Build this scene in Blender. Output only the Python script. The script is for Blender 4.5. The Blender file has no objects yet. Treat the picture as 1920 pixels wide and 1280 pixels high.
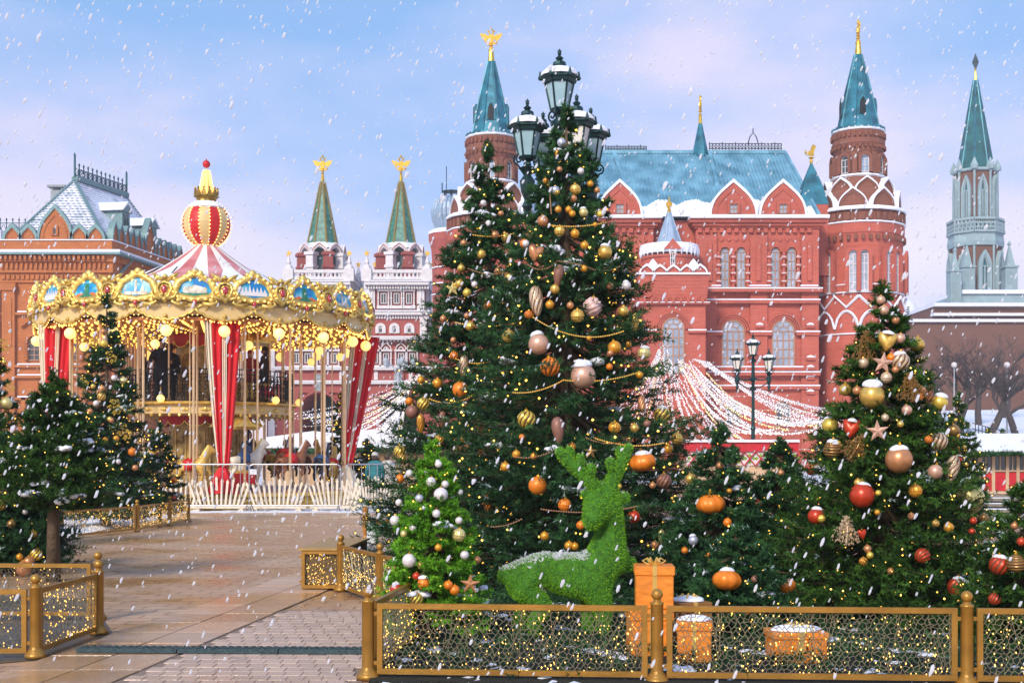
import bpy, math, random
import numpy as np
from mathutils import Matrix, Vector
R = math.radians
PI = math.pi
scene = bpy.context.scene
col = scene.collection

# ------------------------------------------------------------------ camera
F = 2400.0          # focal length expressed in pixels of a 1920 wide picture
EYE = 1.5
cam_d = bpy.data.cameras.new('camera')
cam = bpy.data.objects.new('camera', cam_d)
col.objects.link(cam)
cam.location = (0, 0, EYE)
cam.rotation_euler = (R(90), 0, 0)
cam_d.sensor_width = 36.0
cam_d.lens = 36.0 * F / 1920.0
cam_d.shift_y = (850 - 640) / 1920.0
cam_d.clip_start = 0.1
cam_d.clip_end = 3000
scene.camera = cam

# ------------------------------------------------------------------ sky, sun, exposure
SUN_EL, SUN_AZ = R(34), R(205)      # azimuth measured clockwise from +Y (behind the camera, to the left)
world = bpy.data.worlds.new('World')
scene.world = world
world.use_nodes = True
wn, wl = world.node_tree.nodes, world.node_tree.links
wn.clear()
w_out = wn.new('ShaderNodeOutputWorld')
sky = wn.new('ShaderNodeTexSky')
sky.sky_type = 'NISHITA'
sky.sun_disc = False
sky.sun_elevation = SUN_EL
sky.sun_rotation = SUN_AZ
sky.air_density = 1.0
sky.dust_density = 1.5
sky.ozone_density = 2.0
bg_sky = wn.new('ShaderNodeBackground')
bg_sky.inputs['Strength'].default_value = 0.10
wl.new(sky.outputs[0], bg_sky.inputs['Color'])
# a thin sheet of snow cloud: lavender low down, opening to blue higher up
tc = wn.new('ShaderNodeTexCoord')
sep = wn.new('ShaderNodeSeparateXYZ')
wl.new(tc.outputs['Generated'], sep.inputs[0])
mp = wn.new('ShaderNodeMapping')
mp.inputs['Scale'].default_value = (1.0, 1.0, 2.6)
wl.new(tc.outputs['Generated'], mp.inputs[0])
nz = wn.new('ShaderNodeTexNoise')
nz.inputs['Scale'].default_value = 3.1
nz.inputs['Detail'].default_value = 4.0
nz.inputs['Roughness'].default_value = 0.5
wl.new(mp.outputs[0], nz.inputs['Vector'])
ramp = wn.new('ShaderNodeValToRGB')
ramp.color_ramp.elements[0].position = 0.0
ramp.color_ramp.elements[0].color = (0.86, 0.75, 0.85, 1)
ramp.color_ramp.elements[1].position = 0.60
ramp.color_ramp.elements[1].color = (0.27, 0.43, 0.78, 1)
for p_, c_ in ((0.13, (0.72, 0.66, 0.86, 1)), (0.23, (0.42, 0.53, 0.85, 1)), (0.36, (0.22, 0.43, 0.80, 1))):
    e_ = ramp.color_ramp.elements.new(p_)
    e_.color = c_
mad = wn.new('ShaderNodeMath')
mad.operation = 'MULTIPLY_ADD'
mad.inputs[1].default_value = 0.80
wl.new(nz.outputs['Fac'], mad.inputs[0])
sub = wn.new('ShaderNodeMath')
sub.operation = 'SUBTRACT'
sub.inputs[1].default_value = 0.41
wl.new(sep.outputs['Z'], sub.inputs[0])
wl.new(sub.outputs[0], mad.inputs[2])
wl.new(mad.outputs[0], ramp.inputs['Fac'])
bg_cloud = wn.new('ShaderNodeBackground')
bg_cloud.inputs['Strength'].default_value = 0.70
wl.new(ramp.outputs['Color'], bg_cloud.inputs['Color'])
mixw = wn.new('ShaderNodeMixShader')
mixw.inputs['Fac'].default_value = 0.82
wl.new(bg_sky.outputs[0], mixw.inputs[1])
wl.new(bg_cloud.outputs[0], mixw.inputs[2])
wl.new(mixw.outputs[0], w_out.inputs['Surface'])

sun_d = bpy.data.lights.new('sun', 'SUN')
sun_d.energy = 2.0
sun_d.angle = R(14)
sun_d.color = (1.0, 0.91, 0.79)
sun = bpy.data.objects.new('sun', sun_d)
col.objects.link(sun)
sd = Vector((math.sin(SUN_AZ) * math.cos(SUN_EL), math.cos(SUN_AZ) * math.cos(SUN_EL), math.sin(SUN_EL)))
sun.rotation_euler = (-sd).to_track_quat('-Z', 'Y').to_euler()
sun.location = sd * 60

scene.view_settings.view_transform = 'Standard'
scene.view_settings.look = 'None'
scene.view_settings.exposure = 0.85
scene.view_settings.gamma = 1.0
scene.view_settings.use_curve_mapping = False
scene.cycles.max_bounces = 4
scene.cycles.diffuse_bounces = 2
scene.cycles.glossy_bounces = 2
scene.cycles.transparent_max_bounces = 6

# ------------------------------------------------------------------ helpers
def X(px, d):
    return (px - 960.0) * d / F
def Z(py, d):
    return EYE + (850.0 - py) * d / F
def GD(py):                       # distance of a ground point
    return EYE * F / (py - 850.0)

class MB:
    def __init__(self, T=None):
        self.v = []
        self.f = []
        self.T = T
    def add(self, vs, fs):
        o = len(self.v)
        if self.T is not None:
            T = self.T
            vs = [tuple(T @ Vector(p)) for p in vs]
        self.v.extend(vs)
        self.f.extend([tuple(i + o for i in f) for f in fs])
        return self
    def box(self, x0, x1, y0, y1, z0, z1):
        return self.add([(x0, y0, z0), (x1, y0, z0), (x1, y1, z0), (x0, y1, z0), (x0, y0, z1), (x1, y0, z1), (x1, y1, z1), (x0, y1, z1)],
                        [(0, 3, 2, 1), (4, 5, 6, 7), (0, 1, 5, 4), (1, 2, 6, 5), (2, 3, 7, 6), (3, 0, 4, 7)])
    def obox(self, c, s, rz=0.0, ry=0.0, rx=0.0):
        M = Matrix.Translation(c) @ Matrix.Rotation(rz, 4, 'Z') @ Matrix.Rotation(ry, 4, 'Y') @ Matrix.Rotation(rx, 4, 'X')
        a, b, c2 = s[0] / 2, s[1] / 2, s[2] / 2
        vs = [tuple(M @ Vector(p)) for p in ((-a, -b, -c2), (a, -b, -c2), (a, b, -c2), (-a, b, -c2), (-a, -b, c2), (a, -b, c2), (a, b, c2), (-a, b, c2))]
        return self.add(vs, [(0, 3, 2, 1), (4, 5, 6, 7), (0, 1, 5, 4), (1, 2, 6, 5), (2, 3, 7, 6), (3, 0, 4, 7)])
    def beam(self, a, b, w, h=None):
        a, b = Vector(a), Vector(b)
        h = h or w
        d = (b - a)
        L = d.length
        q = d.to_track_quat('X', 'Z').to_matrix().to_4x4()
        M = Matrix.Translation((a + b) / 2) @ q
        vs = [tuple(M @ Vector(p)) for p in ((-L/2, -w/2, -h/2), (L/2, -w/2, -h/2), (L/2, w/2, -h/2), (-L/2, w/2, -h/2), (-L/2, -w/2, h/2), (L/2, -w/2, h/2), (L/2, w/2, h/2), (-L/2, w/2, h/2))]
        return self.add(vs, [(0, 3, 2, 1), (4, 5, 6, 7), (0, 1, 5, 4), (1, 2, 6, 5), (2, 3, 7, 6), (3, 0, 4, 7)])
    def lathe(self, prof, n=24, c=(0, 0, 0), rot=0.0, sx=1.0, sy=1.0):
        vs, fs = [], []
        for (r, z) in prof:
            for i in range(n):
                a = rot + 2 * PI * i / n
                vs.append((c[0] + r * math.cos(a) * sx, c[1] + r * math.sin(a) * sy, c[2] + z))
        m = len(prof)
        for j in range(m - 1):
            for i in range(n):
                k = (i + 1) % n
                fs.append((j * n + i, j * n + k, (j + 1) * n + k, (j + 1) * n + i))
        if prof[0][0] > 1e-4:
            fs.append(tuple(range(n - 1, -1, -1)))
        if prof[-1][0] > 1e-4:
            fs.append(tuple((m - 1) * n + i for i in range(n)))
        return self.add(vs, fs)
    def prism(self, pts, y0, y1):
        """outline in (x, z), extruded along y"""
        n = len(pts)
        vs = [(p[0], y0, p[1]) for p in pts] + [(p[0], y1, p[1]) for p in pts]
        fs = [tuple(range(n)), tuple(range(2 * n - 1, n - 1, -1))]
        for i in range(n):
            k = (i + 1) % n
            fs.append((i, n + i, n + k, k))
        return self.add(vs, fs)
    def ring(self, outer, inner, y0, y1):
        """closed band between two outlines of equal length in (x, z), extruded along y"""
        n = len(outer)
        vs = [(p[0], y0, p[1]) for p in outer] + [(p[0], y0, p[1]) for p in inner] + [(p[0], y1, p[1]) for p in outer] + [(p[0], y1, p[1]) for p in inner]
        fs = []
        for i in range(n):
            k = (i + 1) % n
            fs += [(i, k, n + k, n + i), (2*n + i, 3*n + i, 3*n + k, 2*n + k), (i, 2*n + i, 2*n + k, k), (n + i, n + k, 3*n + k, 3*n + i)]
        return self.add(vs, fs)
    def strip(self, outer, inner, y0, y1):
        """open band between two polylines of equal length in (x, z), extruded along y"""
        n = len(outer)
        vs = [(p[0], y0, p[1]) for p in outer] + [(p[0], y0, p[1]) for p in inner] + [(p[0], y1, p[1]) for p in outer] + [(p[0], y1, p[1]) for p in inner]
        fs = [(0, n, 3*n, 2*n), (n-1, 3*n-1, 4*n-1, 2*n-1)]
        for i in range(n - 1):
            k = i + 1
            fs += [(i, k, n + k, n + i), (2*n + i, 3*n + i, 3*n + k, 2*n + k), (i, 2*n + i, 2*n + k, k), (n + i, n + k, 3*n + k, 3*n + i)]
        return self.add(vs, fs)
    def tube(self, pts, r, n=6, closed=False):
        pts = [Vector(p) for p in pts]
        m = len(pts)
        rs = r if isinstance(r, (list, tuple)) else [r] * m
        vs, fs = [], []
        up = Vector((0, 0, 1))
        pn = None
        for j in range(m):
            if closed:
                t = pts[(j + 1) % m] - pts[j - 1]
            else:
                t = pts[min(j + 1, m - 1)] - pts[max(j - 1, 0)]
            if t.length < 1e-9:
                t = Vector((0, 0, 1))
            t.normalize()
            if pn is None:
                pn = t.cross(up)
                if pn.length < 0.05:
                    pn = t.cross(Vector((1, 0, 0)))
            pn = pn - t * pn.dot(t)
            if pn.length < 1e-6:
                pn = t.orthogonal()
            pn.normalize()
            b = t.cross(pn)
            for i in range(n):
                a = 2 * PI * i / n
                vs.append(tuple(pts[j] + (pn * math.cos(a) + b * math.sin(a)) * rs[j]))
        mm = m if closed else m - 1
        for j in range(mm):
            j2 = (j + 1) % m
            for i in range(n):
                k = (i + 1) % n
                fs.append((j * n + i, j * n + k, j2 * n + k, j2 * n + i))
        if not closed:
            fs.append(tuple(range(n - 1, -1, -1)))
            fs.append(tuple((m - 1) * n + i for i in range(n)))
        return self.add(vs, fs)
    def ball(self, c, r, n=12, m=8, s=(1, 1, 1)):
        prof = [(r * math.sin(PI * j / m), -r * math.cos(PI * j / m)) for j in range(m + 1)]
        prof[0] = (0.0, -r)
        prof[-1] = (0.0, r)
        vs, fs = [(c[0], c[1], c[2] - r * s[2])], []
        for j in range(1, m):
            for i in range(n):
                a = 2 * PI * i / n
                vs.append((c[0] + prof[j][0] * math.cos(a) * s[0], c[1] + prof[j][0] * math.sin(a) * s[1], c[2] + prof[j][1] * s[2]))
        vs.append((c[0], c[1], c[2] + r * s[2]))
        L = len(vs) - 1
        for i in range(n):
            k = (i + 1) % n
            fs.append((0, 1 + k, 1 + i))
            fs.append((L, 1 + (m - 2) * n + i, 1 + (m - 2) * n + k))
            for j in range(m - 2):
                fs.append((1 + j * n + i, 1 + j * n + k, 1 + (j + 1) * n + k, 1 + (j + 1) * n + i))
        return self.add(vs, fs)
    def octa(self, c, r, s=(1, 1, 1)):
        x, y, z = c
        a, b, d = r * s[0], r * s[1], r * s[2]
        return self.add([(x + a, y, z), (x - a, y, z), (x, y + b, z), (x, y - b, z), (x, y, z + d), (x, y, z - d)],
                        [(0, 2, 4), (2, 1, 4), (1, 3, 4), (3, 0, 4), (2, 0, 5), (1, 2, 5), (3, 1, 5), (0, 3, 5)])
    def mesh(self, name, mat, smooth=False):
        me = bpy.data.meshes.new(name)
        me.from_pydata(self.v, [], self.f)
        if mat is not None:
            me.materials.append(mat)
        if smooth:
            me.polygons.foreach_set('use_smooth', [True] * len(me.polygons))
        me.update()
        return me
    def islands(self):
        p = list(range(len(self.v)))
        def find(a):
            while p[a] != a:
                p[a] = p[p[a]]
                a = p[a]
            return a
        for f in self.f:
            r0 = find(f[0])
            for i in f[1:]:
                p[find(i)] = r0
        out = {}
        for f in self.f:
            out.setdefault(find(f[0]), []).append(f)
        return list(out.values())
    def build(self, name, mat, parent=None, smooth=False, kind=None, loc=None):
        if name in FINE:                      # too small or too many to pick apart
            kind = 'stuff'
        elif name in APART and parent is not None:
            isl = self.islands()
            if len(isl) > 120:
                kind = 'stuff'
            elif len(isl) > 1:                # each piece a part of its own
                o = None
                for fs in isl:
                    ids = {}
                    m = MB()
                    for f in fs:
                        for i in f:
                            if i not in ids:
                                ids[i] = len(ids)
                                m.v.append(self.v[i])
                    m.f = [tuple(ids[i] for i in f) for f in fs]
                    o = link(name, m.mesh(name, mat, smooth), parent, kind, loc)
                return o
        return link(name, self.mesh(name, mat, smooth), parent, kind, loc)
FINE = {'branch_snow', 'bulbs', 'cartouche_bulbs', 'skirt_bulbs', 'fairy_lights', 'limbs', 'standing_seams', 'scale_tiles', 'gilt_rib_beads', 'tread_studs', 'gallery_railing', 'carved_panels', 'drum_ribs', 'ceiling_beams'}
APART = {'moulding', 'corbel_table', 'ledge_snow', 'shaft_corbels', 'snow_lump', 'pilaster', 'white_trim', 'bay', 'brick_moulding', 'string_snow', 'arcade_snow', 'posts', 'feet', 'stringers', 'archivolt', 'arch_moulding', 'icon_panel', 'upper_drum', 'green_diamonds', 'red_lattice', 'crown_teeth', 'corbelled_cornice', 'roof_ribs', 'spire_ribs', 'dome_ribs', 'canopy_posts', 'face_features'}

def link(name, me, parent=None, kind=None, loc=None):
    o = bpy.data.objects.new(name, me)
    col.objects.link(o)
    if parent is not None:
        o.parent = parent
    if kind:
        o['kind'] = kind
    if loc is not None:
        o.location = loc
    return o

def tag(o, label, cat, group=None):
    o['label'] = label
    o['category'] = cat
    if group:
        o['group'] = group
    return o

def thing(name, label, cat, loc=(0, 0, 0), rz=0.0, group=None):
    o = bpy.data.objects.new(name, None)
    col.objects.link(o)
    o.empty_display_size = 0.2
    o.location = loc
    o.rotation_euler = (0, 0, rz)
    return tag(o, label, cat, group)

def copy_tree(o, parent=None):
    kids = list(o.children)
    c = o.copy()
    col.objects.link(c)
    c.parent = parent
    for ch in kids:
        copy_tree(ch, c)
    return c

def tri_mesh(name, verts, mat, tint=None):
    """fast triangle soup: verts (n*3, 3) array, tint one value per triangle"""
    n = len(verts) // 3
    me = bpy.data.meshes.new(name)
    me.vertices.add(n * 3)
    me.vertices.foreach_set('co', np.ascontiguousarray(verts, dtype=np.float32).ravel())
    me.loops.add(n * 3)
    me.loops.foreach_set('vertex_index', np.arange(n * 3, dtype=np.int32))
    me.polygons.add(n)
    me.polygons.foreach_set('loop_start', np.arange(0, n * 3, 3, dtype=np.int32))
    me.polygons.foreach_set('loop_total', np.full(n, 3, dtype=np.int32))
    if tint is not None:
        at = me.attributes.new('tint', 'FLOAT', 'FACE')
        at.data.foreach_set('value', np.asarray(tint, dtype=np.float32))
    me.materials.append(mat)
    me.update(calc_edges=True)
    return me

def skin_mesh(name, verts, edges, radii, mat, sub=2, root=0):
    """one continuous body grown from a skeleton; returns the finished mesh"""
    me = bpy.data.meshes.new(name + '_skeleton')
    me.from_pydata(verts, edges, [])
    o = bpy.data.objects.new(name + '_skeleton', me)
    col.objects.link(o)
    m = o.modifiers.new('skin', 'SKIN')
    m.use_smooth_shade = True
    for i, sv in enumerate(me.skin_vertices[0].data):
        rr = radii[i]
        sv.radius = rr if isinstance(rr, tuple) else (rr, rr)
        sv.use_root = (i == root)
    s = o.modifiers.new('sub', 'SUBSURF')
    s.levels = sub
    s.render_levels = sub
    bpy.context.view_layer.update()
    dg = bpy.context.evaluated_depsgraph_get()
    out = bpy.data.meshes.new_from_object(o.evaluated_get(dg))
    out.name = name
    bpy.data.objects.remove(o, do_unlink=True)
    bpy.data.meshes.remove(me)
    out.materials.clear()
    out.materials.append(mat)
    out.polygons.foreach_set('use_smooth', [True] * len(out.polygons))
    return out

def ogee(cx, z0, w, h, n=12, pw=1.0):
    """keel-arch outline from the left foot over the tip to the right foot"""
    half = []
    for i in range(n + 1):
        t = i / n
        x = w / 2 * (math.cos(PI / 2 * t) ** 0.85)
        z = h * (0.74 * math.sin(PI / 2 * t) + 0.26 * t ** 5)
        half.append((x, z))
    left = [(cx - x, z0 + z) for x, z in half]
    right = [(cx + x, z0 + z) for x, z in half[::-1][1:]]
    return left + right

def round_arch(cx, z0, w, h, n=14):
    """window outline: straight sides and a half-round head"""
    r = w / 2
    pts = [(cx - r, z0)]
    for i in range(n + 1):
        a = PI - PI * i / n
        pts.append((cx + r * math.cos(a), z0 + h - r + r * math.sin(a)))
    pts.append((cx + r, z0))
    return pts

def pointed(cx, z0, w, h, n=8):
    half = []
    for i in range(n + 1):
        t = i / n
        half.append((w / 2 * (1 - t ** 1.8), h * 0.62 + h * 0.38 * t))
    L = [(cx - w / 2, z0)] + [(cx - x, z0 + z) for x, z in half]
    Rr = [(cx + x, z0 + z) for x, z in half[::-1][1:]] + [(cx + w / 2, z0)]
    return L + Rr

# ------------------------------------------------------------------ materials
MATS = {}
def mat(name, c, rough=0.6, metal=0.0, var=0.15, scale=6.0, bump=0.0, bscale=None, c2=None, spec=0.5, coat=0.0, emit=None, estr=0.0, tint=False, stretch=None, sss=0.0):
    m = bpy.data.materials.new(name)
    m.use_nodes = True
    nt = m.node_tree
    nd, lk = nt.nodes, nt.links
    p = nd['Principled BSDF']
    p.inputs['Roughness'].default_value = rough
    p.inputs['Metallic'].default_value = metal
    p.inputs['Specular IOR Level'].default_value = spec
    if coat:
        p.inputs['Coat Weight'].default_value = coat
        p.inputs['Coat Roughness'].default_value = 0.1
    t = nd.new('ShaderNodeTexCoord')
    n = nd.new('ShaderNodeTexNoise')
    n.inputs['Scale'].default_value = scale
    n.inputs['Detail'].default_value = 5
    src = t.outputs['Object']
    if stretch:
        mpn = nd.new('ShaderNodeMapping')
        mpn.inputs['Scale'].default_value = stretch
        lk.new(src, mpn.inputs[0])
        src = mpn.outputs[0]
    lk.new(src, n.inputs['Vector'])
    mix = nd.new('ShaderNodeMix')
    mix.data_type = 'RGBA'
    ca = tuple(max(0, x * (1 - var)) for x in c) + (1,)
    cb = tuple(min(1, x * (1 + var)) for x in (c2 or c)) + (1,)
    mix.inputs['A'].default_value = ca
    mix.inputs['B'].default_value = cb
    mr = nd.new('ShaderNodeMapRange')
    mr.inputs['From Min'].default_value = 0.3
    mr.inputs['From Max'].default_value = 0.7
    lk.new(n.outputs['Fac'], mr.inputs['Value'])
    fac = mr.outputs['Result']
    if tint:
        at = nd.new('ShaderNodeAttribute')
        at.attribute_name = 'tint'
        fac = at.outputs['Fac']
    lk.new(fac, mix.inputs['Factor'])
    lk.new(mix.outputs['Result'], p.inputs['Base Color'])
    if emit:
        p.inputs['Emission Color'].default_value = emit + (1,)
        p.inputs['Emission Strength'].default_value = estr
    if bump:
        b = nd.new('ShaderNodeBump')
        b.inputs['Strength'].default_value = bump
        b.inputs['Distance'].default_value = 0.05
        n2 = nd.new('ShaderNodeTexNoise')
        n2.inputs['Scale'].default_value = bscale or scale * 4
        n2.inputs['Detail'].default_value = 4
        lk.new(src, n2.inputs['Vector'])
        lk.new(n2.outputs['Fac'], b.inputs['Height'])
        lk.new(b.outputs['Normal'], p.inputs['Normal'])
    if sss:
        p.inputs['Subsurface Weight'].default_value = sss
    MATS[name] = m
    return m

def brick_mat(name, c, c2, mortar, bw=0.5, bh=0.16, grime=0.35, weather=(0.25, 0.12, 0.1)):
    """brick courses with mortar, colour patches and weather streaks; the course pattern runs on x+y and z so every face shows it"""
    m = bpy.data.materials.new(name)
    m.use_nodes = True
    nt = m.node_tree
    nd, lk = nt.nodes, nt.links
    p = nd['Principled BSDF']
    p.inputs['Roughness'].default_value = 0.85
    p.inputs['Specular IOR Level'].default_value = 0.25
    t = nd.new('ShaderNodeTexCoord')
    s = nd.new('ShaderNodeSeparateXYZ')
    lk.new(t.outputs['Object'], s.inputs[0])
    ad = nd.new('ShaderNodeMath')
    lk.new(s.outputs['X'], ad.inputs[0])
    lk.new(s.outputs['Y'], ad.inputs[1])
    cb = nd.new('ShaderNodeCombineXYZ')
    lk.new(ad.outputs[0], cb.inputs['X'])
    lk.new(s.outputs['Z'], cb.inputs['Y'])
    br = nd.new('ShaderNodeTexBrick')
    br.inputs['Scale'].default_value = 1.0
    br.inputs['Brick Width'].default_value = bw
    br.inputs['Row Height'].default_value = bh
    br.inputs['Mortar Size'].default_value = 0.022
    br.inputs['Color1'].default_value = c + (1,)
    br.inputs['Color2'].default_value = c2 + (1,)
    br.inputs['Mortar'].default_value = mortar + (1,)
    lk.new(cb.outputs[0], br.inputs['Vector'])
    n = nd.new('ShaderNodeTexNoise')
    n.inputs['Scale'].default_value = 0.35
    n.inputs['Detail'].default_value = 6
    n.inputs['Roughness'].default_value = 0.65
    lk.new(t.outputs['Object'], n.inputs['Vector'])
    mr = nd.new('ShaderNodeMapRange')
    mr.inputs['From Min'].default_value = 0.42
    mr.inputs['From Max'].default_value = 0.75
    mr.inputs['To Max'].default_value = grime
    lk.new(n.outputs['Fac'], mr.inputs['Value'])
    mx = nd.new('ShaderNodeMix')
    mx.data_type = 'RGBA'
    lk.new(mr.outputs[0], mx.inputs['Factor'])
    lk.new(br.outputs['Color'], mx.inputs['A'])
    mx.inputs['B'].default_value = weather + (1,)
    lk.new(mx.outputs['Result'], p.inputs['Base Color'])
    b = nd.new('ShaderNodeBump')
    b.inputs['Strength'].default_value = 0.4
    b.inputs['Distance'].default_value = 0.03
    lk.new(br.outputs['Fac'], b.inputs['Height'])
    b.invert = True
    lk.new(b.outputs['Normal'], p.inputs['Normal'])
    MATS[name] = m
    return m

def lamp_mat(name, c, s, base=(0.8, 0.7, 0.4)):
    return mat(name, base, 0.4, var=0.02, emit=c, estr=s)

SNOW = mat('snow', (0.82, 0.83, 0.88), 0.75, var=0.06, scale=3, bump=0.5, bscale=9, spec=0.3)
BRICK_M = brick_mat('museum_brick', (0.56, 0.125, 0.075), (0.47, 0.095, 0.058), (0.50, 0.15, 0.115), grime=0.6, weather=(0.29, 0.085, 0.06))
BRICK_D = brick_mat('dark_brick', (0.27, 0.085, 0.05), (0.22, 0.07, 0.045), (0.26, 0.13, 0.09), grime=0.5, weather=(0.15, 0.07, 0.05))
BRICK_O = brick_mat('orange_brick', (0.56, 0.165, 0.04), (0.47, 0.13, 0.034), (0.50, 0.21, 0.09), grime=0.45, weather=(0.22, 0.09, 0.04))
BRICK_K = brick_mat('fortress_brick', (0.21, 0.085, 0.055), (0.17, 0.07, 0.045), (0.20, 0.12, 0.09), grime=0.4, weather=(0.13, 0.075, 0.055))
BRICK_G = brick_mat('gate_brick', (0.42, 0.09, 0.075), (0.38, 0.08, 0.07), (0.42, 0.15, 0.12), grime=0.3, weather=(0.33, 0.11, 0.09))
TEAL = mat('teal_roof', (0.012, 0.115, 0.165), 0.45, 0.3, var=0.3, scale=1.2, c2=(0.03, 0.19, 0.25))
BLUE_ROOF = mat('blue_sheet_roof', (0.10, 0.29, 0.40), 0.45, 0.2, var=0.2, scale=0.8, c2=(0.20, 0.42, 0.53), stretch=(1, 1, 0.25))
PALE_ROOF = mat('pale_blue_roof', (0.30, 0.40, 0.52), 0.5, 0.2, var=0.12, scale=2)
GREEN_TILE = mat('green_tile', (0.03, 0.15, 0.11), 0.4, var=0.4, scale=2.5, c2=(0.06, 0.22, 0.16))
GOLD = mat('gold_leaf', (0.85, 0.50, 0.06), 0.32, 0.85, var=0.15, scale=3)
WHITE_STONE = mat('white_stone', (0.72, 0.68, 0.68), 0.7, var=0.08, scale=2)
GREY_STONE = mat('pale_blue_stone', (0.27, 0.37, 0.39), 0.7, var=0.12, scale=0.8)
GLASS_W = mat('window_glass', (0.33, 0.37, 0.45), 0.12, var=0.25, scale=0.7, spec=0.8)
GLASS_D = mat('dark_window_glass', (0.06, 0.07, 0.075), 0.1, var=0.4, scale=0.8, spec=0.8)
WOODF = mat('window_wood', (0.42, 0.22, 0.13), 0.6, var=0.15)
IRON = mat('green_iron', (0.018, 0.05, 0.05), 0.45, 0.6, var=0.3, scale=8)
BLACK_IRON = mat('black_iron', (0.015, 0.02, 0.02), 0.5, 0.5, var=0.3)
# ================================================================== ground and paving
def wet_mat(name, c, c2, bump=0.3, brick=None, rot=0.0, r0=0.16, r1=0.52):
    m = bpy.data.materials.new(name)
    m.use_nodes = True
    nt = m.node_tree
    nd, lk = nt.nodes, nt.links
    p = nd['Principled BSDF']
    t = nd.new('ShaderNodeTexCoord')
    mp = nd.new('ShaderNodeMapping')
    mp.inputs['Rotation'].default_value = (0, 0, rot)
    oi = nd.new('ShaderNodeObjectInfo')             # each stone samples its own stretch of the wear pattern
    va = nd.new('ShaderNodeVectorMath')
    va.operation = 'ADD'
    lk.new(t.outputs['Object'], va.inputs[0])
    lk.new(oi.outputs['Location'], va.inputs[1])
    lk.new(va.outputs[0], mp.inputs[0])
    n = nd.new('ShaderNodeTexNoise')
    n.inputs['Scale'].default_value = 0.55
    n.inputs['Detail'].default_value = 7
    n.inputs['Roughness'].default_value = 0.62
    lk.new(mp.outputs[0], n.inputs['Vector'])
    g = nd.new('ShaderNodeTexNoise')
    g.inputs['Scale'].default_value = 45
    g.inputs['Detail'].default_value = 3
    lk.new(mp.outputs[0], g.inputs['Vector'])
    mx = nd.new('ShaderNodeMix')
    mx.data_type = 'RGBA'
    mx.inputs['A'].default_value = c + (1,)
    mx.inputs['B'].default_value = c2 + (1,)
    mr = nd.new('ShaderNodeMapRange')
    mr.inputs['From Min'].default_value = 0.36
    mr.inputs['From Max'].default_value = 0.64
    lk.new(n.outputs['Fac'], mr.inputs['Value'])
    lk.new(mr.outputs[0], mx.inputs['Factor'])
    g2 = nd.new('ShaderNodeMix')
    g2.data_type = 'RGBA'
    g2.blend_type = 'MULTIPLY'
    g2.inputs['Factor'].default_value = 0.25
    lk.new(mx.outputs['Result'], g2.inputs['A'])
    lk.new(g.outputs['Color'], g2.inputs['B'])
    rv = nd.new('ShaderNodeMapRange')
    rv.inputs['To Min'].default_value = 0.86
    rv.inputs['To Max'].default_value = 1.12
    lk.new(oi.outputs['Random'], rv.inputs['Value'])
    vm = nd.new('ShaderNodeVectorMath')
    vm.operation = 'SCALE'
    lk.new(g2.outputs['Result'], vm.inputs[0])
    lk.new(rv.outputs[0], vm.inputs['Scale'])
    colr = vm.outputs[0]
    rr = nd.new('ShaderNodeMapRange')
    rr.inputs['From Min'].default_value = 0.40
    rr.inputs['From Max'].default_value = 0.60
    rr.inputs['To Min'].default_value = r0
    rr.inputs['To Max'].default_value = r1
    lk.new(n.outputs['Fac'], rr.inputs['Value'])
    lk.new(rr.outputs[0], p.inputs['Roughness'])
    b = nd.new('ShaderNodeBump')
    b.inputs['Strength'].default_value = bump
    b.inputs['Distance'].default_value = 0.01
    lk.new(g.outputs['Fac'], b.inputs['Height'])
    last = b
    if brick:
        br = nd.new('ShaderNodeTexBrick')
        br.inputs['Scale'].default_value = 1
        br.inputs['Brick Width'].default_value = brick[0]
        br.inputs['Row Height'].default_value = brick[1]
        br.inputs['Mortar Size'].default_value = 0.013
        br.inputs['Color1'].default_value = (1, 1, 1, 1)
        br.inputs['Color2'].default_value = (0.82, 0.82, 0.82, 1)
        br.inputs['Mortar'].default_value = (0.45, 0.42, 0.4, 1)
        lk.new(mp.outputs[0], br.inputs['Vector'])
        m2 = nd.new('ShaderNodeMix')
        m2.data_type = 'RGBA'
        m2.blend_type = 'MULTIPLY'
        m2.inputs['Factor'].default_value = 0.9
        lk.new(colr, m2.inputs['A'])
        lk.new(br.outputs['Color'], m2.inputs['B'])
        colr = m2.outputs['Result']
        b2 = nd.new('ShaderNodeBump')
        b2.invert = True
        b2.inputs['Strength'].default_value = 0.5
        b2.inputs['Distance'].default_value = 0.008
        lk.new(br.outputs['Fac'], b2.inputs['Height'])
        lk.new(b.outputs['Normal'], b2.inputs['Normal'])
        last = b2
    lk.new(colr, p.inputs['Base Color'])
    lk.new(last.outputs['Normal'], p.inputs['Normal'])
    p.inputs['Specular IOR Level'].default_value = 0.4
    return m

WETSTONE = wet_mat('wet_granite', (0.50, 0.265, 0.12), (0.68, 0.44, 0.27), brick=(0.34, 0.22))
WETSLAB = wet_mat('wet_slab', (0.50, 0.27, 0.12), (0.62, 0.43, 0.31), r0=0.13, r1=0.45)
WETPAVER = wet_mat('wet_paver', (0.54, 0.355, 0.245), (0.64, 0.455, 0.335), r0=0.25, r1=0.6)
REFLECT_DARK = wet_mat('reflection_dark_stone', (0.06, 0.055, 0.05), (0.11, 0.10, 0.09), bump=0.6)  # dark reflection on wet paving, given as a base colour
SNOWG = mat('trampled_snow', (0.66, 0.65, 0.68), 0.8, var=0.2, scale=0.4, bump=0.6, bscale=3)

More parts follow.
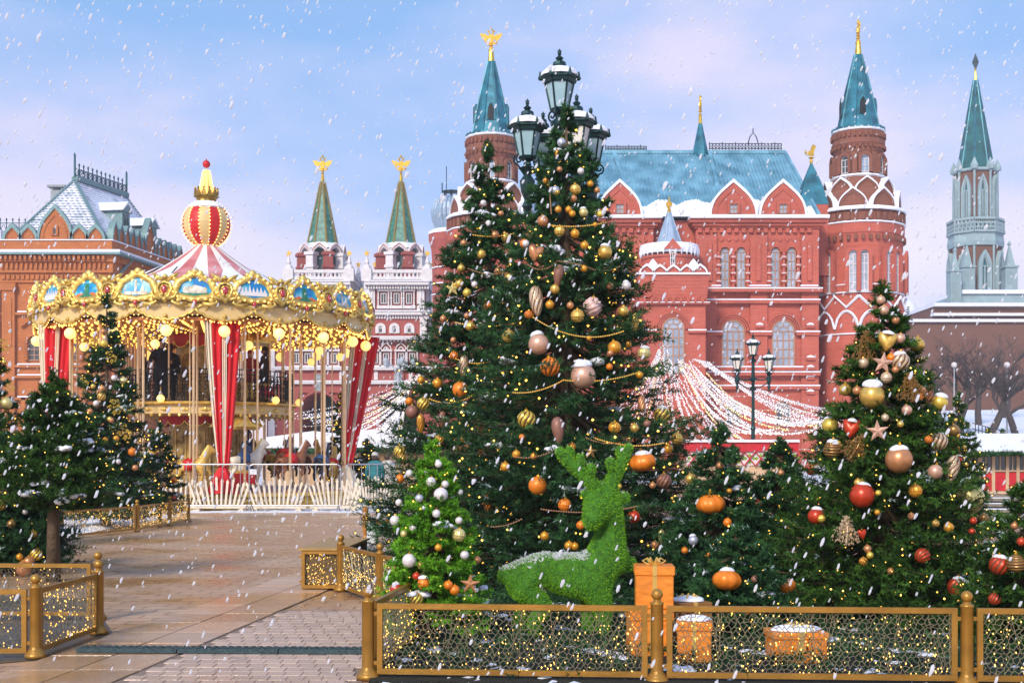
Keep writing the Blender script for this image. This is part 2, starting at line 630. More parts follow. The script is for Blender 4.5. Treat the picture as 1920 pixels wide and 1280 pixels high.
g = MB()
g.add([(-700, -60, 0), (700, -60, 0), (700, 1500, 0), (-700, 1500, 0)], [(0, 1, 2, 3)])
ground = g.build('ground', SNOWG)
ground['kind'] = 'structure'
g = MB()
g.add([(-34, -6, .004), (34, -6, .004), (34, 62, .004), (-34, 62, .004)], [(0, 1, 2, 3)])
plaza = g.build('plaza_pavement', WETSTONE)
plaza['kind'] = 'structure'

# lane of small pavers beside the front fence: every paver its own piece
random.seed(3)
bed = MB()
bed.add([(-2.9, 5.6, .008), (-0.98, 5.6, .008), (-0.98, 12.2, .008), (-2.2, 12.2, .008)], [(0, 1, 2, 3)])
bedo = bed.build('paver_lane', mat('joint_sand', (0.24, 0.16, 0.11), 0.8, var=0.3, scale=30))
bedo['kind'] = 'structure'
PW, PD = 0.118, 0.168
pav_me = []
for k in range(6):
    m_ = MB()
    a, b, h = PW / 2 - .0012, PD / 2 - .0045, 0.007
    e = .0025
    t0 = random.uniform(-.0015, .0015)
    m_.add([(-a, -b, 0), (a, -b, 0), (a, b, 0), (-a, b, 0), (-a + e, -b + e, h + t0), (a - e, -b + e, h), (a - e, b - e, h - t0), (-a + e, b - e, h)],
           [(4, 5, 6, 7), (0, 1, 5, 4), (1, 2, 6, 5), (2, 3, 7, 6), (3, 0, 4, 7)])
    pav_me.append(m_.mesh('paver', WETPAVER))
def lane_x0(y):            # left edge of the paver lane, running away to the right
    return -2.546 + (y - 8.51) * 0.105
cand = []
row = 0
yy = 8.15
while yy < 12.1:
    off = (row % 2) * PW / 2 + random.uniform(-.01, .01)
    xx = lane_x0(yy) + PW / 2 + off * 0.99
    while xx < -1.02 - 0.02:
        cand.append((xx, yy))
        xx += PW
    row += 1
    yy += PD
near = cand[:300]
rest = cand[300:]
for (x_, y_) in near:
    o = link('paver', random.choice(pav_me), bedo, None, (x_, y_, .0081 + random.uniform(0, .0025)))
    o.rotation_euler = (0, 0, random.uniform(-.012, .012))
if rest:
    m_ = MB()
    for (x_, y_) in rest:
        h = .015 + random.uniform(0, .0025)
        a, b = PW / 2 - .0015, PD / 2 - .0045
        m_.add([(x_ - a, y_ - b, .0085), (x_ + a, y_ - b, .0085), (x_ + a, y_ + b, .0085), (x_ - a, y_ + b, .0085), (x_ - a + .004, y_ - b + .004, h), (x_ + a - .004, y_ - b + .004, h), (x_ + a - .004, y_ + b - .004, h), (x_ - a + .004, y_ + b - .004, h)],
               [(4, 5, 6, 7), (0, 1, 5, 4), (1, 2, 6, 5), (2, 3, 7, 6), (3, 0, 4, 7)])
    m_.build('paver_field', WETPAVER, bedo, kind='stuff')

# strip of big slabs running away to the right along the paver lane
strip = MB()
def sx(y):
    return lane_x0(y) - 0.03
strip.add([(sx(5.6) - .92, 5.6, .0082), (sx(5.6), 5.6, .0082), (sx(24), 24, .0082), (sx(24) - .92, 24, .0082)], [(0, 1, 2, 3)])
so = strip.build('slab_strip', mat('slab_joint', (0.12, 0.09, 0.07), 0.7, var=0.3, scale=20))
so['kind'] = 'structure'
y_ = 5.7
k = 0
while y_ < 23.5:
    L = 0.62
    for c_ in range(2):
        w_ = 0.455
        xa = sx(y_) - .92 + c_ * .46 + .004
        xb = sx(y_ + L) - .92 + c_ * .46 + .004
        h = random.uniform(.0135, .0165)
        sh = (c_ % 2) * .31
        m_ = MB()
        ya, yb = y_ + .004, y_ + L - .004
        o_ = (ya, yb)
        m_.add([(0, 0, 0), (w_ - .006, 0, 0), (w_ - .006 + xb - xa, yb - ya, 0), (xb - xa, yb - ya, 0)] + [(0.003, .003, .006), (w_ - .009, .003, .006), (w_ - .009 + xb - xa, yb - ya - .003, .006), (xb - xa + .003, yb - ya - .003, .006)],
               [(4, 5, 6, 7), (0, 1, 5, 4), (1, 2, 6, 5), (2, 3, 7, 6), (3, 0, 4, 7)])
        m_.build('slab', WETSLAB, so, loc=(xa, ya + sh * 0, .0083 + h - .0135))
    y_ += L
    k += 1
# dark sheet under the left fence; reflection in wet paving put into its colour
g = MB()
g.add([(-9, 8.6, .0086), (-3.75, 9.05, .0086), (-3.42, 9.28, .0086), (-3.30, 10.0, .0086), (-3.36, 10.75, .0086), (-3.75, 11.7, .0086), (-4.4, 13.2, .0086), (-9, 14.5, .0086)], [(0, 1, 2, 3, 4, 5, 6, 7)])
o = g.build('dark_reflection_patch', REFLECT_DARK)
o['kind'] = 'structure'
# snow lying inside the front enclosure and behind it
def snow_field(name, x0, x1, y0, y1, z, amp, nx, ny, seed, fn=None):
    rg = np.random.default_rng(seed)
    m_ = MB()
    vs = []
    ph = rg.uniform(0, 6.28, 8)
    for j in range(ny + 1):
        for i in range(nx + 1):
            x_ = x0 + (x1 - x0) * i / nx
            y_ = y0 + (y1 - y0) * j / ny
            e = min(i, nx - i, j, ny - j)
            h = amp * (0.5 + 0.25 * math.sin(x_ * 5.1 + ph[0]) * math.sin(y_ * 4.3 + ph[1]) + 0.25 * math.sin(x_ * 11 + y_ * 7 + ph[2]) + rg.uniform(-.3, .3))
            if e == 0:
                h = -0.01
            if fn:
                h += fn(x_, y_)
            vs.append((x_, y_, z + max(h, -0.01)))
    fs = []
    for j in range(ny):
        for i in range(nx):
            a = j * (nx + 1) + i
            fs.append((a, a + 1, a + nx + 2, a + nx + 1))
    m_.add(vs, fs)
    o = m_.build(name, SNOW, smooth=True)
    o['kind'] = 'structure'
    return o
g = MB()
g.add([(-.93, 8.3, .03), (7.5, 7.75, .03), (7.5, 18.5, .03), (-2.0, 18.5, .03), (-1.0, 12.2, .03)], [(0, 1, 2, 3, 4)])
g.add([(-.93, 8.3, .002), (7.5, 7.75, .002), (7.5, 7.75, .03), (-.93, 8.3, .03)], [(0, 1, 2, 3)])
o = g.build('soil_bed', mat('dark_mulch', (.012, .014, .008), .9, var=.5, scale=14, bump=.8, bscale=40))
o['kind'] = 'structure'
snow_field('snow_bed', -0.9, 6.6, 8.0, 18.0, -.042, .085, 110, 120, 5)
snow_field('snow_patch', -14.5, -8.0, 22.5, 31, .008, .06, 40, 40, 6, None)
snow_field('slush', -13.5, 2.5, 32.2, 41, -.006, .03, 90, 50, 7, None)

# black cable cover across the lane: three moulded lengths
RUB = mat('rubber', (0.035, 0.06, 0.06), 0.5, var=0.35, scale=25, bump=0.6, bscale=60)
cc = thing('cable_cover', 'black studded rubber cable ramp laid across the paved lane', 'cable cover', (-3.25, 9.62, .02), -0.035)
for k in range(3):
    m_ = MB()
    x0 = 0.76 * k + .004
    x1 = 0.76 * (k + 1) - .004
    prof = [(-.09, 0), (-.065, .03), (.065, .03), (.09, 0)]
    vs = [(x0, p[0], p[1]) for p in prof] + [(x1, p[0], p[1]) for p in prof]
    m_.add(vs, [(0, 1, 5, 4), (1, 2, 6, 5), (2, 3, 7, 6), (3, 2, 1, 0), (4, 5, 6, 7)])
    seg = m_.build('ramp_section', RUB, cc)
    m_ = MB()
    for i in range(13):
        for j in range(3):
            xx = x0 + .03 + i * .057 + (j % 2) * .02
            if xx < x1 - .02:
                m_.obox((xx, -.045 + j * .045, .0325), (.03, .012, .007), 0.6 if (i + j) % 2 else -0.6)
    m_.build('tread_studs', RUB, seg)
# ================================================================== buildings
def window(parent, cx, z0, w, h, y=0.0, T=None, shape='arch', glass=None, frame=None, nx=2, nz=3, fw=0.12, proud=0.10, trim=None, tw=0.25, tp=0.2, name='window'):
    """pane just proud of the wall, sash bars in front of it, moulded surround further out, so the glass reads as set back"""
    glass = glass or GLASS_W
    frame = frame or WOODF
    if shape == 'arch':
        out = round_arch(cx, z0, w, h)
        inn = round_arch(cx, z0 + fw, w - 2 * fw, h - 2 * fw)
        tro = round_arch(cx, z0, w + 2 * tw, h + tw)
    elif shape == 'point':
        out = pointed(cx, z0, w, h)
        inn = pointed(cx, z0 + fw, w - 2 * fw, h - 2.6 * fw)
        tro = pointed(cx, z0, w + 2 * tw, h + 1.6 * tw)
    else:
        out = [(cx - w/2, z0), (cx - w/2, z0 + h), (cx + w/2, z0 + h), (cx + w/2, z0)]
        inn = [(cx - w/2 + fw, z0 + fw), (cx - w/2 + fw, z0 + h - fw), (cx + w/2 - fw, z0 + h - fw), (cx + w/2 - fw, z0 + fw)]
        tro = [(cx - w/2 - tw, z0), (cx - w/2 - tw, z0 + h + tw), (cx + w/2 + tw, z0 + h + tw), (cx + w/2 + tw, z0)]
    m = MB(T)
    m.prism(out, y - 0.03, y + 0.02)
    po = m.build(name, glass, parent)
    m = MB(T)
    m.ring(out, inn, y - proud, y - 0.02)
    hs = h - w / 2 if shape == 'arch' else (h * 0.68 if shape == 'point' else h)
    for i in range(1, nx):
        x_ = cx - w / 2 + w * i / nx
        m.box(x_ - fw * .4, x_ + fw * .4, y - proud * .9, y - 0.025, z0 + fw * .5, z0 + hs)
    for j in range(1, nz + 1):
        zz = z0 + hs * j / nz
        if j == nz and shape == 'rect':
            break
        m.box(cx - w / 2 + fw * .5, cx + w / 2 - fw * .5, y - proud * .85, y - 0.026, zz - fw * .35, zz + fw * .35)
    if shape == 'arch' and w > 1.2:
        r = w / 2
        for a in (45, 90, 135):
            m.beam((cx + .42 * r * math.cos(R(a)), y - .06, z0 + hs + .42 * r * math.sin(R(a))), (cx + .95 * r * math.cos(R(a)), y - .06, z0 + hs + .95 * r * math.sin(R(a))), fw * .5)
        pts_o = [(cx + .48 * r * math.cos(PI - PI * i / 10), z0 + hs + .48 * r * math.sin(PI - PI * i / 10)) for i in range(11)]
        pts_i = [(cx + .40 * r * math.cos(PI - PI * i / 10), z0 + hs + .40 * r * math.sin(PI - PI * i / 10)) for i in range(11)]
        m.strip(pts_o, pts_i, y - .085, y - .03)
    m.build('frame', frame, po)
    if trim is not None:
        m = MB(T)
        m.strip(tro, out, y - tp, y + .02)
        m.build('surround', trim, po)
    return po

def ledge(mb, sn, x0, x1, y, z, dp=0.35, h=0.25, snow=0.12):
    """projecting string course with snow lying on it (two builders)"""
    mb.box(x0, x1, y - dp, y + .05, z - h, z)
    if sn is not None:
        sn.box(x0 - .02, x1 + .02, y - dp - .04, y + .02, z + .002, z + snow)

def eagle(parent, c, s, T=None, name='eagle', side=False):
    """gilded two-headed eagle on a ball"""
    m = MB(Matrix.Translation(c) @ (Matrix.Rotation(PI / 2 * 0.92, 4, 'Z') if side else Matrix.Identity(4)) @ Matrix.Scale(s, 4))
    m.lathe([(0.07, 0), (0.13, .05), (0.05, .12), (.05, .2), (.16, .28), (.16, .34), (.05, .42)], 10)
    body = [(0, .40), (.13, .5), (.19, .72), (.15, .98), (.08, 1.08), (-.08, 1.08), (-.15, .98), (-.19, .72), (-.13, .5)]
    m.prism(body, -.1, .1)
    for sg in (-1, 1):
        wing = [(.12, .78), (.30, .70), (.34, .52), (.44, .66), (.50, .60), (.58, .80), (.68, .78), (.70, .98), (.80, 1.02), (.74, 1.22), (.60, 1.08), (.48, 1.16), (.36, 1.02), (.14, 1.0)]
        m.prism([(sg * x, z) for x, z in (wing if sg > 0 else wing[::-1])], -.06, .06)
        m.tube([(sg * .06, 0, 1.0), (sg * .13, 0, 1.16), (sg * .16, 0, 1.28)], [.08, .06, .07], 6)
        m.ball((sg * .17, 0, 1.32), .085, 8, 6)
        m.prism([(sg * .22, 1.35), (sg * .36, 1.28), (sg * .22, 1.27)][::sg], -.03, .03)
        leg = [(sg * .08, .5), (sg * .30, .40), (sg * .34, .46), (sg * .12, .62)]
        m.prism(leg[::sg], -.05, .05)
    m.prism([(-.2, .5), (-.3, .28), (-.1, .36), (0, .24), (.1, .36), (.3, .28), (.2, .5)], -.04, .04)
    m.lathe([(.08, 1.38), (.12, 1.42), (.10, 1.50), (.04, 1.58), (.02, 1.66)], 8)
    m.tube([(-.34, 0, .42), (-.46, 0, .62)], .025, 5)
    m.ball((.38, 0, .45), .08, 8, 6)
    return m.build(name, GOLD, parent)

def star5(r0, r1, rot=0.0):
    return [((r0 if i % 2 == 0 else r1) * math.sin(rot + PI * i / 5), (r0 if i % 2 == 0 else r1) * math.cos(rot + PI * i / 5)) for i in range(10)]

# ------------------------------------------------------------------ the red museum
D = 110.0
S = D / F
mus = thing('museum', 'long red brick museum block with blue sheet roof and keel gables', 'building', (0, D, 0))
zx = lambda py: Z(py, D)
xx_ = lambda px: X(px, D)
wall, trim, snw = MB(), MB(), MB()
wall.box(xx_(1120), xx_(1536), 0.0, 24, -0.2, zx(413))            # plane of the recessed middle
wall.box(xx_(900), xx_(1120), 2.0, 24, -0.2, zx(413))
wall.build('wall', BRICK_M, mus)
# projecting bays with stepped cornice
bays = ((1120, 1223), (1302, 1531))
for (a, b) in bays:
    m = MB()
    m.box(xx_(a), xx_(b), -0.9, 0.1, -0.2, zx(432))
    for k, (p0, p1, dp) in enumerate(((432, 428, 1.05), (428, 422, 1.25), (422, 415.5, 1.5))):
        m.box(xx_(a) - (dp - .9) * (a > 1150), xx_(b) + (dp - .9), -dp, 0.1, zx(p0) + .003, zx(p1))
    m.build('bay', BRICK_M, mus)
    # corbel table
    m = MB()
    n_ = int((xx_(b) - xx_(a)) / 0.62)
    for i in range(n_):
        x_ = xx_(a) + .31 + i * .62
        m.box(x_ - .17, x_ + .17, -1.16, -.88, zx(440), zx(432.5))
        m.prism([(x_ - .22, zx(452)), (x_, zx(447)), (x_ + .22, zx(452)), (x_, zx(457))], -1.0, -.88)
    m.build('corbel_table', BRICK_M, mus)
    snw.box(xx_(a) - .6 * (a > 1150), xx_(b) + .7, -1.75, .6, zx(415.2), zx(409))
# pilasters between the windows, string courses
pil = MB()
for a, b in ((1306, 1340), (1402, 1434), (1497, 1529), (1186, 1206)):
    pil.box(xx_(a), xx_(b), -1.15, -.85, -0.1, zx(445))
for a, b in ((1323, 1331), (1413, 1421), (1508, 1516)):
    pil.box(xx_(a), xx_(b), -1.3, -1.1, zx(530), zx(460))
pil.build('pilaster', BRICK_M, mus)
for k_, (py, dp, x0, x1) in enumerate(((545.5, 1.6, 1322, 1534), (566, 1.35, 1322, 1531), (625, 1.3, 1402, 1441), (625, 1.3, 1487, 1531), (625, 1.3, 1322, 1350), (540, 1.3, 1400, 1440), (540, 1.3, 1495, 1527), (540, 1.3, 1330, 1347), (700, 1.5, 1322, 1531), (690, 1.2, 1340, 1500), (566, 1.3, 1120, 1205), (545, 1.4, 1120, 1205), (725, 1.3, 1322, 1531))):
    ledge(trim, snw, xx_(x0), xx_(x1), 0, zx(py), dp, .26, .11)
# dentil bands under the string courses
for i in range(34):
    x_ = xx_(1326) + i * (xx_(1530) - xx_(1326)) / 34
    trim.box(x_, x_ + .14, -1.5, -.9, zx(552), zx(549.5))
    if 1:
        trim.box(x_, x_ + .16, -1.28, -.9, zx(572), zx(569.5))
# niches with little snowy hoods on the end pilaster
for py in (612, 672, 690, 708, 735):
    for cx in (1513, 1419):
        if cx == 1419 and py > 640:
            continue
        trim.box(xx_(cx - 8), xx_(cx + 8), -1.32, -1.1, zx(py + 5), zx(py))
        snw.prism([(xx_(cx - 7), zx(py) + .003), (xx_(cx - 5), zx(py - 3)), (xx_(cx), zx(py - 4.5)), (xx_(cx + 5), zx(py - 3)), (xx_(cx + 7), zx(py) + .003)], -1.36, -1.1)
# brick archivolts
for cx, py0, ro in ((1371, 623, 33), (1464, 623, 33)):
    for k in range(3):
        r0_ = (ro - k * 4) * S
        r1_ = (ro - 3 - k * 4) * S
        c_ = xx_(cx)
        oo = [(c_ + r0_ * math.cos(PI - PI * i / 16), zx(py0) + r0_ * math.sin(PI - PI * i / 16)) for i in range(17)]
        ii = [(c_ + r1_ * math.cos(PI - PI * i / 16), zx(py0) + r1_ * math.sin(PI - PI * i / 16)) for i in range(17)]
        trim.strip(oo, ii, -1.18 + k * .07, -.88)
for (a, b) in ((1348, 1392), (1442, 1486)):
    cxm = (a + b) / 2
    for cx in (cxm - 15, cxm + 15):
        r0_, r1_ = 11.5 * S, 8.8 * S
        c_ = xx_(cx)
        oo = [(c_ + r0_ * math.cos(PI - PI * i / 10), zx(476) + r0_ * math.sin(PI - PI * i / 10)) for i in range(11)]
        ii = [(c_ + r1_ * math.cos(PI - PI * i / 10), zx(476) + r1_ * math.sin(PI - PI * i / 10)) for i in range(11)]
        trim.strip(oo, ii, -1.2, -.88)
    for cx in (cxm - 27, cxm, cxm + 27):
        trim.box(xx_(cx - 2.4), xx_(cx + 2.4), -1.25, -.88, zx(543), zx(476))
        for q in range(4):
            pz = 486 + q * 15
            trim.box(xx_(cx - 4), xx_(cx + 4), -1.34, -.9, zx(pz + 3), zx(pz))
            snw.box(xx_(cx - 4), xx_(cx + 4), -1.36, -1.2, zx(pz) + .003, zx(pz) + .06)
trim.build('moulding', BRICK_M, mus)
for cx in (1355.5, 1385.5, 1449, 1479):
    window(mus, xx_(cx), zx(543), 16.5 * S, 75 * S, -.92, None, 'arch', GLASS_W, WOODF, 2, 4, .09)
window(mus, xx_(1167), zx(543), 16.5 * S, 75 * S, -.92, None, 'arch', GLASS_W, WOODF, 2, 4, .09)
for cx in (1371, 1464):
    window(mus, xx_(cx), zx(689), 43 * S, 87 * S, -.92, None, 'arch', GLASS_W, WOODF, 4, 4, .12)
# lower storey
for cx in (1371, 1464):
    window(mus, xx_(cx), zx(800), 30 * S, 50 * S, -.92, None, 'arch', GLASS_D, WOODF, 2, 2, .12)
# keel gables
def gable(parent, cx, z0, w, h, y, dp, brickm, T=None, win=True, snowm=None, sw=0.16):
    m = MB(T)
    o_ = ogee(cx, z0, w, h)
    m.prism(o_, y - dp, y)
    go_ = m.build('keel_gable', brickm, parent)
    m = MB(T)
    o1 = ogee(cx, z0, w + 2 * sw, h + sw * 1.9)
    m.strip(o1, o_, y - dp - .12, y + .02)
    m.build('snow_edge', snowm or SNOW, go_)
    m = MB(T)
    oi = ogee(cx, z0 + .1, w * .8, h * .8)
    o2 = ogee(cx, z0 + .1, w * .74, h * .74)
    m.strip(oi, o2, y - dp - .07, y - dp + .02)
    m.build('gable_moulding', brickm, go_)
    return go_
for cx, w_ in ((1160, 78), (1371, 82), (1463, 82)):
    gable(mus, xx_(cx), zx(409) , w_ * S, 62 * S, 0.9, 2.0, BRICK_M)
    window(mus, xx_(cx), zx(405), 15 * S, 17 * S, -1.12, None, 'rect', GLASS_W, WOODF, 2, 2, .07, trim=BRICK_M, tw=.2, tp=.2)
# roof: hipped sheet metal with standing seams
zr, ze = Z(287, 120), zx(409)
yr, ye = 10.0, -0.6
xR = lambda px: X(px, 120.0)
SR_ = 120.0 / F
xr0, xr1 = xR(1010), xR(1472)
xe1 = xx_(1534)
m = MB()
vs = [(xr0, ye, ze), (xe1, ye, ze), (xe1, 21, ze), (xr0, 21, ze), (xr0, yr, zr), (xr1, yr, zr)]
m.add(vs, [(0, 1, 5, 4), (1, 2, 5), (2, 3, 4, 5), (3, 0, 4), (0, 3, 2, 1)])
roof = m.build('roof', BLUE_ROOF, mus)
m = MB()
nx_ = 74
for i in range(nx_):
    x0 = xr0 + (xe1 - xr0) * (i + .5) / nx_
    t1 = 1.0
    if x0 > xr1:
        t1 = (xe1 - x0) / (xe1 - xr1)
    m.beam((x0, ye - .03, ze + .06), (x0, ye + (yr - ye) * t1 - .03, ze + (zr - ze) * t1 + .06), .07, .10)
m.build('standing_seams', BLUE_ROOF, roof)
m = MB()
for (ax, bx) in ((1150, 1190), (1330, 1355), (1405, 1335)):
    m.beam((xR(ax), yr - .1, zr), (xx_(bx) if ax != 1405 else xx_(1330), ye, ze + .2), .30, .22) if ax != 1405 else None
m.beam((xr1, yr, zr + .05), (xe1, ye, ze + .05), .25, .25)
m.beam((xr0, yr, zr + .08), (xr1, yr, zr + .08), .4, .3)
m.build('roof_ridge', BLUE_ROOF, roof)
# snow gathered along the eaves
m = MB()
rg = random.Random(4)
pts = []
x_ = xx_(1110)
while x_ < xe1:
    pts.append((x_, rg.uniform(.10, .26)))
    x_ += rg.uniform(.5, 1.1)
for (a, ha), (b, hb) in zip(pts[:-1], pts[1:]):
    vs = []
    for (q, t) in ((a, ha), (b, hb)):
        vs += [(q, ye - .05, ze + .02), (q, ye - .05, ze + .35), (q, ye + (yr - ye) * t, ze + (zr - ze) * t + .12)]
    m.add(vs, [(0, 3, 4, 1), (1, 4, 5, 2)])
m.build('eaves_snow', SNOW, roof)
# ridge railings and the little spire
def railing(parent, x0, x1, y, z, h, n, mt):
    m = MB()
    m.box(x0, x1, y - .05, y + .05, z + h - .06, z + h)
    m.box(x0, x1, y - .05, y + .05, z + h * .25, z + h * .25 + .06)
    for i in range(n + 1):
        q = x0 + (x1 - x0) * i / n
        m.box(q - .035, q + .035, y - .03, y + .03, z, z + h + (.12 if i % 4 == 0 else 0))
        if i < n:
            q2 = x0 + (x1 - x0) * (i + 1) / n
            m.beam((q, y, z + h * .3), (q2, y, z + h - .08), .035)
            m.beam((q2, y, z + h * .3), (q, y, z + h - .08), .035)
    return m.build('ridge_railing', mt, parent)
rl = railing(mus, xR(1330), xR(1465), yr, zr + .2, 14 * SR_, 22, IRON)
m = MB()
m.tube([(xR(1412) - .5, yr, zr + .8), (xR(1412) - .3, yr, zr + 1.5), (xR(1412), yr, zr + 1.9), (xR(1412) + .3, yr, zr + 1.5), (xR(1412) + .5, yr, zr + .8)], .05, 5)
m.tube([(xR(1412), yr, zr + 1.9), (xR(1412), yr, zr + 2.3)], .05, 5)
m.build('railing_crest', IRON, rl)
railing(mus, xR(1135), xR(1212), yr, zr + .2, 9 * SR_, 14, IRON)
m = MB()
c_ = (xR(1313), yr, zr)
m.lathe([(15 * SR_, -.4), (13.5 * SR_, .4), (4 * SR_, 53 * SR_), (3 * SR_, 55 * SR_)], 8, c_, PI / 8)
sp = m.build('spire', TEAL, mus)
m = MB()
m.lathe([(3.6 * SR_, 55 * SR_), (2.8 * SR_, 70 * SR_), (3.4 * SR_, 71 * SR_), (2 * SR_, 73 * SR_)], 10, c_)
m.build('gilt_tip', GOLD, sp)
eagle(mus, (c_[0], c_[1], c_[2] + 71 * SR_), 1.15, side=True)
snw.build('ledge_snow', SNOW, mus)

# ------------------------------------------------------------------ porch turret in front of the museum
DT = 105.0
ST = DT / F
tur = thing('porch_turret', 'square red brick porch with round turret and pale blue cone roof', 'turret', (X(1262, DT), DT, 0))
z_ = lambda py: Z(py, DT)
hw = 61 * ST
m = MB()
m.box(-hw, hw, 0, 5.0, -.2, z_(571))
tb = m.build('porch_wall', BRICK_M, tur)
m, sn = MB(), MB()
for k in range(9):
    dp = .08 + k * .02
    m.box(-hw - dp, hw + dp, -dp, 5, z_(571) + k * .27 + .003, z_(571) + (k + 1) * .27)
ztop = z_(571) + 9 * .27
n_ = 9
for i in range(n_):
    q = -hw + 2 * hw * (i + .5) / n_
    m.prism([(q - .13, z_(566)), (q, z_(569)), (q + .13, z_(566)), (q + .13, z_(558)), (q, z_(555)), (q - .13, z_(558))], -.40, -.1)
m.box(-hw - .3, hw + .3, -.32, 5.2, z_(570.5), z_(568))
sn.box(-hw - .32, hw + .32, -.36, 5, z_(568) + .003, z_(566.5))
m.build('corbelled_cornice', BRICK_M, tur)
sn.box(-hw - .35, hw + .35, -.4, 5, ztop + .003, ztop + .16)
for q in (-44, 45):
    sn.box((q - 17) * ST, (q + 17) * ST, -.28, .1, z_(620), z_(617.5))
    m = MB()
    m.box((q - 17) * ST, (q + 17) * ST, -.25, .1, z_(624), z_(620) - .003)
    m.build('impost', BRICK_M, tur)
m = MB()
for k in range(4):
    r0_, r1_ = (33 - k * 3.4) * ST, (30.2 - k * 3.4) * ST
    oo = [(r0_ * math.cos(PI - PI * i / 16), z_(617) + r0_ * math.sin(PI - PI * i / 16)) for i in range(17)]
    ii = [(r1_ * math.cos(PI - PI * i / 16), z_(617) + r1_ * math.sin(PI - PI * i / 16)) for i in range(17)]
    m.strip(oo, ii, -.28 + k * .06, .02)
m.build('archivolt', BRICK_M, tur)
window(tur, 0, z_(700), 42 * ST, 105 * ST, -.02, None, 'arch', GLASS_W, WOODF, 4, 5, .12)
# keel row with snowy tops
sn2 = MB()
for i, cx in enumerate((-50, -25, 0, 25, 50)):
    gable(tur, cx * ST, ztop + .1, 23 * ST, (13 if abs(cx) < 40 else 14) * ST, .25, .45, BRICK_M, sw=.11)
for cx in (-38, 38):
    sn2.prism([(cx * ST - .65, ztop + .55), (cx * ST, ztop + 1.35), (cx * ST + .65, ztop + .55), (cx * ST, ztop + .12)], -.1, .5)
sn2.build('snow_lump', SNOW, tur)
rd = 51 * ST
m = MB()
m.lathe([(rd, z_(545)), (rd, z_(480)), (rd * 1.04, z_(479)), (rd * 1.07, z_(474))], 20, (0, 2.6, 0), PI / 20)
dr = m.build('drum', BRICK_M, tur)
m = MB()
for i in range(20):
    a = 2 * PI * i / 20 + PI / 20
    m.obox((rd * 1.02 * math.cos(a), 2.6 + rd * 1.02 * math.sin(a), z_(510)), (.16, .16, 26 * ST), a)
    m.obox((rd * 1.03 * math.cos(a + .157), 2.6 + rd * 1.03 * math.sin(a + .157), z_(497)), (.1, .3, .3), a + .157)
m.lathe([(rd * 1.02, z_(507.5)), (rd * 1.05, z_(507)), (rd * 1.05, z_(505)), (rd * 1.02, z_(504.5))], 20, (0, 2.6, 0))
m.build('drum_ribs', BRICK_M, dr)
sn.lathe([(rd * 1.06, z_(504.3)), (rd * 1.05, z_(503)), (rd * .9, z_(502.8))], 20, (0, 2.6, 0))
window(tur, 0, z_(502), 9.5 * ST, 34 * ST, 2.6 - rd - .06, None, 'arch', GLASS_D, WHITE_STONE, 2, 3, .06)
m = MB()
m.prism([(-17 * ST, z_(466)), (0, z_(446)), (17 * ST, z_(466))], 2.6 - rd * 1.14, 2.6 - rd * .6)
m.build('small_gable', BRICK_M, tur)
# snow crown with fringe of teeth
m = MB()
m.lathe([(rd * 1.08, z_(470)), (rd * 1.12, z_(462)), (rd * 1.10, z_(452)), (rd * .55, z_(447))], 26, (0, 2.6, 0))
for i in range(30):
    a = 2 * PI * i / 30
    m.lathe([(.0, -.45), (.14, 0), (.12, .3)], 5, (rd * 1.08 * math.cos(a), 2.6 + rd * 1.08 * math.sin(a), z_(466)))
m.build('snow_crown', SNOW, tur)
m = MB()
m.lathe([(26 * ST, z_(452)), (3 * ST, z_(388)), (2 * ST, z_(385))], 8, (0, 2.6, 0), PI / 8)
cr = m.build('cone_roof', PALE_ROOF, tur)
m = MB()
for i in range(8):
    a = PI / 8 + i * PI / 4
    m.beam((26.3 * ST * math.cos(a), 2.6 + 26.3 * ST * math.sin(a), z_(452)), (3 * ST * math.cos(a), 2.6 + 3 * ST * math.sin(a), z_(387)), .09)
m.build('roof_ribs', PALE_ROOF, cr)
m = MB()
m.lathe([(.12, z_(388)), (.2, z_(384)), (.1, z_(381)), (.24, z_(376)), (.28, z_(369)), (.1, z_(366)), (.04, z_(357))], 10, (0, 2.6, 0))
m.build('gilt_finial', GOLD, cr)
sn.build('ledge_snow', SNOW, tur)

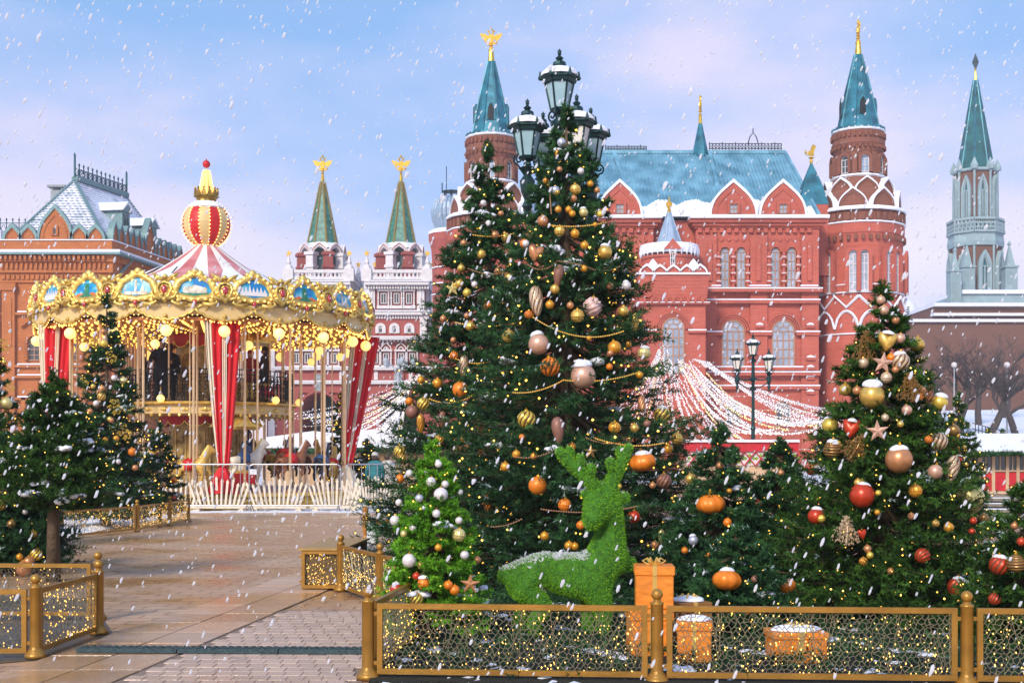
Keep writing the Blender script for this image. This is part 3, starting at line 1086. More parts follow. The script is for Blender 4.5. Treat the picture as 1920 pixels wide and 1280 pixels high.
# ------------------------------------------------------------------ the two tall museum towers
def museum_tower(d, px, label):
    s = 114.2 / F
    t = thing('tower', label, 'tower', (X(px, d + 4.2), d + 4.2, 0), 0, 'tall tented towers of the red museum')
    z = lambda py: Z(py, float(np.interp(py, (103, 240, 330, 345, 386, 415, 560), (114.2, 112.2, 111.9, 111.4, 110.8, 110.3, 110.2))))   # heights read on the face turned to the square
    N = 16
    ro = PI / N
    m = MB()
    m.lathe([(85 * s, -.2), (85 * s, z(560)), (81 * s, z(558)), (81 * s, z(452)), (82 * s, z(447)), (82.5 * s, z(436)), (84 * s, z(434)), (84 * s, z(416))], N, (0, 0, 0), ro)
    m.build('body', BRICK_M, t)
    m = MB()
    m.lathe([(84.2 * s, z(415.8)), (86.5 * s, z(415)), (86.5 * s, z(413)), (80 * s, z(411))], N, (0, 0, 0), ro)
    m.lathe([(87 * s, z(393)), (88 * s, z(391)), (84 * s, z(386)), (68 * s, z(383))], N, (0, 0, 0), ro)
    m.lathe([(83 * s, z(547.5)), (84.5 * s, z(547)), (84.5 * s, z(545)), (80 * s, z(544.5))], N, (0, 0, 0), ro)
    m.lathe([(81 * s, z(532.5)), (82.3 * s, z(532)), (82.3 * s, z(530.5)), (81 * s, z(530))], N, (0, 0, 0), ro)
    m.lathe([(47 * s, z(329)), (50 * s, z(327)), (49 * s, z(324)), (44 * s, z(322))], N, (0, 0, 0), ro)
    m.lathe([(47.6 * s, z(260.5)), (48.6 * s, z(260)), (48.6 * s, z(258.5)), (47 * s, z(258))], N, (0, 0, 0), ro)
    m.lathe([(48.5 * s, z(242)), (49.8 * s, z(240)), (49 * s, z(237)), (40 * s, z(234))], N, (0, 0, 0), ro)
    m.build('ledge_snow', SNOW, t)
    m = MB()
    m.lathe([(81 * s, z(414)), (82 * s, z(412)), (82 * s, z(396)), (86 * s, z(394))], N, (0, 0, 0), ro)
    for i in range(40):
        a = 2 * PI * i / 40
        m.obox((83 * s * math.cos(a), 83 * s * math.sin(a), z(404)), (.22, .26, 14 * s), a)
        m.obox((83.2 * s * math.cos(a), 83.2 * s * math.sin(a), z(443)), (.3, .28, 9 * s), a)
        m.prism if False else None
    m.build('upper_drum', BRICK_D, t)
    # tier of keel arches, two rings
    m = MB()
    m.lathe([(70 * s, z(387)), (69 * s, z(362)), (58 * s, z(345)), (47 * s, z(329))], N, (0, 0, 0), ro)
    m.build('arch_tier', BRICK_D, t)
    for ring, (rr, n_, z0, w_, h_, off) in enumerate(((70, 8, 386, 50, 33, 0.5), (57, 8, 358, 42, 26, 0.0))):
        for i in range(n_):
            a = 2 * PI * (i + off) / n_
            T = Matrix.Rotation(a + PI / 2, 4, 'Z') @ Matrix.Translation((0, -rr * s * .96, 0))
            gable(t, 0, z(z0), w_ * s, h_ * s, .6, .9, BRICK_D, T, sw=.09)
    # shaft, corbelled head
    m = MB()
    m.lathe([(44.5 * s, z(330)), (44.5 * s, z(284)), (46 * s, z(280)), (46 * s, z(272)), (49 * s, z(266)), (49 * s, z(258)), (47 * s, z(257)), (48.5 * s, z(243))], N, (0, 0, 0), ro)
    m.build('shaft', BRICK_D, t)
    m = MB()
    for i in range(32):
        a = 2 * PI * i / 32
        m.obox((48 * s * math.cos(a), 48 * s * math.sin(a), z(272)), (.28, .16, 6 * s), a)
        m.obox((48.5 * s * math.cos(a), 48.5 * s * math.sin(a), z(250)), (.2, .2, 9 * s), a)
    for i in range(8):
        a = 2 * PI * (i + .5) / 8
        m.obox((45 * s * math.cos(a), 45 * s * math.sin(a), z(306)), (.3, .45, 44 * s), a)
    m.build('shaft_corbels', BRICK_D, t)
    for i in range(8):
        T = Matrix.Rotation(2 * PI * i / 8, 4, 'Z')
        window(t, 0, z(322), 15 * s, 32 * s, -45 * s, T, 'arch', GLASS_D if i else PALE_ROOF, WHITE_STONE, 2, 2, .06, trim=BRICK_D, tw=.25, tp=.3)
    # merlon crown
    m = MB()
    for i in range(26):
        a = 2 * PI * i / 26
        T0 = m.T
        m.T = Matrix.Rotation(a, 4, 'Z') @ Matrix.Translation((0, -47.5 * s, 0))
        m.prism([(-.26, z(238)), (0, z(233)), (.26, z(238))], -.08, .08)
        m.T = T0
    m.build('crown_teeth', TEAL, t)
    # tent roof with dormers
    m = MB()
    m.lathe([(39 * s, z(239)), (32 * s, z(205)), (24 * s, z(170)), (6.2 * s, z(103))], 8, (0, 0, 0), PI / 8)
    tr = m.build('tent_roof', TEAL, t)
    m = MB()
    for i in range(8):
        a = PI / 8 + i * PI / 4
        m.tube([(39.3 * s * math.cos(a), 39.3 * s * math.sin(a), z(239)), (24.3 * s * math.cos(a), 24.3 * s * math.sin(a), z(170)), (6.4 * s * math.cos(a), 6.4 * s * math.sin(a), z(103))], .09, 5)
    m.build('roof_ribs', TEAL, tr)
    for i in range(4):
        T = Matrix.Rotation(i * PI / 2, 4, 'Z')
        m = MB(T)
        m.prism(pointed(0, z(213), 17 * s, 38 * s), -33 * s, -20 * s)
        dm = m.build('dormer', TEAL, tr)
        m = MB(T)
        m.prism(pointed(0, z(212), 11 * s, 31 * s), -33 * s - .06, -33 * s + .1)
        m.build('dormer_opening', BLACK_IRON, dm)
    m = MB()
    m.lathe([(6.6 * s, z(103)), (4.4 * s, z(84)), (5.4 * s, z(83)), (5.4 * s, z(80)), (3.5 * s, z(78)), (4 * s, z(76))], 12)
    m.build('gilt_tip', GOLD, tr)
    # paired tall windows, zigzag and arcade at the foot
    for i in range(8):
        for o_ in (-.115, .115):
            a = 2 * PI * i / 8 + o_ - .25
            T = Matrix.Rotation(a, 4, 'Z')
            window(t, 0, z(545), 15 * s, 74 * s, -80 * s - .1, T, 'arch', GLASS_W, WHITE_STONE, 2, 4, .08, trim=BRICK_M, tw=.3, tp=.35)
    m = MB()
    zz = []
    nn = 24
    for i in range(nn + 1):
        a = 2 * PI * i / nn - .25
        r_ = 86 * s
        zz.append((r_ * math.sin(a), -r_ * math.cos(a), z(575) if i % 2 else z(553)))
    m.tube(zz, .13, 4)
    for i in range(12):
        for k in range(9):
            pass
        a0 = 2 * PI * i / 12 - .25
        pts = []
        for k in range(9):
            u = k / 8
            a = a0 + 2 * PI / 12 * u
            h_ = math.sin(PI * u) ** .6
            pts.append((86 * s * math.sin(a), -86 * s * math.cos(a), z(615) + h_ * 32 * s))
        m.tube(pts, .12, 4)
    m.lathe([(85.4 * s, z(626)), (88 * s, z(625.5)), (88 * s, z(623.5)), (85.2 * s, z(623))], N, (0, 0, 0), ro)
    m.build('arcade_snow', SNOW, t)
    eagle(t, (0, 0, z(80)), 1.25, side=(px > 1200))
    return t
tw1 = museum_tower(110.0, 1609, 'round red brick tower with teal tent roof at the end of the blue-roofed block')
tw2 = museum_tower(112.0, 921, 'red brick tower with teal tent roof rising behind the tall firs')

# small teal roofed turret with a gilded vane between block and tower
t = thing('vane_turret', 'small turret with teal pyramid roof and gilded beast vane', 'turret', (X(1521, 113), 113, 0))
s = 113 / F
z = lambda py: Z(py, 113)
m = MB()
m.box(-26 * s, 26 * s, -26 * s, 26 * s, z(520), z(386))
m.build('base', BRICK_M, t)
m = MB()
m.lathe([(38 * s, z(388)), (22 * s, z(345)), (1.5 * s, z(305))], 4, (0, 0, 0), PI / 4)
m.build('pyramid_roof', TEAL, t)
m = MB()
m.lathe([(.1, z(307)), (.16, z(303)), (.07, z(299)), (.28, z(296)), (.06, z(294)), (.05, z(290))], 8)
m.prism([(-.4, z(292)), (.25, z(292)), (.2, z(287)), (.32, z(279)), (.42, z(277)), (.3, z(273)), (.12, z(270)), (.02, z(276)), (-.1, z(283)), (-.42, z(286)), (-.5, z(281)), (-.56, z(286))], -.12, .12)
m.build('gilded_vane', GOLD, t)

# blue ribbed dome behind the left tower
t = thing('dome_pavilion', 'slim brick pavilion carrying a ribbed blue onion dome', 'building', (X(846, 120), 120, 0))
s = 120 / F
z = lambda py: Z(py, 120)
m = MB()
m.lathe([(36 * s, -.2), (36 * s, z(500)), (38 * s, z(470)), (43 * s, z(452)), (43 * s, z(441))], 12, (0, 0, 0), PI / 12)
m.build('shaft', BRICK_G, t)
m = MB()
m.lathe([(43.5 * s, z(441)), (44 * s, z(437)), (36 * s, z(432)), (24 * s, z(430))], 12, (0, 0, 0), PI / 12)
for py in (505, 535, 555, 575):
    m.lathe([(36.2 * s, z(py)), (38 * s, z(py)), (37.5 * s, z(py - 2)), (36.2 * s, z(py - 2))], 12, (0, 0, 0), PI / 12)
m.build('ledge_snow', SNOW, t)
m = MB()
prof = [(25, 436), (31, 424), (36, 408), (36.5, 396), (33, 384), (25, 375), (16, 370)]
m.lathe([(r * s, z(p)) for r, p in prof], 28)
dm = m.build('dome', PALE_ROOF, t)
m = MB()
for i in range(28):
    a = 2 * PI * i / 28
    m.tube([(r * s * 1.012 * math.cos(a), r * s * 1.012 * math.sin(a), z(p)) for r, p in prof], .07, 4)
m.build('dome_ribs', PALE_ROOF, dm)
m = MB()
for a in range(8):
    q = a * PI / 4
    m.tube([(17 * s * math.cos(q), 17 * s * math.sin(q), z(370)), (17 * s * math.cos(q), 17 * s * math.sin(q), z(359))], .05, 4)
m.lathe([(17 * s, z(360)), (17.6 * s, z(360)), (17.6 * s, z(359)), (17 * s, z(359))], 12)
m.tube([(-17 * s, 0, z(370)), (-17 * s, 0, z(343))], .05, 4)
m.tube([(-9 * s, 0, z(370)), (-9 * s, 0, z(312))], .035, 4)
m.build('roof_platform', IRON, dm)

# ------------------------------------------------------------------ fortress tower and wall at the right
DK = 218.0
SK = DK / F
kt = thing('fortress_tower', 'slender fortress tower with green spire, star and pale gothic arches', 'tower', (X(1829, DK), DK - 9.5, 0))
z = lambda py: Z(py, DK)
s = SK
m = MB()
m.box(-115 * s, 110 * s, 0, 20, -1, z(604))
m.box(-110 * s, 110 * s, .8, 20, z(604), z(585))
kb = m.build('base', BRICK_K, kt)
m = MB()
m.box(-116 * s, 112 * s, -.8, .8, z(604) + .01, z(599))
m.box(-112 * s, 112 * s, -.2, 20, z(586), z(580))
m.build('ledge_snow', SNOW, kt)
m = MB()
m.box(-62 * s, 62 * s, 1.4, 19, z(580), z(562))
m.build('plinth', GREY_STONE, kt)
m = MB()
m.box(-58 * s, 58 * s, 1.0, 19.4, z(562), z(555))
m.build('plinth_snow', SNOW, kt)
m = MB()
m.box(-75 * s - 1, -75 * s + 1, -.06, .3, z(639), z(626))
m.build('loophole', GLASS_D, kt)
cy = 9.5
m = MB()
m.lathe([(46 * s, z(558)), (46 * s, z(466))], 8, (0, cy, 0), PI / 8)
m.build('lower_octagon', BRICK_K, kt)
m = MB()
m.lathe([(50 * s, z(466)), (51 * s, z(458)), (49 * s, z(446)), (50 * s, z(444)), (49 * s, z(440))], 8, (0, cy, 0), PI / 8)
m.build('gallery', GREY_STONE, kt)
m = MB()
rr = 50 * s
for i in range(8):
    a0 = PI / 8 + i * PI / 4
    p0 = Vector((rr * math.cos(a0), cy + rr * math.sin(a0), 0))
    p1 = Vector((rr * math.cos(a0 + PI / 4), cy + rr * math.sin(a0 + PI / 4), 0))
    for (zz_, w_) in ((z(440), .5), (z(417), .45)):
        m.beam((p0.x, p0.y, zz_), (p1.x, p1.y, zz_), w_, .4)
    for k in range(5):
        q0, q1 = p0.lerp(p1, k / 5), p0.lerp(p1, (k + 1) / 5)
        m.beam((q0.x, q0.y, z(440)), (q1.x, q1.y, z(418)), .22)
        m.beam((q1.x, q1.y, z(440)), (q0.x, q0.y, z(418)), .22)
        m.beam((q0.x, q0.y, z(440)), (q0.x, q0.y, z(417)), .22)
m.build('gallery_railing', GREY_STONE, kt)
m = MB()
m.lathe([(36 * s, z(440)), (36 * s, z(324))], 8, (0, cy, 0), PI / 8)
m.build('upper_octagon', BRICK_K, kt)
for i in range(8):
    T = Matrix.Translation((0, cy, 0)) @ Matrix.Rotation(i * PI / 4, 4, 'Z')
    ap = math.cos(PI / 8)
    window(kt, 0, z(553), 15 * s, 70 * s, -46 * s * ap - .05, T, 'point', TEAL, GREY_STONE, 2, 1, .28, proud=.5, trim=GREY_STONE, tw=.45, tp=.7)
    window(kt, 0, z(415), 11 * s, 76 * s, -36 * s * ap - .05, T, 'point', TEAL, GREY_STONE, 2, 1, .24, proud=.45, trim=GREY_STONE, tw=.32, tp=.6)
    a = PI / 8 + i * PI / 4
    m = MB()
    for (r_, za, zb) in ((47 * s, z(556), z(466)), (38.5 * s, z(440), z(320))):
        m.tube([(r_ * math.cos(a), cy + r_ * math.sin(a), za), (r_ * math.cos(a), cy + r_ * math.sin(a), zb)], .2, 6)
    m.lathe([(.6, 0), (.7, .6), (.05, 2.0)], 6, (38.5 * s * math.cos(a), cy + 38.5 * s * math.sin(a), z(324)))
    m.build('corner_shaft', GREY_STONE, kt)
m = MB()
m.lathe([(40 * s, z(326)), (41 * s, z(324)), (40 * s, z(321)), (33 * s, z(320))], 8, (0, cy, 0), PI / 8)
m.build('cornice', GREY_STONE, kt)
m = MB()
m.lathe([(33 * s, z(322)), (3.6 * s, z(150))], 8, (0, cy, 0), PI / 8)
spk = m.build('spire', mat('green_spire', (0.006, 0.075, 0.085), 0.45, 0.2, var=0.35, scale=0.5, c2=(0.012, 0.13, 0.13)), kt)
m = MB()
for i in range(8):
    a = PI / 8 + i * PI / 4
    m.tube([(33.2 * s * math.cos(a), cy + 33.2 * s * math.sin(a), z(322)), (3.7 * s * math.cos(a), cy + 3.7 * s * math.sin(a), z(150))], .12, 4)
m.build('spire_ribs', TEAL, spk)
m = MB()
m.lathe([(3.8 * s, z(151)), (2 * s, z(138)), (1.2 * s, z(126))], 8, (0, cy, 0))
m.build('gilt_tip', GOLD, spk)
m = MB(Matrix.Translation((0, cy, z(117))) @ Matrix.Rotation(R(68), 4, 'Z'))
st = star5(17 * s, 6.8 * s)
n = len(st)
m.add([(p[0], 0, p[1]) for p in st] + [(0, -.55, 0), (0, .55, 0)], [(i, (i + 1) % n, n) for i in range(n)] + [((i + 1) % n, i, n + 1) for i in range(n)])
m.build('star', mat('dull_star', (0.10, 0.13, 0.11), 0.35, 0.7), kt)
def pinnacle(parent, x_, y_, zb, zt, w, mt):
    m = MB()
    h = zt - zb
    m.box(x_ - w / 2, x_ + w / 2, y_ - w / 2, y_ + w / 2, zb, zb + h * .58)
    m.box(x_ - w * .6, x_ + w * .6, y_ - w * .6, y_ + w * .6, zb + h * .58, zb + h * .61)
    m.lathe([(w * .5, zb + h * .61), (w * .08, zb + h * .93), (w * .2, zb + h * .95), (w * .05, zb + h)], 4, (x_, y_, 0), PI / 4)
    for k in (-.3, 0, .3):
        m.box(x_ + w * (k - .05), x_ + w * (k + .05), y_ - w * .56, y_ - w * .5, zb + h * .06, zb + h * .52)
    return m.build('pinnacle', mt, parent)
for px, pt, pb, y_, w in ((1757, 480, 583, 1.0, 19), (1791, 462, 580, 4, 22), (1869, 462, 580, 4, 22), (1913, 466, 583, 1.0, 21)):
    pinnacle(kt, (px - 1829) * s, y_, z(pb), z(pt), w * s, GREY_STONE)
# low snow-covered dome roof beside the tower
m = MB()
m.lathe([(34 * s, 0), (31 * s, 18 * s), (22 * s, 34 * s), (10 * s, 42 * s), (.1, 44 * s)], 20, (-80 * s, 26, z(582)))
m.build('snow_dome_roof', SNOW, kt)
kw = thing('fortress_wall', 'long plain brown brick fortress wall with snow along its top', 'wall', (X(1690, 190), 190, 0))
s = 190 / F
z = lambda py: Z(py, 190)
m = MB()
m.box(-20 * s, 30, 0, 5, -1, z(604))
m.build('wall_face', BRICK_K, kw)
m = MB()
m.box(-20 * s, 30, -.5, 5, z(604) + .01, z(598.5))
m.build('wall_snow', SNOW, kw)
m = MB()
for k in range(4):
    m.beam((-10 * s, .3, z(596 - k * 5)), (24 * s, 2.5, z(584 - k * 4)), .18)
m.build('snow_guard', IRON, kw)
# ------------------------------------------------------------------ the double gate with two tented towers
DG = 140.0
SG = DG / F
s = SG
z = lambda py: Z(py, DG)
gate = thing('gatehouse', 'pale-trimmed brick gatehouse body with arched passages under two tented towers', 'gatehouse', (X(752, DG), DG, 0))
def gx(px):
    return (px - 752) * s
m = MB()
for a, b in ((500, 562), (634, 713), (781, 860)):           # piers around the two passages
    m.box(gx(a), gx(b), 0, 10, -.5, z(736))
m.box(gx(500), gx(860), 0, 10, z(736), z(634))
for cx in (598, 747):                                       # spandrels over the arches
    w2 = 36.5 if cx == 598 else 34.5
    pts = [(gx(cx - w2), z(736) + .001)] + [(gx(cx) + 34 * s * math.cos(PI - PI * i / 14), z(768) + 34 * s * math.sin(PI - PI * i / 14)) for i in range(15)] + [(gx(cx + w2), z(736) + .001)]
    m.prism([(gx(cx - w2), z(736)), (gx(cx - w2), z(768))] + [(gx(cx) + 33 * s * math.cos(PI - PI * i / 14), z(768) + 31 * s * math.sin(PI - PI * i / 14)) for i in range(15)] + [(gx(cx + w2), z(768)), (gx(cx + w2), z(736))], .3, 9)
m.build('wall', BRICK_G, gate)
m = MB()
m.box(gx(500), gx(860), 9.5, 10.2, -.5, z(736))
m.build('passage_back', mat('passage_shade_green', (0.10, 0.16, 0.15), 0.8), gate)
m = MB()
for cx in (598, 747):
    oo = [(gx(cx) + 38 * s * math.cos(PI - PI * i / 14), z(768) + 36 * s * math.sin(PI - PI * i / 14)) for i in range(15)]
    ii = [(gx(cx) + 34 * s * math.cos(PI - PI * i / 14), z(768) + 32 * s * math.sin(PI - PI * i / 14)) for i in range(15)]
    m.strip(oo, ii, -.25, .3)
    m.box(gx(cx - 11), gx(cx + 11), -.3, .1, z(736), z(698))
m.build('arch_moulding', BRICK_G, gate)
m = MB()
for cx in (598, 747):
    m.box(gx(cx - 8), gx(cx + 8), -.36, -.29, z(733), z(701))
m.build('icon_panel', mat('icon_panel', (0.28, 0.32, 0.34), 0.5, var=.5, scale=3), gate)
m, sn = MB(), MB()
for py, dp in ((634, .9), (690, .45), (716, .35)):
    m.box(gx(496), gx(864), -dp, .05, z(py) - .22, z(py))
    sn.box(gx(496), gx(864), -dp - .05, .05, z(py) + .003, z(py) + .16)
for i in range(52):
    q = 500 + i * 7
    m.box(gx(q), gx(q + 4), -.6, .05, z(641), z(638))
for q in (520, 545, 640, 668, 684, 705, 770, 792, 812, 835):
    m.prism(round_arch(gx(q), z(712), 7 * s, 17 * s), -.12, .05)
for q in (510, 673, 822):
    m.box(gx(q - 6), gx(q + 6), -.4, .05, -.4, z(640))
m.build('white_trim', WHITE_STONE, gate)
sn.build('ledge_snow', SNOW, gate)
def ornate(parent, cx, zp0, zp1, w, y, T=None):
    """white carved surround with keel head round a dark pane"""
    po = window(parent, cx, zp0, w, zp1 - zp0, y, T, 'rect', GLASS_D, WHITE_STONE, 2, 1, .08, .16)
    m = MB(T)
    h = zp1 - zp0
    for sg in (-1, 1):
        x_ = cx + sg * w * .88
        m.tube([(x_, y - .25, zp0 - .2), (x_, y - .25, zp0 + h * .45)], .09, 6)
        m.tube([(x_, y - .25, zp0 + h * .55), (x_, y - .25, zp0 + h * 1.1)], .09, 6)
        m.ball((x_, y - .25, zp0 + h * .5), .13, 6, 4)
    m.box(cx - w * 1.1, cx + w * 1.1, y - .4, y + .02, zp0 - .55, zp0 - .22)
    m.box(cx - w * 1.1, cx + w * 1.1, y - .4, y + .02, zp1 + .18, zp1 + .38)
    o1 = ogee(cx, zp1 + .38, w * 1.9, w * 1.25)
    o2 = ogee(cx, zp1 + .38, w * 1.6, w * 1.02)
    o3 = ogee(cx, zp1 + .38, w * .95, w * .6)
    o4 = ogee(cx, zp1 + .38, w * .6, w * .38)
    m.strip(o1, o2, y - .3, y + .02)
    m.strip(o3, o4, y - .25, y + .02)
    m.build('carved_surround', WHITE_STONE, po)
for o_ in (-147, 0):
    for px in (703, 724, 752, 773):
        ornate(gate, gx(px + o_), z(681), z(662), 11 * s, 0)
def gate_tower(px, label, z=z, s=s):
    t = thing('gate_tower', label, 'tower', (X(px, DG), DG + .4, 0), 0, 'tented towers over the gatehouse')
    bw = 52 * s                          # half width of the upper storey
    cx0 = -8 * s
    m = MB()
    m.box(cx0 - bw - 5 * s, cx0 + bw + 5 * s, 0, 8.6, z(634), z(584))
    m.box(cx0 - bw, cx0 + bw, .4, 8.2, z(584), z(528))
    m.build('wall', BRICK_G, t)
    tr, sn = MB(), MB()
    for py, dp, ex in ((584, .7, 9), (528, .8, 8)):
        tr.box(cx0 - bw - ex * s, cx0 + bw + ex * s, .2 - dp, 9.0, z(py) - .35, z(py))
        sn.box(cx0 - bw - ex * s - .05, cx0 + bw + ex * s + .05, .1 - dp, 9.0, z(py) + .004, z(py) + .15)
        for i in range(24):
            q = cx0 - bw - 6 * s + i * (2 * bw + 12 * s) / 23
            tr.box(q - .1, q + .1, .5 - dp, .4, z(py) - .75, z(py) - .36)
    for q0, q1 in ((-52, -42), (37, 51)):
        tr.box(cx0 + q0 * s, cx0 + q1 * s, .12, .45, z(581), z(532))
        tr.box(cx0 + (q0 + (q1 - q0) * .45) * s, cx0 + (q0 + (q1 - q0) * .6) * s, .02, .2, z(580), z(533))
    for q0, q1 in ((-57, -50), (43, 56)):
        tr.box(cx0 + q0 * s, cx0 + q1 * s, -.22, .1, z(630), z(588))
    for k in range(2):
        tr.box(cx0 + bw - .05, cx0 + bw + .3, 1.0 + k * 5.6, 1.7 + k * 5.6, z(581), z(532))
        tr.box(cx0 + bw + 5 * s - .05, cx0 + bw + 5 * s + .3, 1.0 + k * 5.6, 1.7 + k * 5.6, z(630), z(588))
    tr.build('white_trim', WHITE_STONE, t)
    sn.build('ledge_snow', SNOW, t)
    for q in (-34, -9.5, 14):
        ornate(t, q * s, z(568), z(548), 11 * s, .4)
    for q in (-39, -13, 15):
        window(t, q * s, z(624), 9 * s, 14 * s, 0, None, 'arch', GLASS_D, WHITE_STONE, 1, 1, .1, trim=WHITE_STONE, tw=.3, tp=.18)
    Ts = Matrix.Translation((cx0 + bw, 0, 0)) @ Matrix.Rotation(PI / 2, 4, 'Z')
    ornate(t, 4.2, z(568), z(548), 10 * s, 0, Ts)
    window(t, 4.2, z(624), 9 * s, 14 * s, -5 * s, Ts, 'arch', GLASS_D, WHITE_STONE, 1, 1, .1, trim=WHITE_STONE, tw=.3, tp=.18)
    # balustrade
    for (a, b) in (((cx0 - bw - 6 * s, -.1), (cx0 + bw + 6 * s, -.1)), ((cx0 + bw + 6 * s, -.1), (cx0 + bw + 6 * s, 8.6))):
        m = MB()
        n_ = 15
        m.beam((a[0], a[1], z(508)), (b[0], b[1], z(508)), .4, .35)
        m.beam((a[0], a[1], z(526) + .3), (b[0], b[1], z(526) + .3), .4, .3)
        for i in range(n_):
            u = (i + .5) / n_
            m.lathe([(.14, z(525) + .25), (.24, z(521)), (.12, z(515)), (.2, z(510))], 6, (a[0] + (b[0] - a[0]) * u, a[1] + (b[1] - a[1]) * u, 0))
        m.build('balustrade', WHITE_STONE, t)
    for (x_, y_) in ((cx0 - bw - 5 * s, 0), (cx0 + bw + 5 * s, 0), (cx0 + bw + 5 * s, 8.4), (cx0 - bw - 5 * s, 8.4)):
        m = MB()
        m.box(x_ - .55, x_ + .55, y_ - .55, y_ + .55, z(527), z(504))
        m.lathe([(.62, z(504)), (.5, z(499)), (.2, z(494)), (.3, z(492)), (.06, z(478))], 6, (x_, y_, 0))
        pn = m.build('corner_pinnacle', WHITE_STONE, t)
        m = MB(Matrix.Translation((x_, y_, z(474))))
        m.prism(star5(.38, .16), -.08, .08)
        m.build('gilt_star', GOLD, pn)
    # belfry, standing back on the middle of the block
    s = 144.6 / F
    z = lambda py: Z(py, 144.6)
    c = (X(px, 144.6) - X(px, DG), 4.2, 0)
    m = MB()
    m.lathe([(25 * s, z(528)), (25 * s, z(465))], 8, c, PI / 8)
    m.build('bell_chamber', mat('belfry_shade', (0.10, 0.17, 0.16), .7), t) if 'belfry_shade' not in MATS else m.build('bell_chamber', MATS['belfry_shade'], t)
    rr = 40 * s
    for i in range(8):
        a = PI / 8 + i * PI / 4
        m = MB()
        m.obox((c[0] + rr * math.cos(a), c[1] + rr * math.sin(a), (z(528) + z(478)) / 2), (.9, .9, z(478) - z(528)), a)
        m.obox((c[0] + rr * math.cos(a), c[1] + rr * math.sin(a), z(481)), (1.2, 1.2, .35), a)
        m.obox((c[0] + rr * math.cos(a), c[1] + rr * math.sin(a), z(505)), (1.15, 1.15, .3), a)
        m.build('pier', WHITE_STONE if i % 2 else BRICK_G, t)
        T = Matrix.Translation(c) @ Matrix.Rotation(i * PI / 4, 4, 'Z') @ Matrix.Translation((0, -rr * math.cos(PI / 8) - .3, 0))
        m = MB(T)
        W = 2 * rr * math.sin(PI / 8)
        o1 = ogee(0, z(480), W * 1.06, 21 * s, 10)
        o2 = [(x_ * .66, z(480) + (zz - z(480)) * .60) for x_, zz in o1]
        m.strip(o1, o2, 0, .55)
        ar = m.build('keel_arch', WHITE_STONE, t)
        m = MB(T)
        o3 = [(x_ * .86, z(480) + (zz - z(480)) * .84) for x_, zz in o1]
        o4 = [(x_ * .80, z(480) + (zz - z(480)) * .77) for x_, zz in o1]
        m.strip(o3, o4, -.06, .02)
        m.build('red_line', BRICK_G, ar)
    m = MB()
    m.lathe([(41 * s, z(468)), (42 * s, z(470)), (30 * s, z(459)), (26 * s, z(456))], 8, c, PI / 8)
    m.build('snow_skirt', SNOW, t)
    m = MB()
    m.lathe([(29 * s, z(461)), (3.6 * s, z(340))], 8, c, PI / 8)
    rf = m.build('tent_roof', GREEN_TILE, t)
    m = MB()
    for i in range(8):
        a = PI / 8 + i * PI / 4
        n_ = 34
        for k in range(n_):
            u = k / n_
            r_ = (29 + (3.6 - 29) * u) * s * 1.01
            m.octa((c[0] + r_ * math.cos(a), c[1] + r_ * math.sin(a), z(461) + (z(340) - z(461)) * u), .17)
    m.build('gilt_rib_beads', mat('rib_gold', (.42, .30, .08), .5, .3) if 'rib_gold' not in MATS else MATS['rib_gold'], rf)
    m = MB()
    m.lathe([(3.8 * s, z(340)), (2.2 * s, z(326)), (3 * s, z(325)), (1 * s, z(323))], 8, c)
    m.build('gilt_tip', GOLD, rf)
    eagle(t, (c[0], c[1], z(327)), 1.35)
    return t
gate_tower(605, 'green tented gate tower rising behind the carousel canopy, two-headed eagle on top')
gate_tower(752, 'green tented gate tower beside the blue onion dome, two-headed eagle on top')

# ------------------------------------------------------------------ orange brick hall at the left
DL = 115.0
s = DL / F
z = lambda py: Z(py, DL)
lx = lambda px: X(px, DL) - X(204, DL)
hall = thing('brick_hall', 'orange brick hall with steep snow-covered roof, iron cresting and keel gables', 'building', (X(204, DL), DL, 0))
SIDE = 15.2
Ts = Matrix.Rotation(math.atan2(15.0, 2.6), 4, 'Z')         # side facade: local x runs back along the wall
wl = -9.58
back = Ts @ Vector((SIDE, 0, 0))
def foot(z0, z1, grow, mb):
    """extruded footprint of the hall, pushed outward by grow"""
    g_ = grow
    p = [(wl - g_, -g_), (g_ * 1.2, -g_), (back.x + g_ * 1.2, back.y + g_), (wl + back.x - g_, back.y + g_)]
    vs = [(x_, y_, z0) for x_, y_ in p] + [(x_, y_, z1) for x_, y_ in p]
    mb.add(vs, [(0, 3, 2, 1), (4, 5, 6, 7), (0, 1, 5, 4), (1, 2, 6, 5), (2, 3, 7, 6), (3, 0, 4, 7)])
m = MB()
foot(-.3, z(530), 0, m)
foot(z(530), z(512), .18, m)
foot(z(512), z(492), .4, m)
foot(z(492), z(480), .62, m)
foot(z(470.5), z(452), .3, m)
m.build('wall', BRICK_O, hall)
m = MB()
foot(z(480) + .003, z(476), 1.15, m)
m.build('gutter', mat('verdigris', (.16, .27, .27), .5, .2, var=.25), hall)
m = MB()
foot(z(476) + .003, z(471), 1.1, m)
foot(z(452) + .003, z(450), .42, m)
m.build('ledge_snow', SNOW, hall)
m = MB()
for T, L, n_ in ((None, -wl, 22), (Ts, SIDE, 32)):
    m.T = T
    for i in range(n_):
        q = (wl if T is None else 0) + L * (i + .5) / n_
        m.box(q - .11, q + .11, -.95, -.3, z(489), z(481))
        m.box(q - .09, q + .09, -.6, -.2, z(505), z(495))
        m.box(q - .14, q + .14, -.32, -.05, z(524), z(516))
m.T = None
m.build('corbel_table', BRICK_O, hall)
pil = MB()
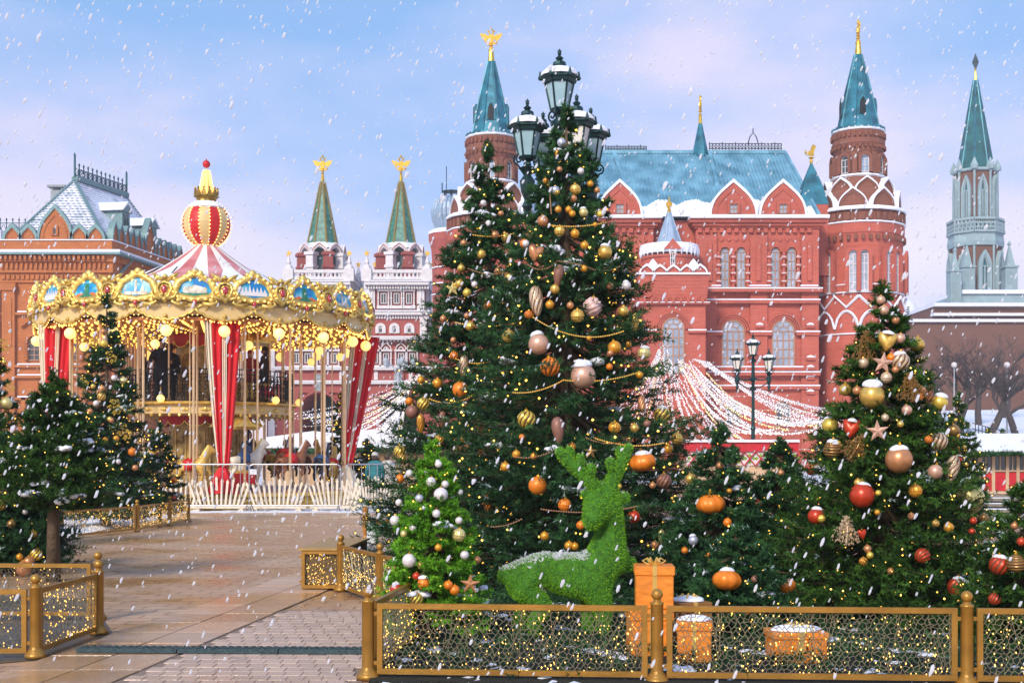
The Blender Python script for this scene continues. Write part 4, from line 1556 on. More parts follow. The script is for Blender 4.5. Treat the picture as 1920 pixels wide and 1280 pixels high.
for a, b in ((6, 30), (84, 96), (180, 203)):
    pil.box(lx(a), lx(b), -.35, .05, -.2, z(531))
    pil.box(lx(a) - .12, lx(b) + .12, -.5, .05, z(545), z(532))
    pil.box(lx(a) + .25, lx(b) - .25, -.42, -.3, z(650), z(560))
pil.T = Ts
for q in (.2, 4.6, 9.2, 13.9):
    pil.box(q, q + 1.0, -.35, .05, -.2, z(531))
    pil.box(q - .12, q + 1.12, -.5, .05, z(545), z(532))
pil.T = None
pil.build('pilaster', BRICK_O, hall)
m, sn = MB(), MB()
for py in (586, 684, 704, 745):
    m.box(wl, .05, -.32, .05, z(py) - .22, z(py))
    sn.box(lx(35), lx(85), -.36, .02, z(py) + .003, z(py) + .12)
    sn.box(lx(100), lx(150), -.36, .02, z(py) + .003, z(py) + .12)
for cx in (65, 139):
    o1 = [(lx(cx - 26), z(612)), (lx(cx), z(594)), (lx(cx + 26), z(612))]
    o2 = [(lx(cx - 22), z(612)), (lx(cx), z(597)), (lx(cx + 22), z(612))]
    m.strip(o1, o2, -.35, .03)
    o1 = round_arch(lx(cx), z(676), 34 * s, 52 * s)
    o2 = round_arch(lx(cx), z(676), 24 * s, 46 * s)
    m.strip(o1, o2, -.28, .03)
    for k in range(8):
        for sg in (-1, 1):
            m.box(lx(cx + sg * 15) - .22, lx(cx + sg * 15) + .22, -.36, .03, z(674 - k * 5), z(671.5 - k * 5))
m.build('brick_moulding', BRICK_O, hall)
sn.build('string_snow', SNOW, hall)
for cx in (65, 139):
    window(hall, lx(cx), z(676), 23 * s, 43 * s, -.02, None, 'arch', GLASS_D, WOODF, 2, 3, .1)
    window(hall, lx(cx), z(577), 13 * s, 34 * s, -.02, None, 'arch', GLASS_D, WOODF, 2, 2, .09, trim=BRICK_O, tw=.25, tp=.25)
    window(hall, lx(cx), z(800), 30 * s, 66 * s, -.02, None, 'arch', GLASS_D, WOODF, 2, 3, .1, trim=BRICK_O, tw=.4, tp=.3)
for q in (2.9, 7.4, 12):
    window(hall, q, z(676), 1.1, 43 * s, -.02, Ts, 'arch', GLASS_D, WOODF, 2, 3, .1, trim=BRICK_O, tw=.3, tp=.3)
    window(hall, q, z(577), .8, 34 * s, -.02, Ts, 'arch', GLASS_D, WOODF, 2, 2, .09, trim=BRICK_O, tw=.3, tp=.3)
# keel gables along the parapet
VERD = MATS['verdigris']
for cx, w_, h_ in ((25, 27, 22), (55, 27, 22), (105, 58, 58), (150, 27, 22), (181, 27, 22)):
    gable(hall, lx(cx), z(450), w_ * s, h_ * s, .25, .5, BRICK_O, snowm=VERD, sw=.22)
window(hall, lx(105), z(442), 8 * s, 15 * s, -.3, None, 'rect', GLASS_D, BRICK_O, 1, 1, .08, trim=BRICK_O, tw=.12, tp=.12)
for i in range(13):
    q = .7 + i * 1.15
    if i == 6:
        gable(hall, q + .1, z(450), 1.9, 3.0, .25, .5, BRICK_O, Ts, snowm=VERD, sw=.2)
    elif i in (5, 7):
        gable(hall, q + (.0 if i == 5 else .2) - (.15 if i == 5 else -.15), z(450), .7, 1.2, .25, .5, BRICK_O, Ts, snowm=VERD, sw=.15)
    else:
        gable(hall, q, z(450), .95, 1.5, .25, .5, BRICK_O, Ts, snowm=VERD, sw=.16)
# steep roof
zb = z(446)
r1 = Vector((X(140, 121) - X(204, DL), 6.0, Z(338, 121)))
r2 = Vector((X(237, 128) - X(204, DL), 13.0, Z(338, 121) - .2))
rc = [Vector((wl + .5, .6, zb)), Vector((-.5, .6, zb)), Vector((back.x - .6, back.y - .5, zb)), Vector((wl + back.x + .6, back.y + 3, zb))]
ROOFM = bpy.data.materials.new('snowy_tile_roof')
ROOFM.use_nodes = True
nd, lk = ROOFM.node_tree.nodes, ROOFM.node_tree.links
p = nd['Principled BSDF']
p.inputs['Roughness'].default_value = .7
tcn = nd.new('ShaderNodeTexCoord')
n1 = nd.new('ShaderNodeTexNoise')
n1.inputs['Scale'].default_value = .45
n1.inputs['Detail'].default_value = 8
n1.inputs['Roughness'].default_value = .7
lk.new(tcn.outputs['Object'], n1.inputs['Vector'])
rm = nd.new('ShaderNodeMapRange')
rm.inputs['From Min'].default_value = .52
rm.inputs['From Max'].default_value = .66
lk.new(n1.outputs['Fac'], rm.inputs['Value'])
mx = nd.new('ShaderNodeMix')
mx.data_type = 'RGBA'
mx.inputs['A'].default_value = (.74, .76, .84, 1)
mx.inputs['B'].default_value = (.12, .24, .27, 1)
lk.new(rm.outputs[0], mx.inputs['Factor'])
lk.new(mx.outputs['Result'], p.inputs['Base Color'])
m = MB()
vs = [tuple(v) for v in rc] + [tuple(r1), tuple(r2)]
m.add(vs, [(0, 1, 4), (1, 2, 5, 4), (2, 3, 5), (3, 0, 4, 5), (3, 2, 1, 0)])
rf = m.build('roof', ROOFM, hall)
# tile courses on the two visible slopes
m = MB()
def course(a0, a1, b0, b1, n):
    for k in range(1, n):
        u = k / n
        p0 = a0.lerp(b0, u)
        p1 = a1.lerp(b1, u)
        nn = int((p1 - p0).length / .45)
        nn = max(nn, 1)
        for i in range(nn):
            q = p0.lerp(p1, (i + .5) / nn) + Vector((0, 0, .03))
            m.octa(tuple(q), .26, (1, 1, .35))
course(rc[0], rc[1], r1, r1, 22)
course(rc[1], rc[2], r1, r2, 22)
m.build('scale_tiles', ROOFM, rf)
m = MB()
for a, b in ((rc[0], r1), (rc[1], r1), (rc[2], r2)):
    m.beam(tuple(a), tuple(b), .28, .22)
m.beam(tuple(r1 + Vector((0, 0, .15))), tuple(r2 + Vector((0, 0, .15))), .7, .45)
m.build('roof_ridge', VERD, rf)
# iron cresting along the ridge
CREST = mat('crest_iron', (.02, .10, .12), .5, .4)
m = MB()
n_ = 12
for i in range(n_ + 1):
    q = r1.lerp(r2, i / n_)
    h_ = 1.55 if i not in (0, n_) else 2.4
    m.tube([(q.x, q.y, q.z + .3), (q.x, q.y, q.z + h_)], .06 if i not in (0, n_) else .11, 5)
    m.octa((q.x, q.y, q.z + h_), .11, (1, 1, 2.2))
    if i < n_:
        q2 = r1.lerp(r2, (i + 1) / n_)
        for zz in (.45, 1.15):
            m.beam((q.x, q.y, q.z + zz), (q2.x, q2.y, q2.z + zz), .07)
        mid = (q + q2) / 2
        d_ = (q2 - q)
        pts = []
        for k in range(9):
            a = 2 * PI * k / 8
            pts.append((mid.x + d_.x * .38 * math.cos(a), mid.y + d_.y * .38 * math.cos(a), mid.z + .8 + .3 * math.sin(a)))
        m.tube(pts, .05, 4)
        m.beam((q.x, q.y, q.z + .5), (q2.x, q2.y, q2.z + 1.1), .04)
        m.beam((q2.x, q2.y, q2.z + .5), (q.x, q.y, q.z + 1.1), .04)
m.build('ridge_cresting', CREST, rf)
# snowy dormers on the side slope
for (u, v) in ((.30, .33), (.66, .22)):
    p0 = rc[1].lerp(rc[2], u)
    p1 = r1.lerp(r2, u)
    q = p0.lerp(p1, v)
    m = MB(Matrix.Translation(q) @ Ts)
    m.box(-.75, .75, -1.1, 1.5, -.6, 1.25)
    m.prism([(-1.0, 1.26), (0, 2.0), (1.0, 1.26)], -1.25, 1.9)
    dm = m.build('dormer', VERD, rf)
    m = MB(Matrix.Translation(q) @ Ts)
    m.strip([(-1.12, 1.30), (0, 2.25), (1.12, 1.30)], [(-1.0, 1.27), (0, 2.01), (1.0, 1.27)], -1.32, 1.9)
    m.build('dormer_snow', SNOW, dm)
    m = MB(Matrix.Translation(q) @ Ts)
    m.box(-.4, .4, -1.14, -1.05, -.2, 1.0)
    m.build('dormer_window', GLASS_D, dm)
m = MB()
q = rc[0].lerp(r1, .45)
m.box(q.x - .1, q.x + 1.0, q.y + 3, q.y + 4.2, q.z + .2, q.z + 2.6)
m.box(q.x - .4, q.x + 1.3, q.y + 2.8, q.y + 4.4, q.z + 2.9, q.z + 3.1)
for a in (0, .9):
    m.box(q.x + a - .05, q.x + a + .1, q.y + 3, q.y + 3.1, q.z + 2.6, q.z + 2.9)
m.build('chimney', mat('chimney_stone', (.3, .33, .33), .8), hall)
# downpipe at the corner
m = MB(Ts)
m.tube([(2.6, -1.0, z(476)), (2.4, -.9, z(484)), (1.0, -.55, z(510)), (.8, -.5, z(530)), (.8, -.5, 0)], .14, 6)
m.build('downpipe', VERD, hall)
# lower wing that carries on to the left
wing = thing('hall_wing', 'lower orange brick wing with an iron roof railing beside the steep roof', 'building', (X(4, 124), 124, 0))
m = MB()
m.box(-25, -.2, 0, 14, -.3, Z(452, 124))
m.build('wall', BRICK_O, wing)
m = MB()
m.box(-25, .2, -.9, 13, Z(452, 124) + .003, Z(434, 124))
m.build('roof_snow', SNOW, wing)
m = MB()
zz = Z(434, 124)
for i in range(40):
    q = .2 + 4 - i * .62
    m.tube([(q, 3, zz), (q, 3, zz + 1.65)], .05, 4)
    m.octa((q, 3, zz + 1.7), .1, (1, 1, 2))
    m.tube([(q - .3, 3, zz + .35), (q - .55, 3, zz + .8), (q - .3, 3, zz + 1.25), (q - .06, 3, zz + .8), (q - .3, 3, zz + .35)], .04, 4)
for h_ in (.25, 1.35):
    m.beam((5, 3, zz + h_), (-20, 3, zz + h_), .07)
m.build('roof_railing', CREST, wing)
# ================================================================== two-deck carousel
BULB = lamp_mat('warm_bulb', (1.0, 0.50, 0.08), 1.5)
GLOBE = lamp_mat('globe_lamp_glass', (1.0, 0.68, 0.18), 0.6, (0.85, 0.7, 0.35))
CGOLD = mat('carousel_gold', (0.72, 0.42, 0.08), 0.38, 0.55, var=0.3, scale=5, c2=(0.85, 0.58, 0.16))
CREAM = mat('carousel_cream', (0.70, 0.49, 0.20), 0.45, var=0.1, scale=2)
RED = mat('carousel_red', (0.55, 0.012, 0.012), 0.5, var=0.15, scale=3)
GEM = mat('red_gem', (0.45, 0.01, 0.015), 0.12, spec=0.9, coat=0.6)
CLOTH_R = mat('red_cloth', (0.62, 0.006, 0.012), 0.7, var=0.12, scale=2)
CLOTH_C = mat('cream_cloth', (0.78, 0.66, 0.48), 0.8, var=0.08, scale=2)
BRASS = mat('brass_pole', (0.80, 0.55, 0.30), 0.3, 0.6, var=0.1)
CEIL = mat('carousel_ceiling', (0.50, 0.16, 0.03), 0.5, var=0.3, scale=2)
DRUM = mat('carousel_drum', (0.42, 0.26, 0.08), 0.5, 0.15, var=0.45, scale=3.5, c2=(0.55, 0.38, 0.13), bump=0.4, bscale=8)
CX, CY = X(387, 38.0), 38.0
CR = 4.79
car = thing('carousel', 'golden two-deck carousel with red and cream drapes and striped ball spire', 'carousel', (CX, CY, 0))
zc = lambda py: Z(py, 38.0)
def polar(r, th, z_=0.0):
    """th measured from the side facing the camera plane (-y), towards +x"""
    return (r * math.sin(th), -r * math.cos(th), z_)
def PT(r, th):
    """local frame on the rim: x tangential, -y outward"""
    return Matrix.Rotation(th, 4, 'Z') @ Matrix.Translation((0, -r, 0))
# platform
m = MB()
m.lathe([(4.55, .02), (4.55, .10), (4.5, .11), (4.5, .34), (4.62, .35), (4.62, .42), (4.4, .43)], 60)
pf = m.build('platform', mat('platform_yellow', (0.72, 0.47, 0.10), .5, var=.15, scale=4), car)
m = MB()
for i in range(60):
    m.T = PT(4.5, 2 * PI * (i + .5) / 60)
    m.box(-.19, .19, -.03, .02, .14, .31)
    m.ball((0, -.03, .225), .07, 8, 5, (1.3, .4, .8))
m.T = None
m.build('platform_panels', CGOLD, pf, kind='stuff')
m = MB()
m.lathe([(4.4, .431), (4.4, .45), (.5, .45)], 60)
m.build('lower_floor', mat('carousel_floor', (.34, .17, .12), .5, var=.2), car)
# centre drums
m = MB()
m.lathe([(1.05, .45), (1.05, 2.62)], 12, (0, 0, 0), PI / 12)
d1 = m.build('lower_drum', DRUM, car)
m = MB()
for i in range(12):
    th = 2 * PI * i / 12
    m.T = PT(1.03, th)
    m.ring([(-.22, .9), (-.22, 2.2), (.22, 2.2), (.22, .9)], [(-.18, .94), (-.18, 2.16), (.18, 2.16), (.18, .94)], -.03, .02)
    for zz in (1.2, 1.55, 1.9):
        m.ball((0, -.01, zz), .1, 8, 5, (1, .35, 1))
m.T = None
m.build('carved_panels', DRUM, d1)
m = MB()
m.lathe([(.85, 2.9), (.85, 5.0)], 12, (0, 0, 0), PI / 12)
d2 = m.build('upper_drum', DRUM, car)
m = MB()
for i in range(12):
    th = 2 * PI * i / 12
    m.T = PT(.83, th)
    m.ring(round_arch(0, 3.2, .34, 1.2), round_arch(0, 3.24, .27, 1.12), -.03, .02)
    m.ball((0, -.01, 3.8), .08, 8, 5, (1, .35, 1.4))
m.T = None
m.build('carved_panels', DRUM, d2)
def scallops(r, z1, h, n, name, parent, mt, gold=None):
    m = MB()
    for i in range(n):
        T = PT(r, 2 * PI * i / n)
        w = 2 * r * math.tan(PI / n)
        m.T = T
        pts = [(-w / 2, z1), (w / 2, z1), (w / 2, z1 - h * .55)] + [(w / 2 * math.cos(PI * k / 8), z1 - h * .55 - h * .45 * math.sin(PI * k / 8)) for k in range(1, 8)] + [(-w / 2, z1 - h * .55)]
        m.prism(pts, -.03, .02)
    o = m.build(name, mt, parent)
    if gold:
        m = MB()
        for i in range(n):
            m.T = PT(r, 2 * PI * i / n)
            w = 2 * r * math.tan(PI / n)
            m.tube([(w / 2 * math.cos(PI * k / 8), -.035, z1 - h * .55 - h * .45 * math.sin(PI * k / 8)) for k in range(9)], .02, 5)
        m.build('gilt_edge', gold, o)
    return o
scallops(1.3, 2.62, .32, 14, 'lower_valance', car, RED, CGOLD)
scallops(1.0, 5.0, .42, 12, 'upper_valance', car, RED, CGOLD)
# upper deck
m = MB()
m.lathe([(1.2, 2.58), (2.40, 2.58), (2.52, 2.62), (2.52, 2.84), (2.60, 2.86), (2.60, 2.93), (2.4, 2.94), (.8, 2.94)], 48)
ud = m.build('upper_deck', CREAM, car)
m = MB()
m.lathe([(2.61, 2.86), (2.65, 2.89), (2.61, 2.95), (2.55, 2.96)], 48)
for i in range(28):
    m.T = PT(2.53, 2 * PI * i / 28)
    m.ball((0, -.0, 2.73), .05, 8, 5, (3.0, .5, .8))
    m.ball((0, -.02, 2.74), .045, 8, 5, (1, .6, 1.2))
    for k in range(2):
        m.ball((-.14 + .28 * k, 0, 2.57), .05, 6, 4)
m.T = None
m.build('deck_mouldings', CGOLD, ud)
# railing: wrought iron bays
for i in range(14):
    th = 2 * PI * (i + .5) / 14
    m = MB(PT(2.45, th))
    w = 2 * 2.45 * math.tan(PI / 14)
    for zz in (2.98, 3.72, 3.86):
        m.beam((-w / 2, 0, zz), (w / 2, 0, zz), .025)
    m.beam((-w / 2, 0, 2.94), (-w / 2, 0, 3.9), .035)
    nb = 7
    for k in range(nb):
        x_ = -w / 2 + w * (k + .5) / nb
        m.beam((x_, 0, 2.98), (x_, 0, 3.86), .016)
        for zz in (3.15, 3.36, 3.57):
            pts = [(x_ + .045 * math.cos(a), 0, zz + .085 * math.sin(a)) for a in [2 * PI * q / 8 for q in range(8)]]
            m.tube(pts, .012, 4, closed=True)
    m.build('deck_railing', BLACK_IRON, car)
# brass poles
for (r_, n_, zt, off, rad) in ((4.25, 20, 5.05, .5, .035), (3.2, 12, 5.05, .3, .03), (2.3, 14, 5.05, .5, .028)):
    for i in range(n_):
        th = 2 * PI * (i + off) / n_
        x_, y_, _ = polar(r_, th)
        z0 = .45 if r_ > 2.5 else 2.94
        m = MB()
        m.tube([(x_, y_, z0), (x_, y_, zt)], rad, 8)
        m.lathe([(rad * 2.4, z0), (rad * 2.4, z0 + .05), (rad * 1.2, z0 + .12)], 8, (x_, y_, 0))
        m.build('pole', BRASS, car)
# ceiling with radial rows of bulbs
m = MB()
m.lathe([(4.7, 4.97), (4.7, 5.06), (3.4, 5.07), (.85, 5.08)], 60)
m.build('ceiling', CEIL, car)
m = MB()
nb_ = 0
for i in range(60):
    th = 2 * PI * i / 60
    for k in range(13 if i % 2 == 0 else 9):
        r_ = 4.6 - k * .27
        m.octa(polar(r_, th, 4.93 + (4.7 - r_) * .012), .042)
for i in range(120):
    m.octa(polar(4.68, 2 * PI * i / 120, 4.95), .04)
m.build('ceiling_bulbs', BULB, car, kind='stuff')
m = MB()
for i in range(20):
    th = 2 * PI * i / 20
    a, b = polar(4.6, th, 4.95), polar(1.0, th, 4.99)
    m.beam(a, b, .05, .06)
m.build('ceiling_beams', CGOLD, car)
# rim: cream valance drum, scalloped skirt, painted cartouches and winged shields
m = MB()
m.lathe([(4.66, 5.12), (4.72, 5.2), (4.82, 5.36), (4.72, 5.5), (4.72, 5.6), (4.6, 5.62)], 80)
rim = m.build('rim_band', CREAM, car)
PIC = bpy.data.materials.new('painted_view')
PIC.use_nodes = True
nd, lk = PIC.node_tree.nodes, PIC.node_tree.links
p = nd['Principled BSDF']
p.inputs['Roughness'].default_value = .4
oi = nd.new('ShaderNodeObjectInfo')
tcn = nd.new('ShaderNodeTexCoord')
va = nd.new('ShaderNodeVectorMath')
va.operation = 'ADD'
lk.new(tcn.outputs['Object'], va.inputs[0])
n1 = nd.new('ShaderNodeTexNoise')
n1.inputs['Scale'].default_value = 3.2
n1.inputs['Detail'].default_value = 2
lk.new(va.outputs[0], n1.inputs['Vector'])
lk.new(oi.outputs['Random'], va.inputs[1])
rp = nd.new('ShaderNodeValToRGB')
rp.color_ramp.interpolation = 'LINEAR'
rp.color_ramp.elements[0].color = (.01, .20, .50, 1)
rp.color_ramp.elements[0].position = .35
rp.color_ramp.elements[1].color = (.35, .62, .72, 1)
rp.color_ramp.elements[1].position = .68
e = rp.color_ramp.elements.new(.52)
e.color = (.02, .36, .58, 1)
lk.new(n1.outputs['Fac'], rp.inputs['Fac'])
lk.new(rp.outputs[0], p.inputs['Base Color'])
PGREEN = mat('painted_green', (.03, .20, .10), .5, var=.4, scale=9)
PCITY = mat('painted_city', (.55, .45, .30), .5, var=.35, scale=9, c2=(.75, .70, .6))
PORANGE = mat('painted_orange', (.75, .16, .02), .5, var=.3, scale=7)
def cart(sx_, sz_):
    """three-lobed cartouche outline around (0,0), anticlockwise from lower left"""
    pts = []
    for i in range(48):
        a = 2 * PI * i / 48
        r_ = 1.0 + .10 * math.cos(3 * (a - PI / 2)) + .05 * math.cos(6 * (a - PI / 2))
        pts.append((sx_ * r_ * math.cos(a), sz_ * r_ * math.sin(a)))
    return pts[::-1]
OFF = R(10)
ZP = 5.80
cart_frame = MB()
cart_frame.ring(cart(.60, .40), cart(.40, .235), -.06, .06)
for k, (px_, pz_, rr) in enumerate(((0, .44, .10), (-.14, .40, .07), (.14, .40, .07), (-.52, .24, .08), (.52, .24, .08), (-.60, -.12, .09), (.60, -.12, .09), (-.42, -.33, .08), (.42, -.33, .08))):
    cart_frame.ball((px_, -.03, pz_), rr, 8, 6, (1, .6, 1))
for sg in (-1, 1):
    cart_frame.tube([(sg * .55, -.05, -.22), (sg * .72, -.06, -.2), (sg * .8, -.06, -.06), (sg * .72, -.06, .04), (sg * .66, -.06, -.04)], [.06, .05, .045, .04, .03], 6)
    cart_frame.tube([(sg * .2, -.05, -.42), (sg * .42, -.06, -.46), (sg * .58, -.06, -.38), (sg * .5, -.06, -.3)], [.05, .05, .04, .03], 6)
cart_frame_me = cart_frame.mesh('cartouche_frame', CGOLD, True)
cb_ = MB()
for i in range(18):
    a = 2 * PI * i / 18
    r_ = 1.0 + .10 * math.cos(3 * (a - PI / 2))
    cb_.octa((.53 * r_ * math.cos(a), -.085, .345 * r_ * math.sin(a)), .034)
for (q, w) in ((.12, 0), (-.12, 0)):
    cb_.octa((q, -.05, .2), .03)
cart_bulb_me = cb_.mesh('cartouche_bulbs', BULB)
pic_m = MB()
pic_m.prism(cart(.41, .245), -.02, .03)
pic_me = pic_m.mesh('picture', PIC)
gem_m = MB()
gem_m.ball((0, 0, 0), .07, 10, 8, (.8, .6, 1.1))
gem_me = gem_m.mesh('red_gem', GEM, True)
shield = MB()
sh = [(0, -.34), (-.13, -.22), (-.22, 0), (-.17, .16), (0, .22), (.17, .16), (.22, 0), (.13, -.22)]
shield.prism(sh, -.06, .06)
shield.ring([(x_ * 1.0, z_) for x_, z_ in sh], [(x_ * .7, z_ * .7) for x_, z_ in sh], -.10, -.05)
shield.ball((0, -.03, .33), .075, 8, 6)
shield.tube([(0, 0, .2), (0, 0, .34)], .05, 6)
for sg in (-1, 1):
    wng = [(sg * .05, .20), (sg * .16, .24), (sg * .22, .32), (sg * .28, .33), (sg * .36, .44), (sg * .24, .41), (sg * .10, .34), (sg * .04, .28)]
    shield.prism(wng[::sg], -.05, .03)
    shield.tube([(sg * .1, -.06, -.25), (sg * .26, -.07, -.22), (sg * .33, -.07, -.10), (sg * .26, -.07, -.04)], [.05, .045, .04, .03], 6)
shield_me = shield.mesh('winged_shield', CGOLD, True)
biggem = MB()
biggem.ball((0, -.1, -.02), .09, 10, 8, (.85, .5, 1.25))
biggem_me = biggem.mesh('red_gem', GEM, True)
skirt = MB()
w = 2 * 4.74 * math.tan(PI / 20)
pts = [(-w / 2, .12), (w / 2, .12), (w / 2, -.02)] + [(w / 2 - w * k / 12, -.02 - .24 * (math.sin(PI * k / 12) ** .8) - .05 * (k % 3 == 0)) for k in range(1, 12)] + [(-w / 2, -.02)]
skirt.prism(pts, -.05, .0)
skirt_me = skirt.mesh('scalloped_skirt', CREAM)
lace = MB()
lace.tube([(w / 2 - w * k / 24, -.06, -.03 - .26 * (math.sin(PI * k / 24) ** .8) + .025 * math.cos(k * 2.1)) for k in range(25)], .035, 6)
for sg in (-1, 1):
    lace.tube([(sg * w * .48, -.06, .02), (sg * w * .38, -.06, .09), (sg * w * .28, -.06, .03), (sg * w * .33, -.06, -.05)], [.035, .04, .03, .02], 6)
lace.ball((0, -.06, -.2), .06, 8, 5)
lace_me = lace.mesh('gilt_lace', CGOLD, True)
lb = MB()
for k in range(14):
    lb.octa((w / 2 - w * (k + .5) / 14, -.06, -.13 - .24 * (math.sin(PI * (k + .5) / 14) ** .8)), .022)
lb_me = lb.mesh('skirt_bulbs', BULB)
rc_ = random.Random(11)
for i in range(20):
    th = OFF + 2 * PI * i / 20
    tilt = Matrix.Rotation(R(-8), 4, 'X')
    fr = link('cartouche', cart_frame_me, car)
    fr.matrix_local = PT(CR, th) @ Matrix.Translation((0, 0, ZP)) @ tilt
    link('picture', pic_me, fr)
    link('cartouche_bulbs', cart_bulb_me, fr)
    link('red_gem', gem_me, fr, None, (0, -.07, -.40))
    # little painted skyline in each view
    m = MB()
    k_ = i % 4
    if k_ == 0:
        m.box(-.3, .3, -.032, -.02, -.14, -.02)
        for q in range(6):
            m.box(-.27 + q * .1, -.23 + q * .1, -.036, -.02, -.12, .02)
        m.prism([(-.32, -.02), (0, .08), (.32, -.02)], -.034, -.02)
    elif k_ == 1:
        m.box(-.36, .36, -.032, -.02, -.16, -.06)
        for q in range(7):
            hq = rc_.uniform(.0, .16)
            m.prism([(-.34 + q * .1, -.06), (-.30 + q * .1, hq), (-.26 + q * .1, -.06)], -.034, -.02)
    elif k_ == 2:
        m.prism([(-.34, -.2), (-.1, -.12), (-.06, .16), (.05, .16), (.08, -.1), (.3, -.2)], -.034, -.02)
    else:
        m.box(-.06, .0, -.034, -.02, -.18, .2)
        m.box(-.34, .3, -.032, -.02, -.18, -.1)
        m.prism([(.1, -.1), (.16, .1), (.22, -.1)], -.034, -.02)
    m.build('painted_buildings', (PCITY, WHITE_STONE, PGREEN, PCITY)[k_], fr)
    if k_ in (2, 0):
        m = MB()
        m.prism([(-.42, -.16), (-.2, -.07), (0, -.16), (.2, -.07), (.42, -.16), (.2, -.22), (-.2, -.22)], -.03, -.02)
        m.build('painted_trees', PORANGE if k_ == 2 else PGREEN, fr)
    th2 = th + PI / 20
    sh_ = link('winged_shield', shield_me, car)
    sh_.matrix_local = PT(CR + .06, th2) @ Matrix.Translation((0, 0, ZP - .05)) @ tilt
    link('red_gem', biggem_me, sh_)
    sk = link('scalloped_skirt', skirt_me, car)
    sk.matrix_local = PT(4.74, th2) @ Matrix.Translation((0, 0, 5.27))
    link('gilt_lace', lace_me, sk)
    link('skirt_bulbs', lb_me, sk)
# globe lamps
gl = MB()
gl.ball((0, 0, 0), .155, 16, 12)
globe_me = gl.mesh('globe_lamp', GLOBE, True)
cp = MB()
cp.tube([(0, 0, .14), (0, 0, .42)], .018, 6)
cp.lathe([(.05, .13), (.06, .17), (.02, .2)], 8)
stem_me = cp.mesh('lamp_stem', CGOLD)
def globe(r_, th, z_, sc=1.0):
    o = link('globe_lamp', globe_me, car)
    o.location = polar(r_, th, z_)
    o.scale = (sc,) * 3
    link('lamp_stem', stem_me, o)
for i in range(20):
    globe(4.72, OFF + 2 * PI * (i + .5) / 20, 4.70)
for i in range(20):
    globe(3.95, OFF + 2 * PI * (i + .1) / 20, 4.42, .8) if i % 2 else None
for i in range(10):
    globe(2.72, OFF + 2 * PI * (i + .35) / 10, 3.02, .72)
# tent roof: alternate striped gores
prof = [(4.6, 5.62), (3.4, 5.95), (2.45, 6.33), (1.55, 6.78), (.85, 7.25), (.36, 7.62), (.28, 7.72)]
NG = 24
for stripe in range(2):
    m = MB()
    for g_ in range(NG):
        if g_ % 2 != stripe:
            continue
        a0 = 2 * PI * g_ / NG
        sub = 3
        for k in range(sub):
            b0 = a0 + 2 * PI / NG * k / sub
            b1 = a0 + 2 * PI / NG * (k + 1) / sub
            for (ra, za), (rb, zb_) in zip(prof[:-1], prof[1:]):
                m.add([(ra * math.cos(b0), ra * math.sin(b0), za), (ra * math.cos(b1), ra * math.sin(b1), za), (rb * math.cos(b1), rb * math.sin(b1), zb_), (rb * math.cos(b0), rb * math.sin(b0), zb_)], [(0, 1, 2, 3)])
    mt = mat('tent_canvas', (.80, .74, .66), .8, var=.05, scale=2) if stripe == 0 else mat('tent_stripe', (.55, .10, .10), .8, var=.2, scale=1.2, c2=(.6, .3, .3))
    m.build('tent_roof' if stripe == 0 else 'tent_stripes', mt, car)
# thin snow lying on the lower part of the tent
m = MB()
rs = random.Random(8)
n_ = 72
ring = []
for i in range(n_):
    a = 2 * PI * i / n_
    t_ = rs.uniform(.52, .9)
    if (i // 3) % 2 == 0:
        t_ += .3
    ring.append((a, t_))
def tentz(r_):
    for (ra, za), (rb, zb_) in zip(prof[:-1], prof[1:]):
        if rb <= r_ <= ra:
            return za + (zb_ - za) * (ra - r_) / (ra - rb)
    return prof[-1][1]
for i in range(n_):
    a0, t0 = ring[i]
    a1, t1 = ring[(i + 1) % n_]
    vs = []
    for a, t_ in ((a0, t0), (a1, t1)):
        for u in (0, .33, .66, 1):
            r_ = 4.55 - (4.55 - .9) * (t_ * .78) * u
            vs.append((r_ * math.cos(a), r_ * math.sin(a), tentz(r_) + .045))
    m.add(vs, [(k, k + 4, k + 5, k + 1) for k in range(3)])
m.build('tent_snow', SNOW, car, smooth=True)
# striped ball
BZ = zc(421)
for stripe in range(2):
    m = MB()
    NG2 = 14
    for g_ in range(NG2):
        if g_ % 2 != stripe:
            continue
        for k in range(4):
            b0 = .15 + 2 * PI * (g_ + k / 4) / NG2
            b1 = .15 + 2 * PI * (g_ + (k + 1) / 4) / NG2
            for j in range(14):
                p0 = PI * (j / 14) * .96 + .06
                p1 = PI * ((j + 1) / 14) * .96 + .06
                q = lambda p_, b_: (.70 * math.sin(p_) * math.cos(b_), .70 * math.sin(p_) * math.sin(b_), BZ - .70 * math.cos(p_) * 1.0)
                m.add([q(p0, b0), q(p0, b1), q(p1, b1), q(p1, b0)], [(0, 1, 2, 3)])
    m.build('ball_stripes', RED if stripe else CREAM, car, smooth=True)
m = MB()
for g_ in range(14):
    b_ = .15 + 2 * PI * g_ / 14
    for j in range(17):
        p_ = .35 + j * (PI - .7) / 16
        m.octa((.73 * math.sin(p_) * math.cos(b_), .73 * math.sin(p_) * math.sin(b_), BZ - .73 * math.cos(p_)), .024)
m.build('ball_bulbs', BULB, car, kind='stuff')
m = MB()
m.lathe([(.56, BZ + .45), (.53, BZ + .52), (.38, BZ + .64), (.12, BZ + .71)], 24)
m.build('ball_snow', SNOW, car, smooth=True)
CRZ = zc(381)
m = MB()
m.lathe([(.20, CRZ - .06), (.30, CRZ), (.28, CRZ + .08), (.34, CRZ + .22)], 16)
for i in range(12):
    m.T = PT(.33, 2 * PI * i / 12)
    m.prism([(-.09, CRZ + .18), (0, CRZ + .42), (.09, CRZ + .18)], -.03, .03)
    m.ball((0, 0, CRZ + .42), .035, 6, 4)
m.T = None
m.build('crown', mat('old_gold', (.32, .20, .04), .4, .6, var=.3), car)
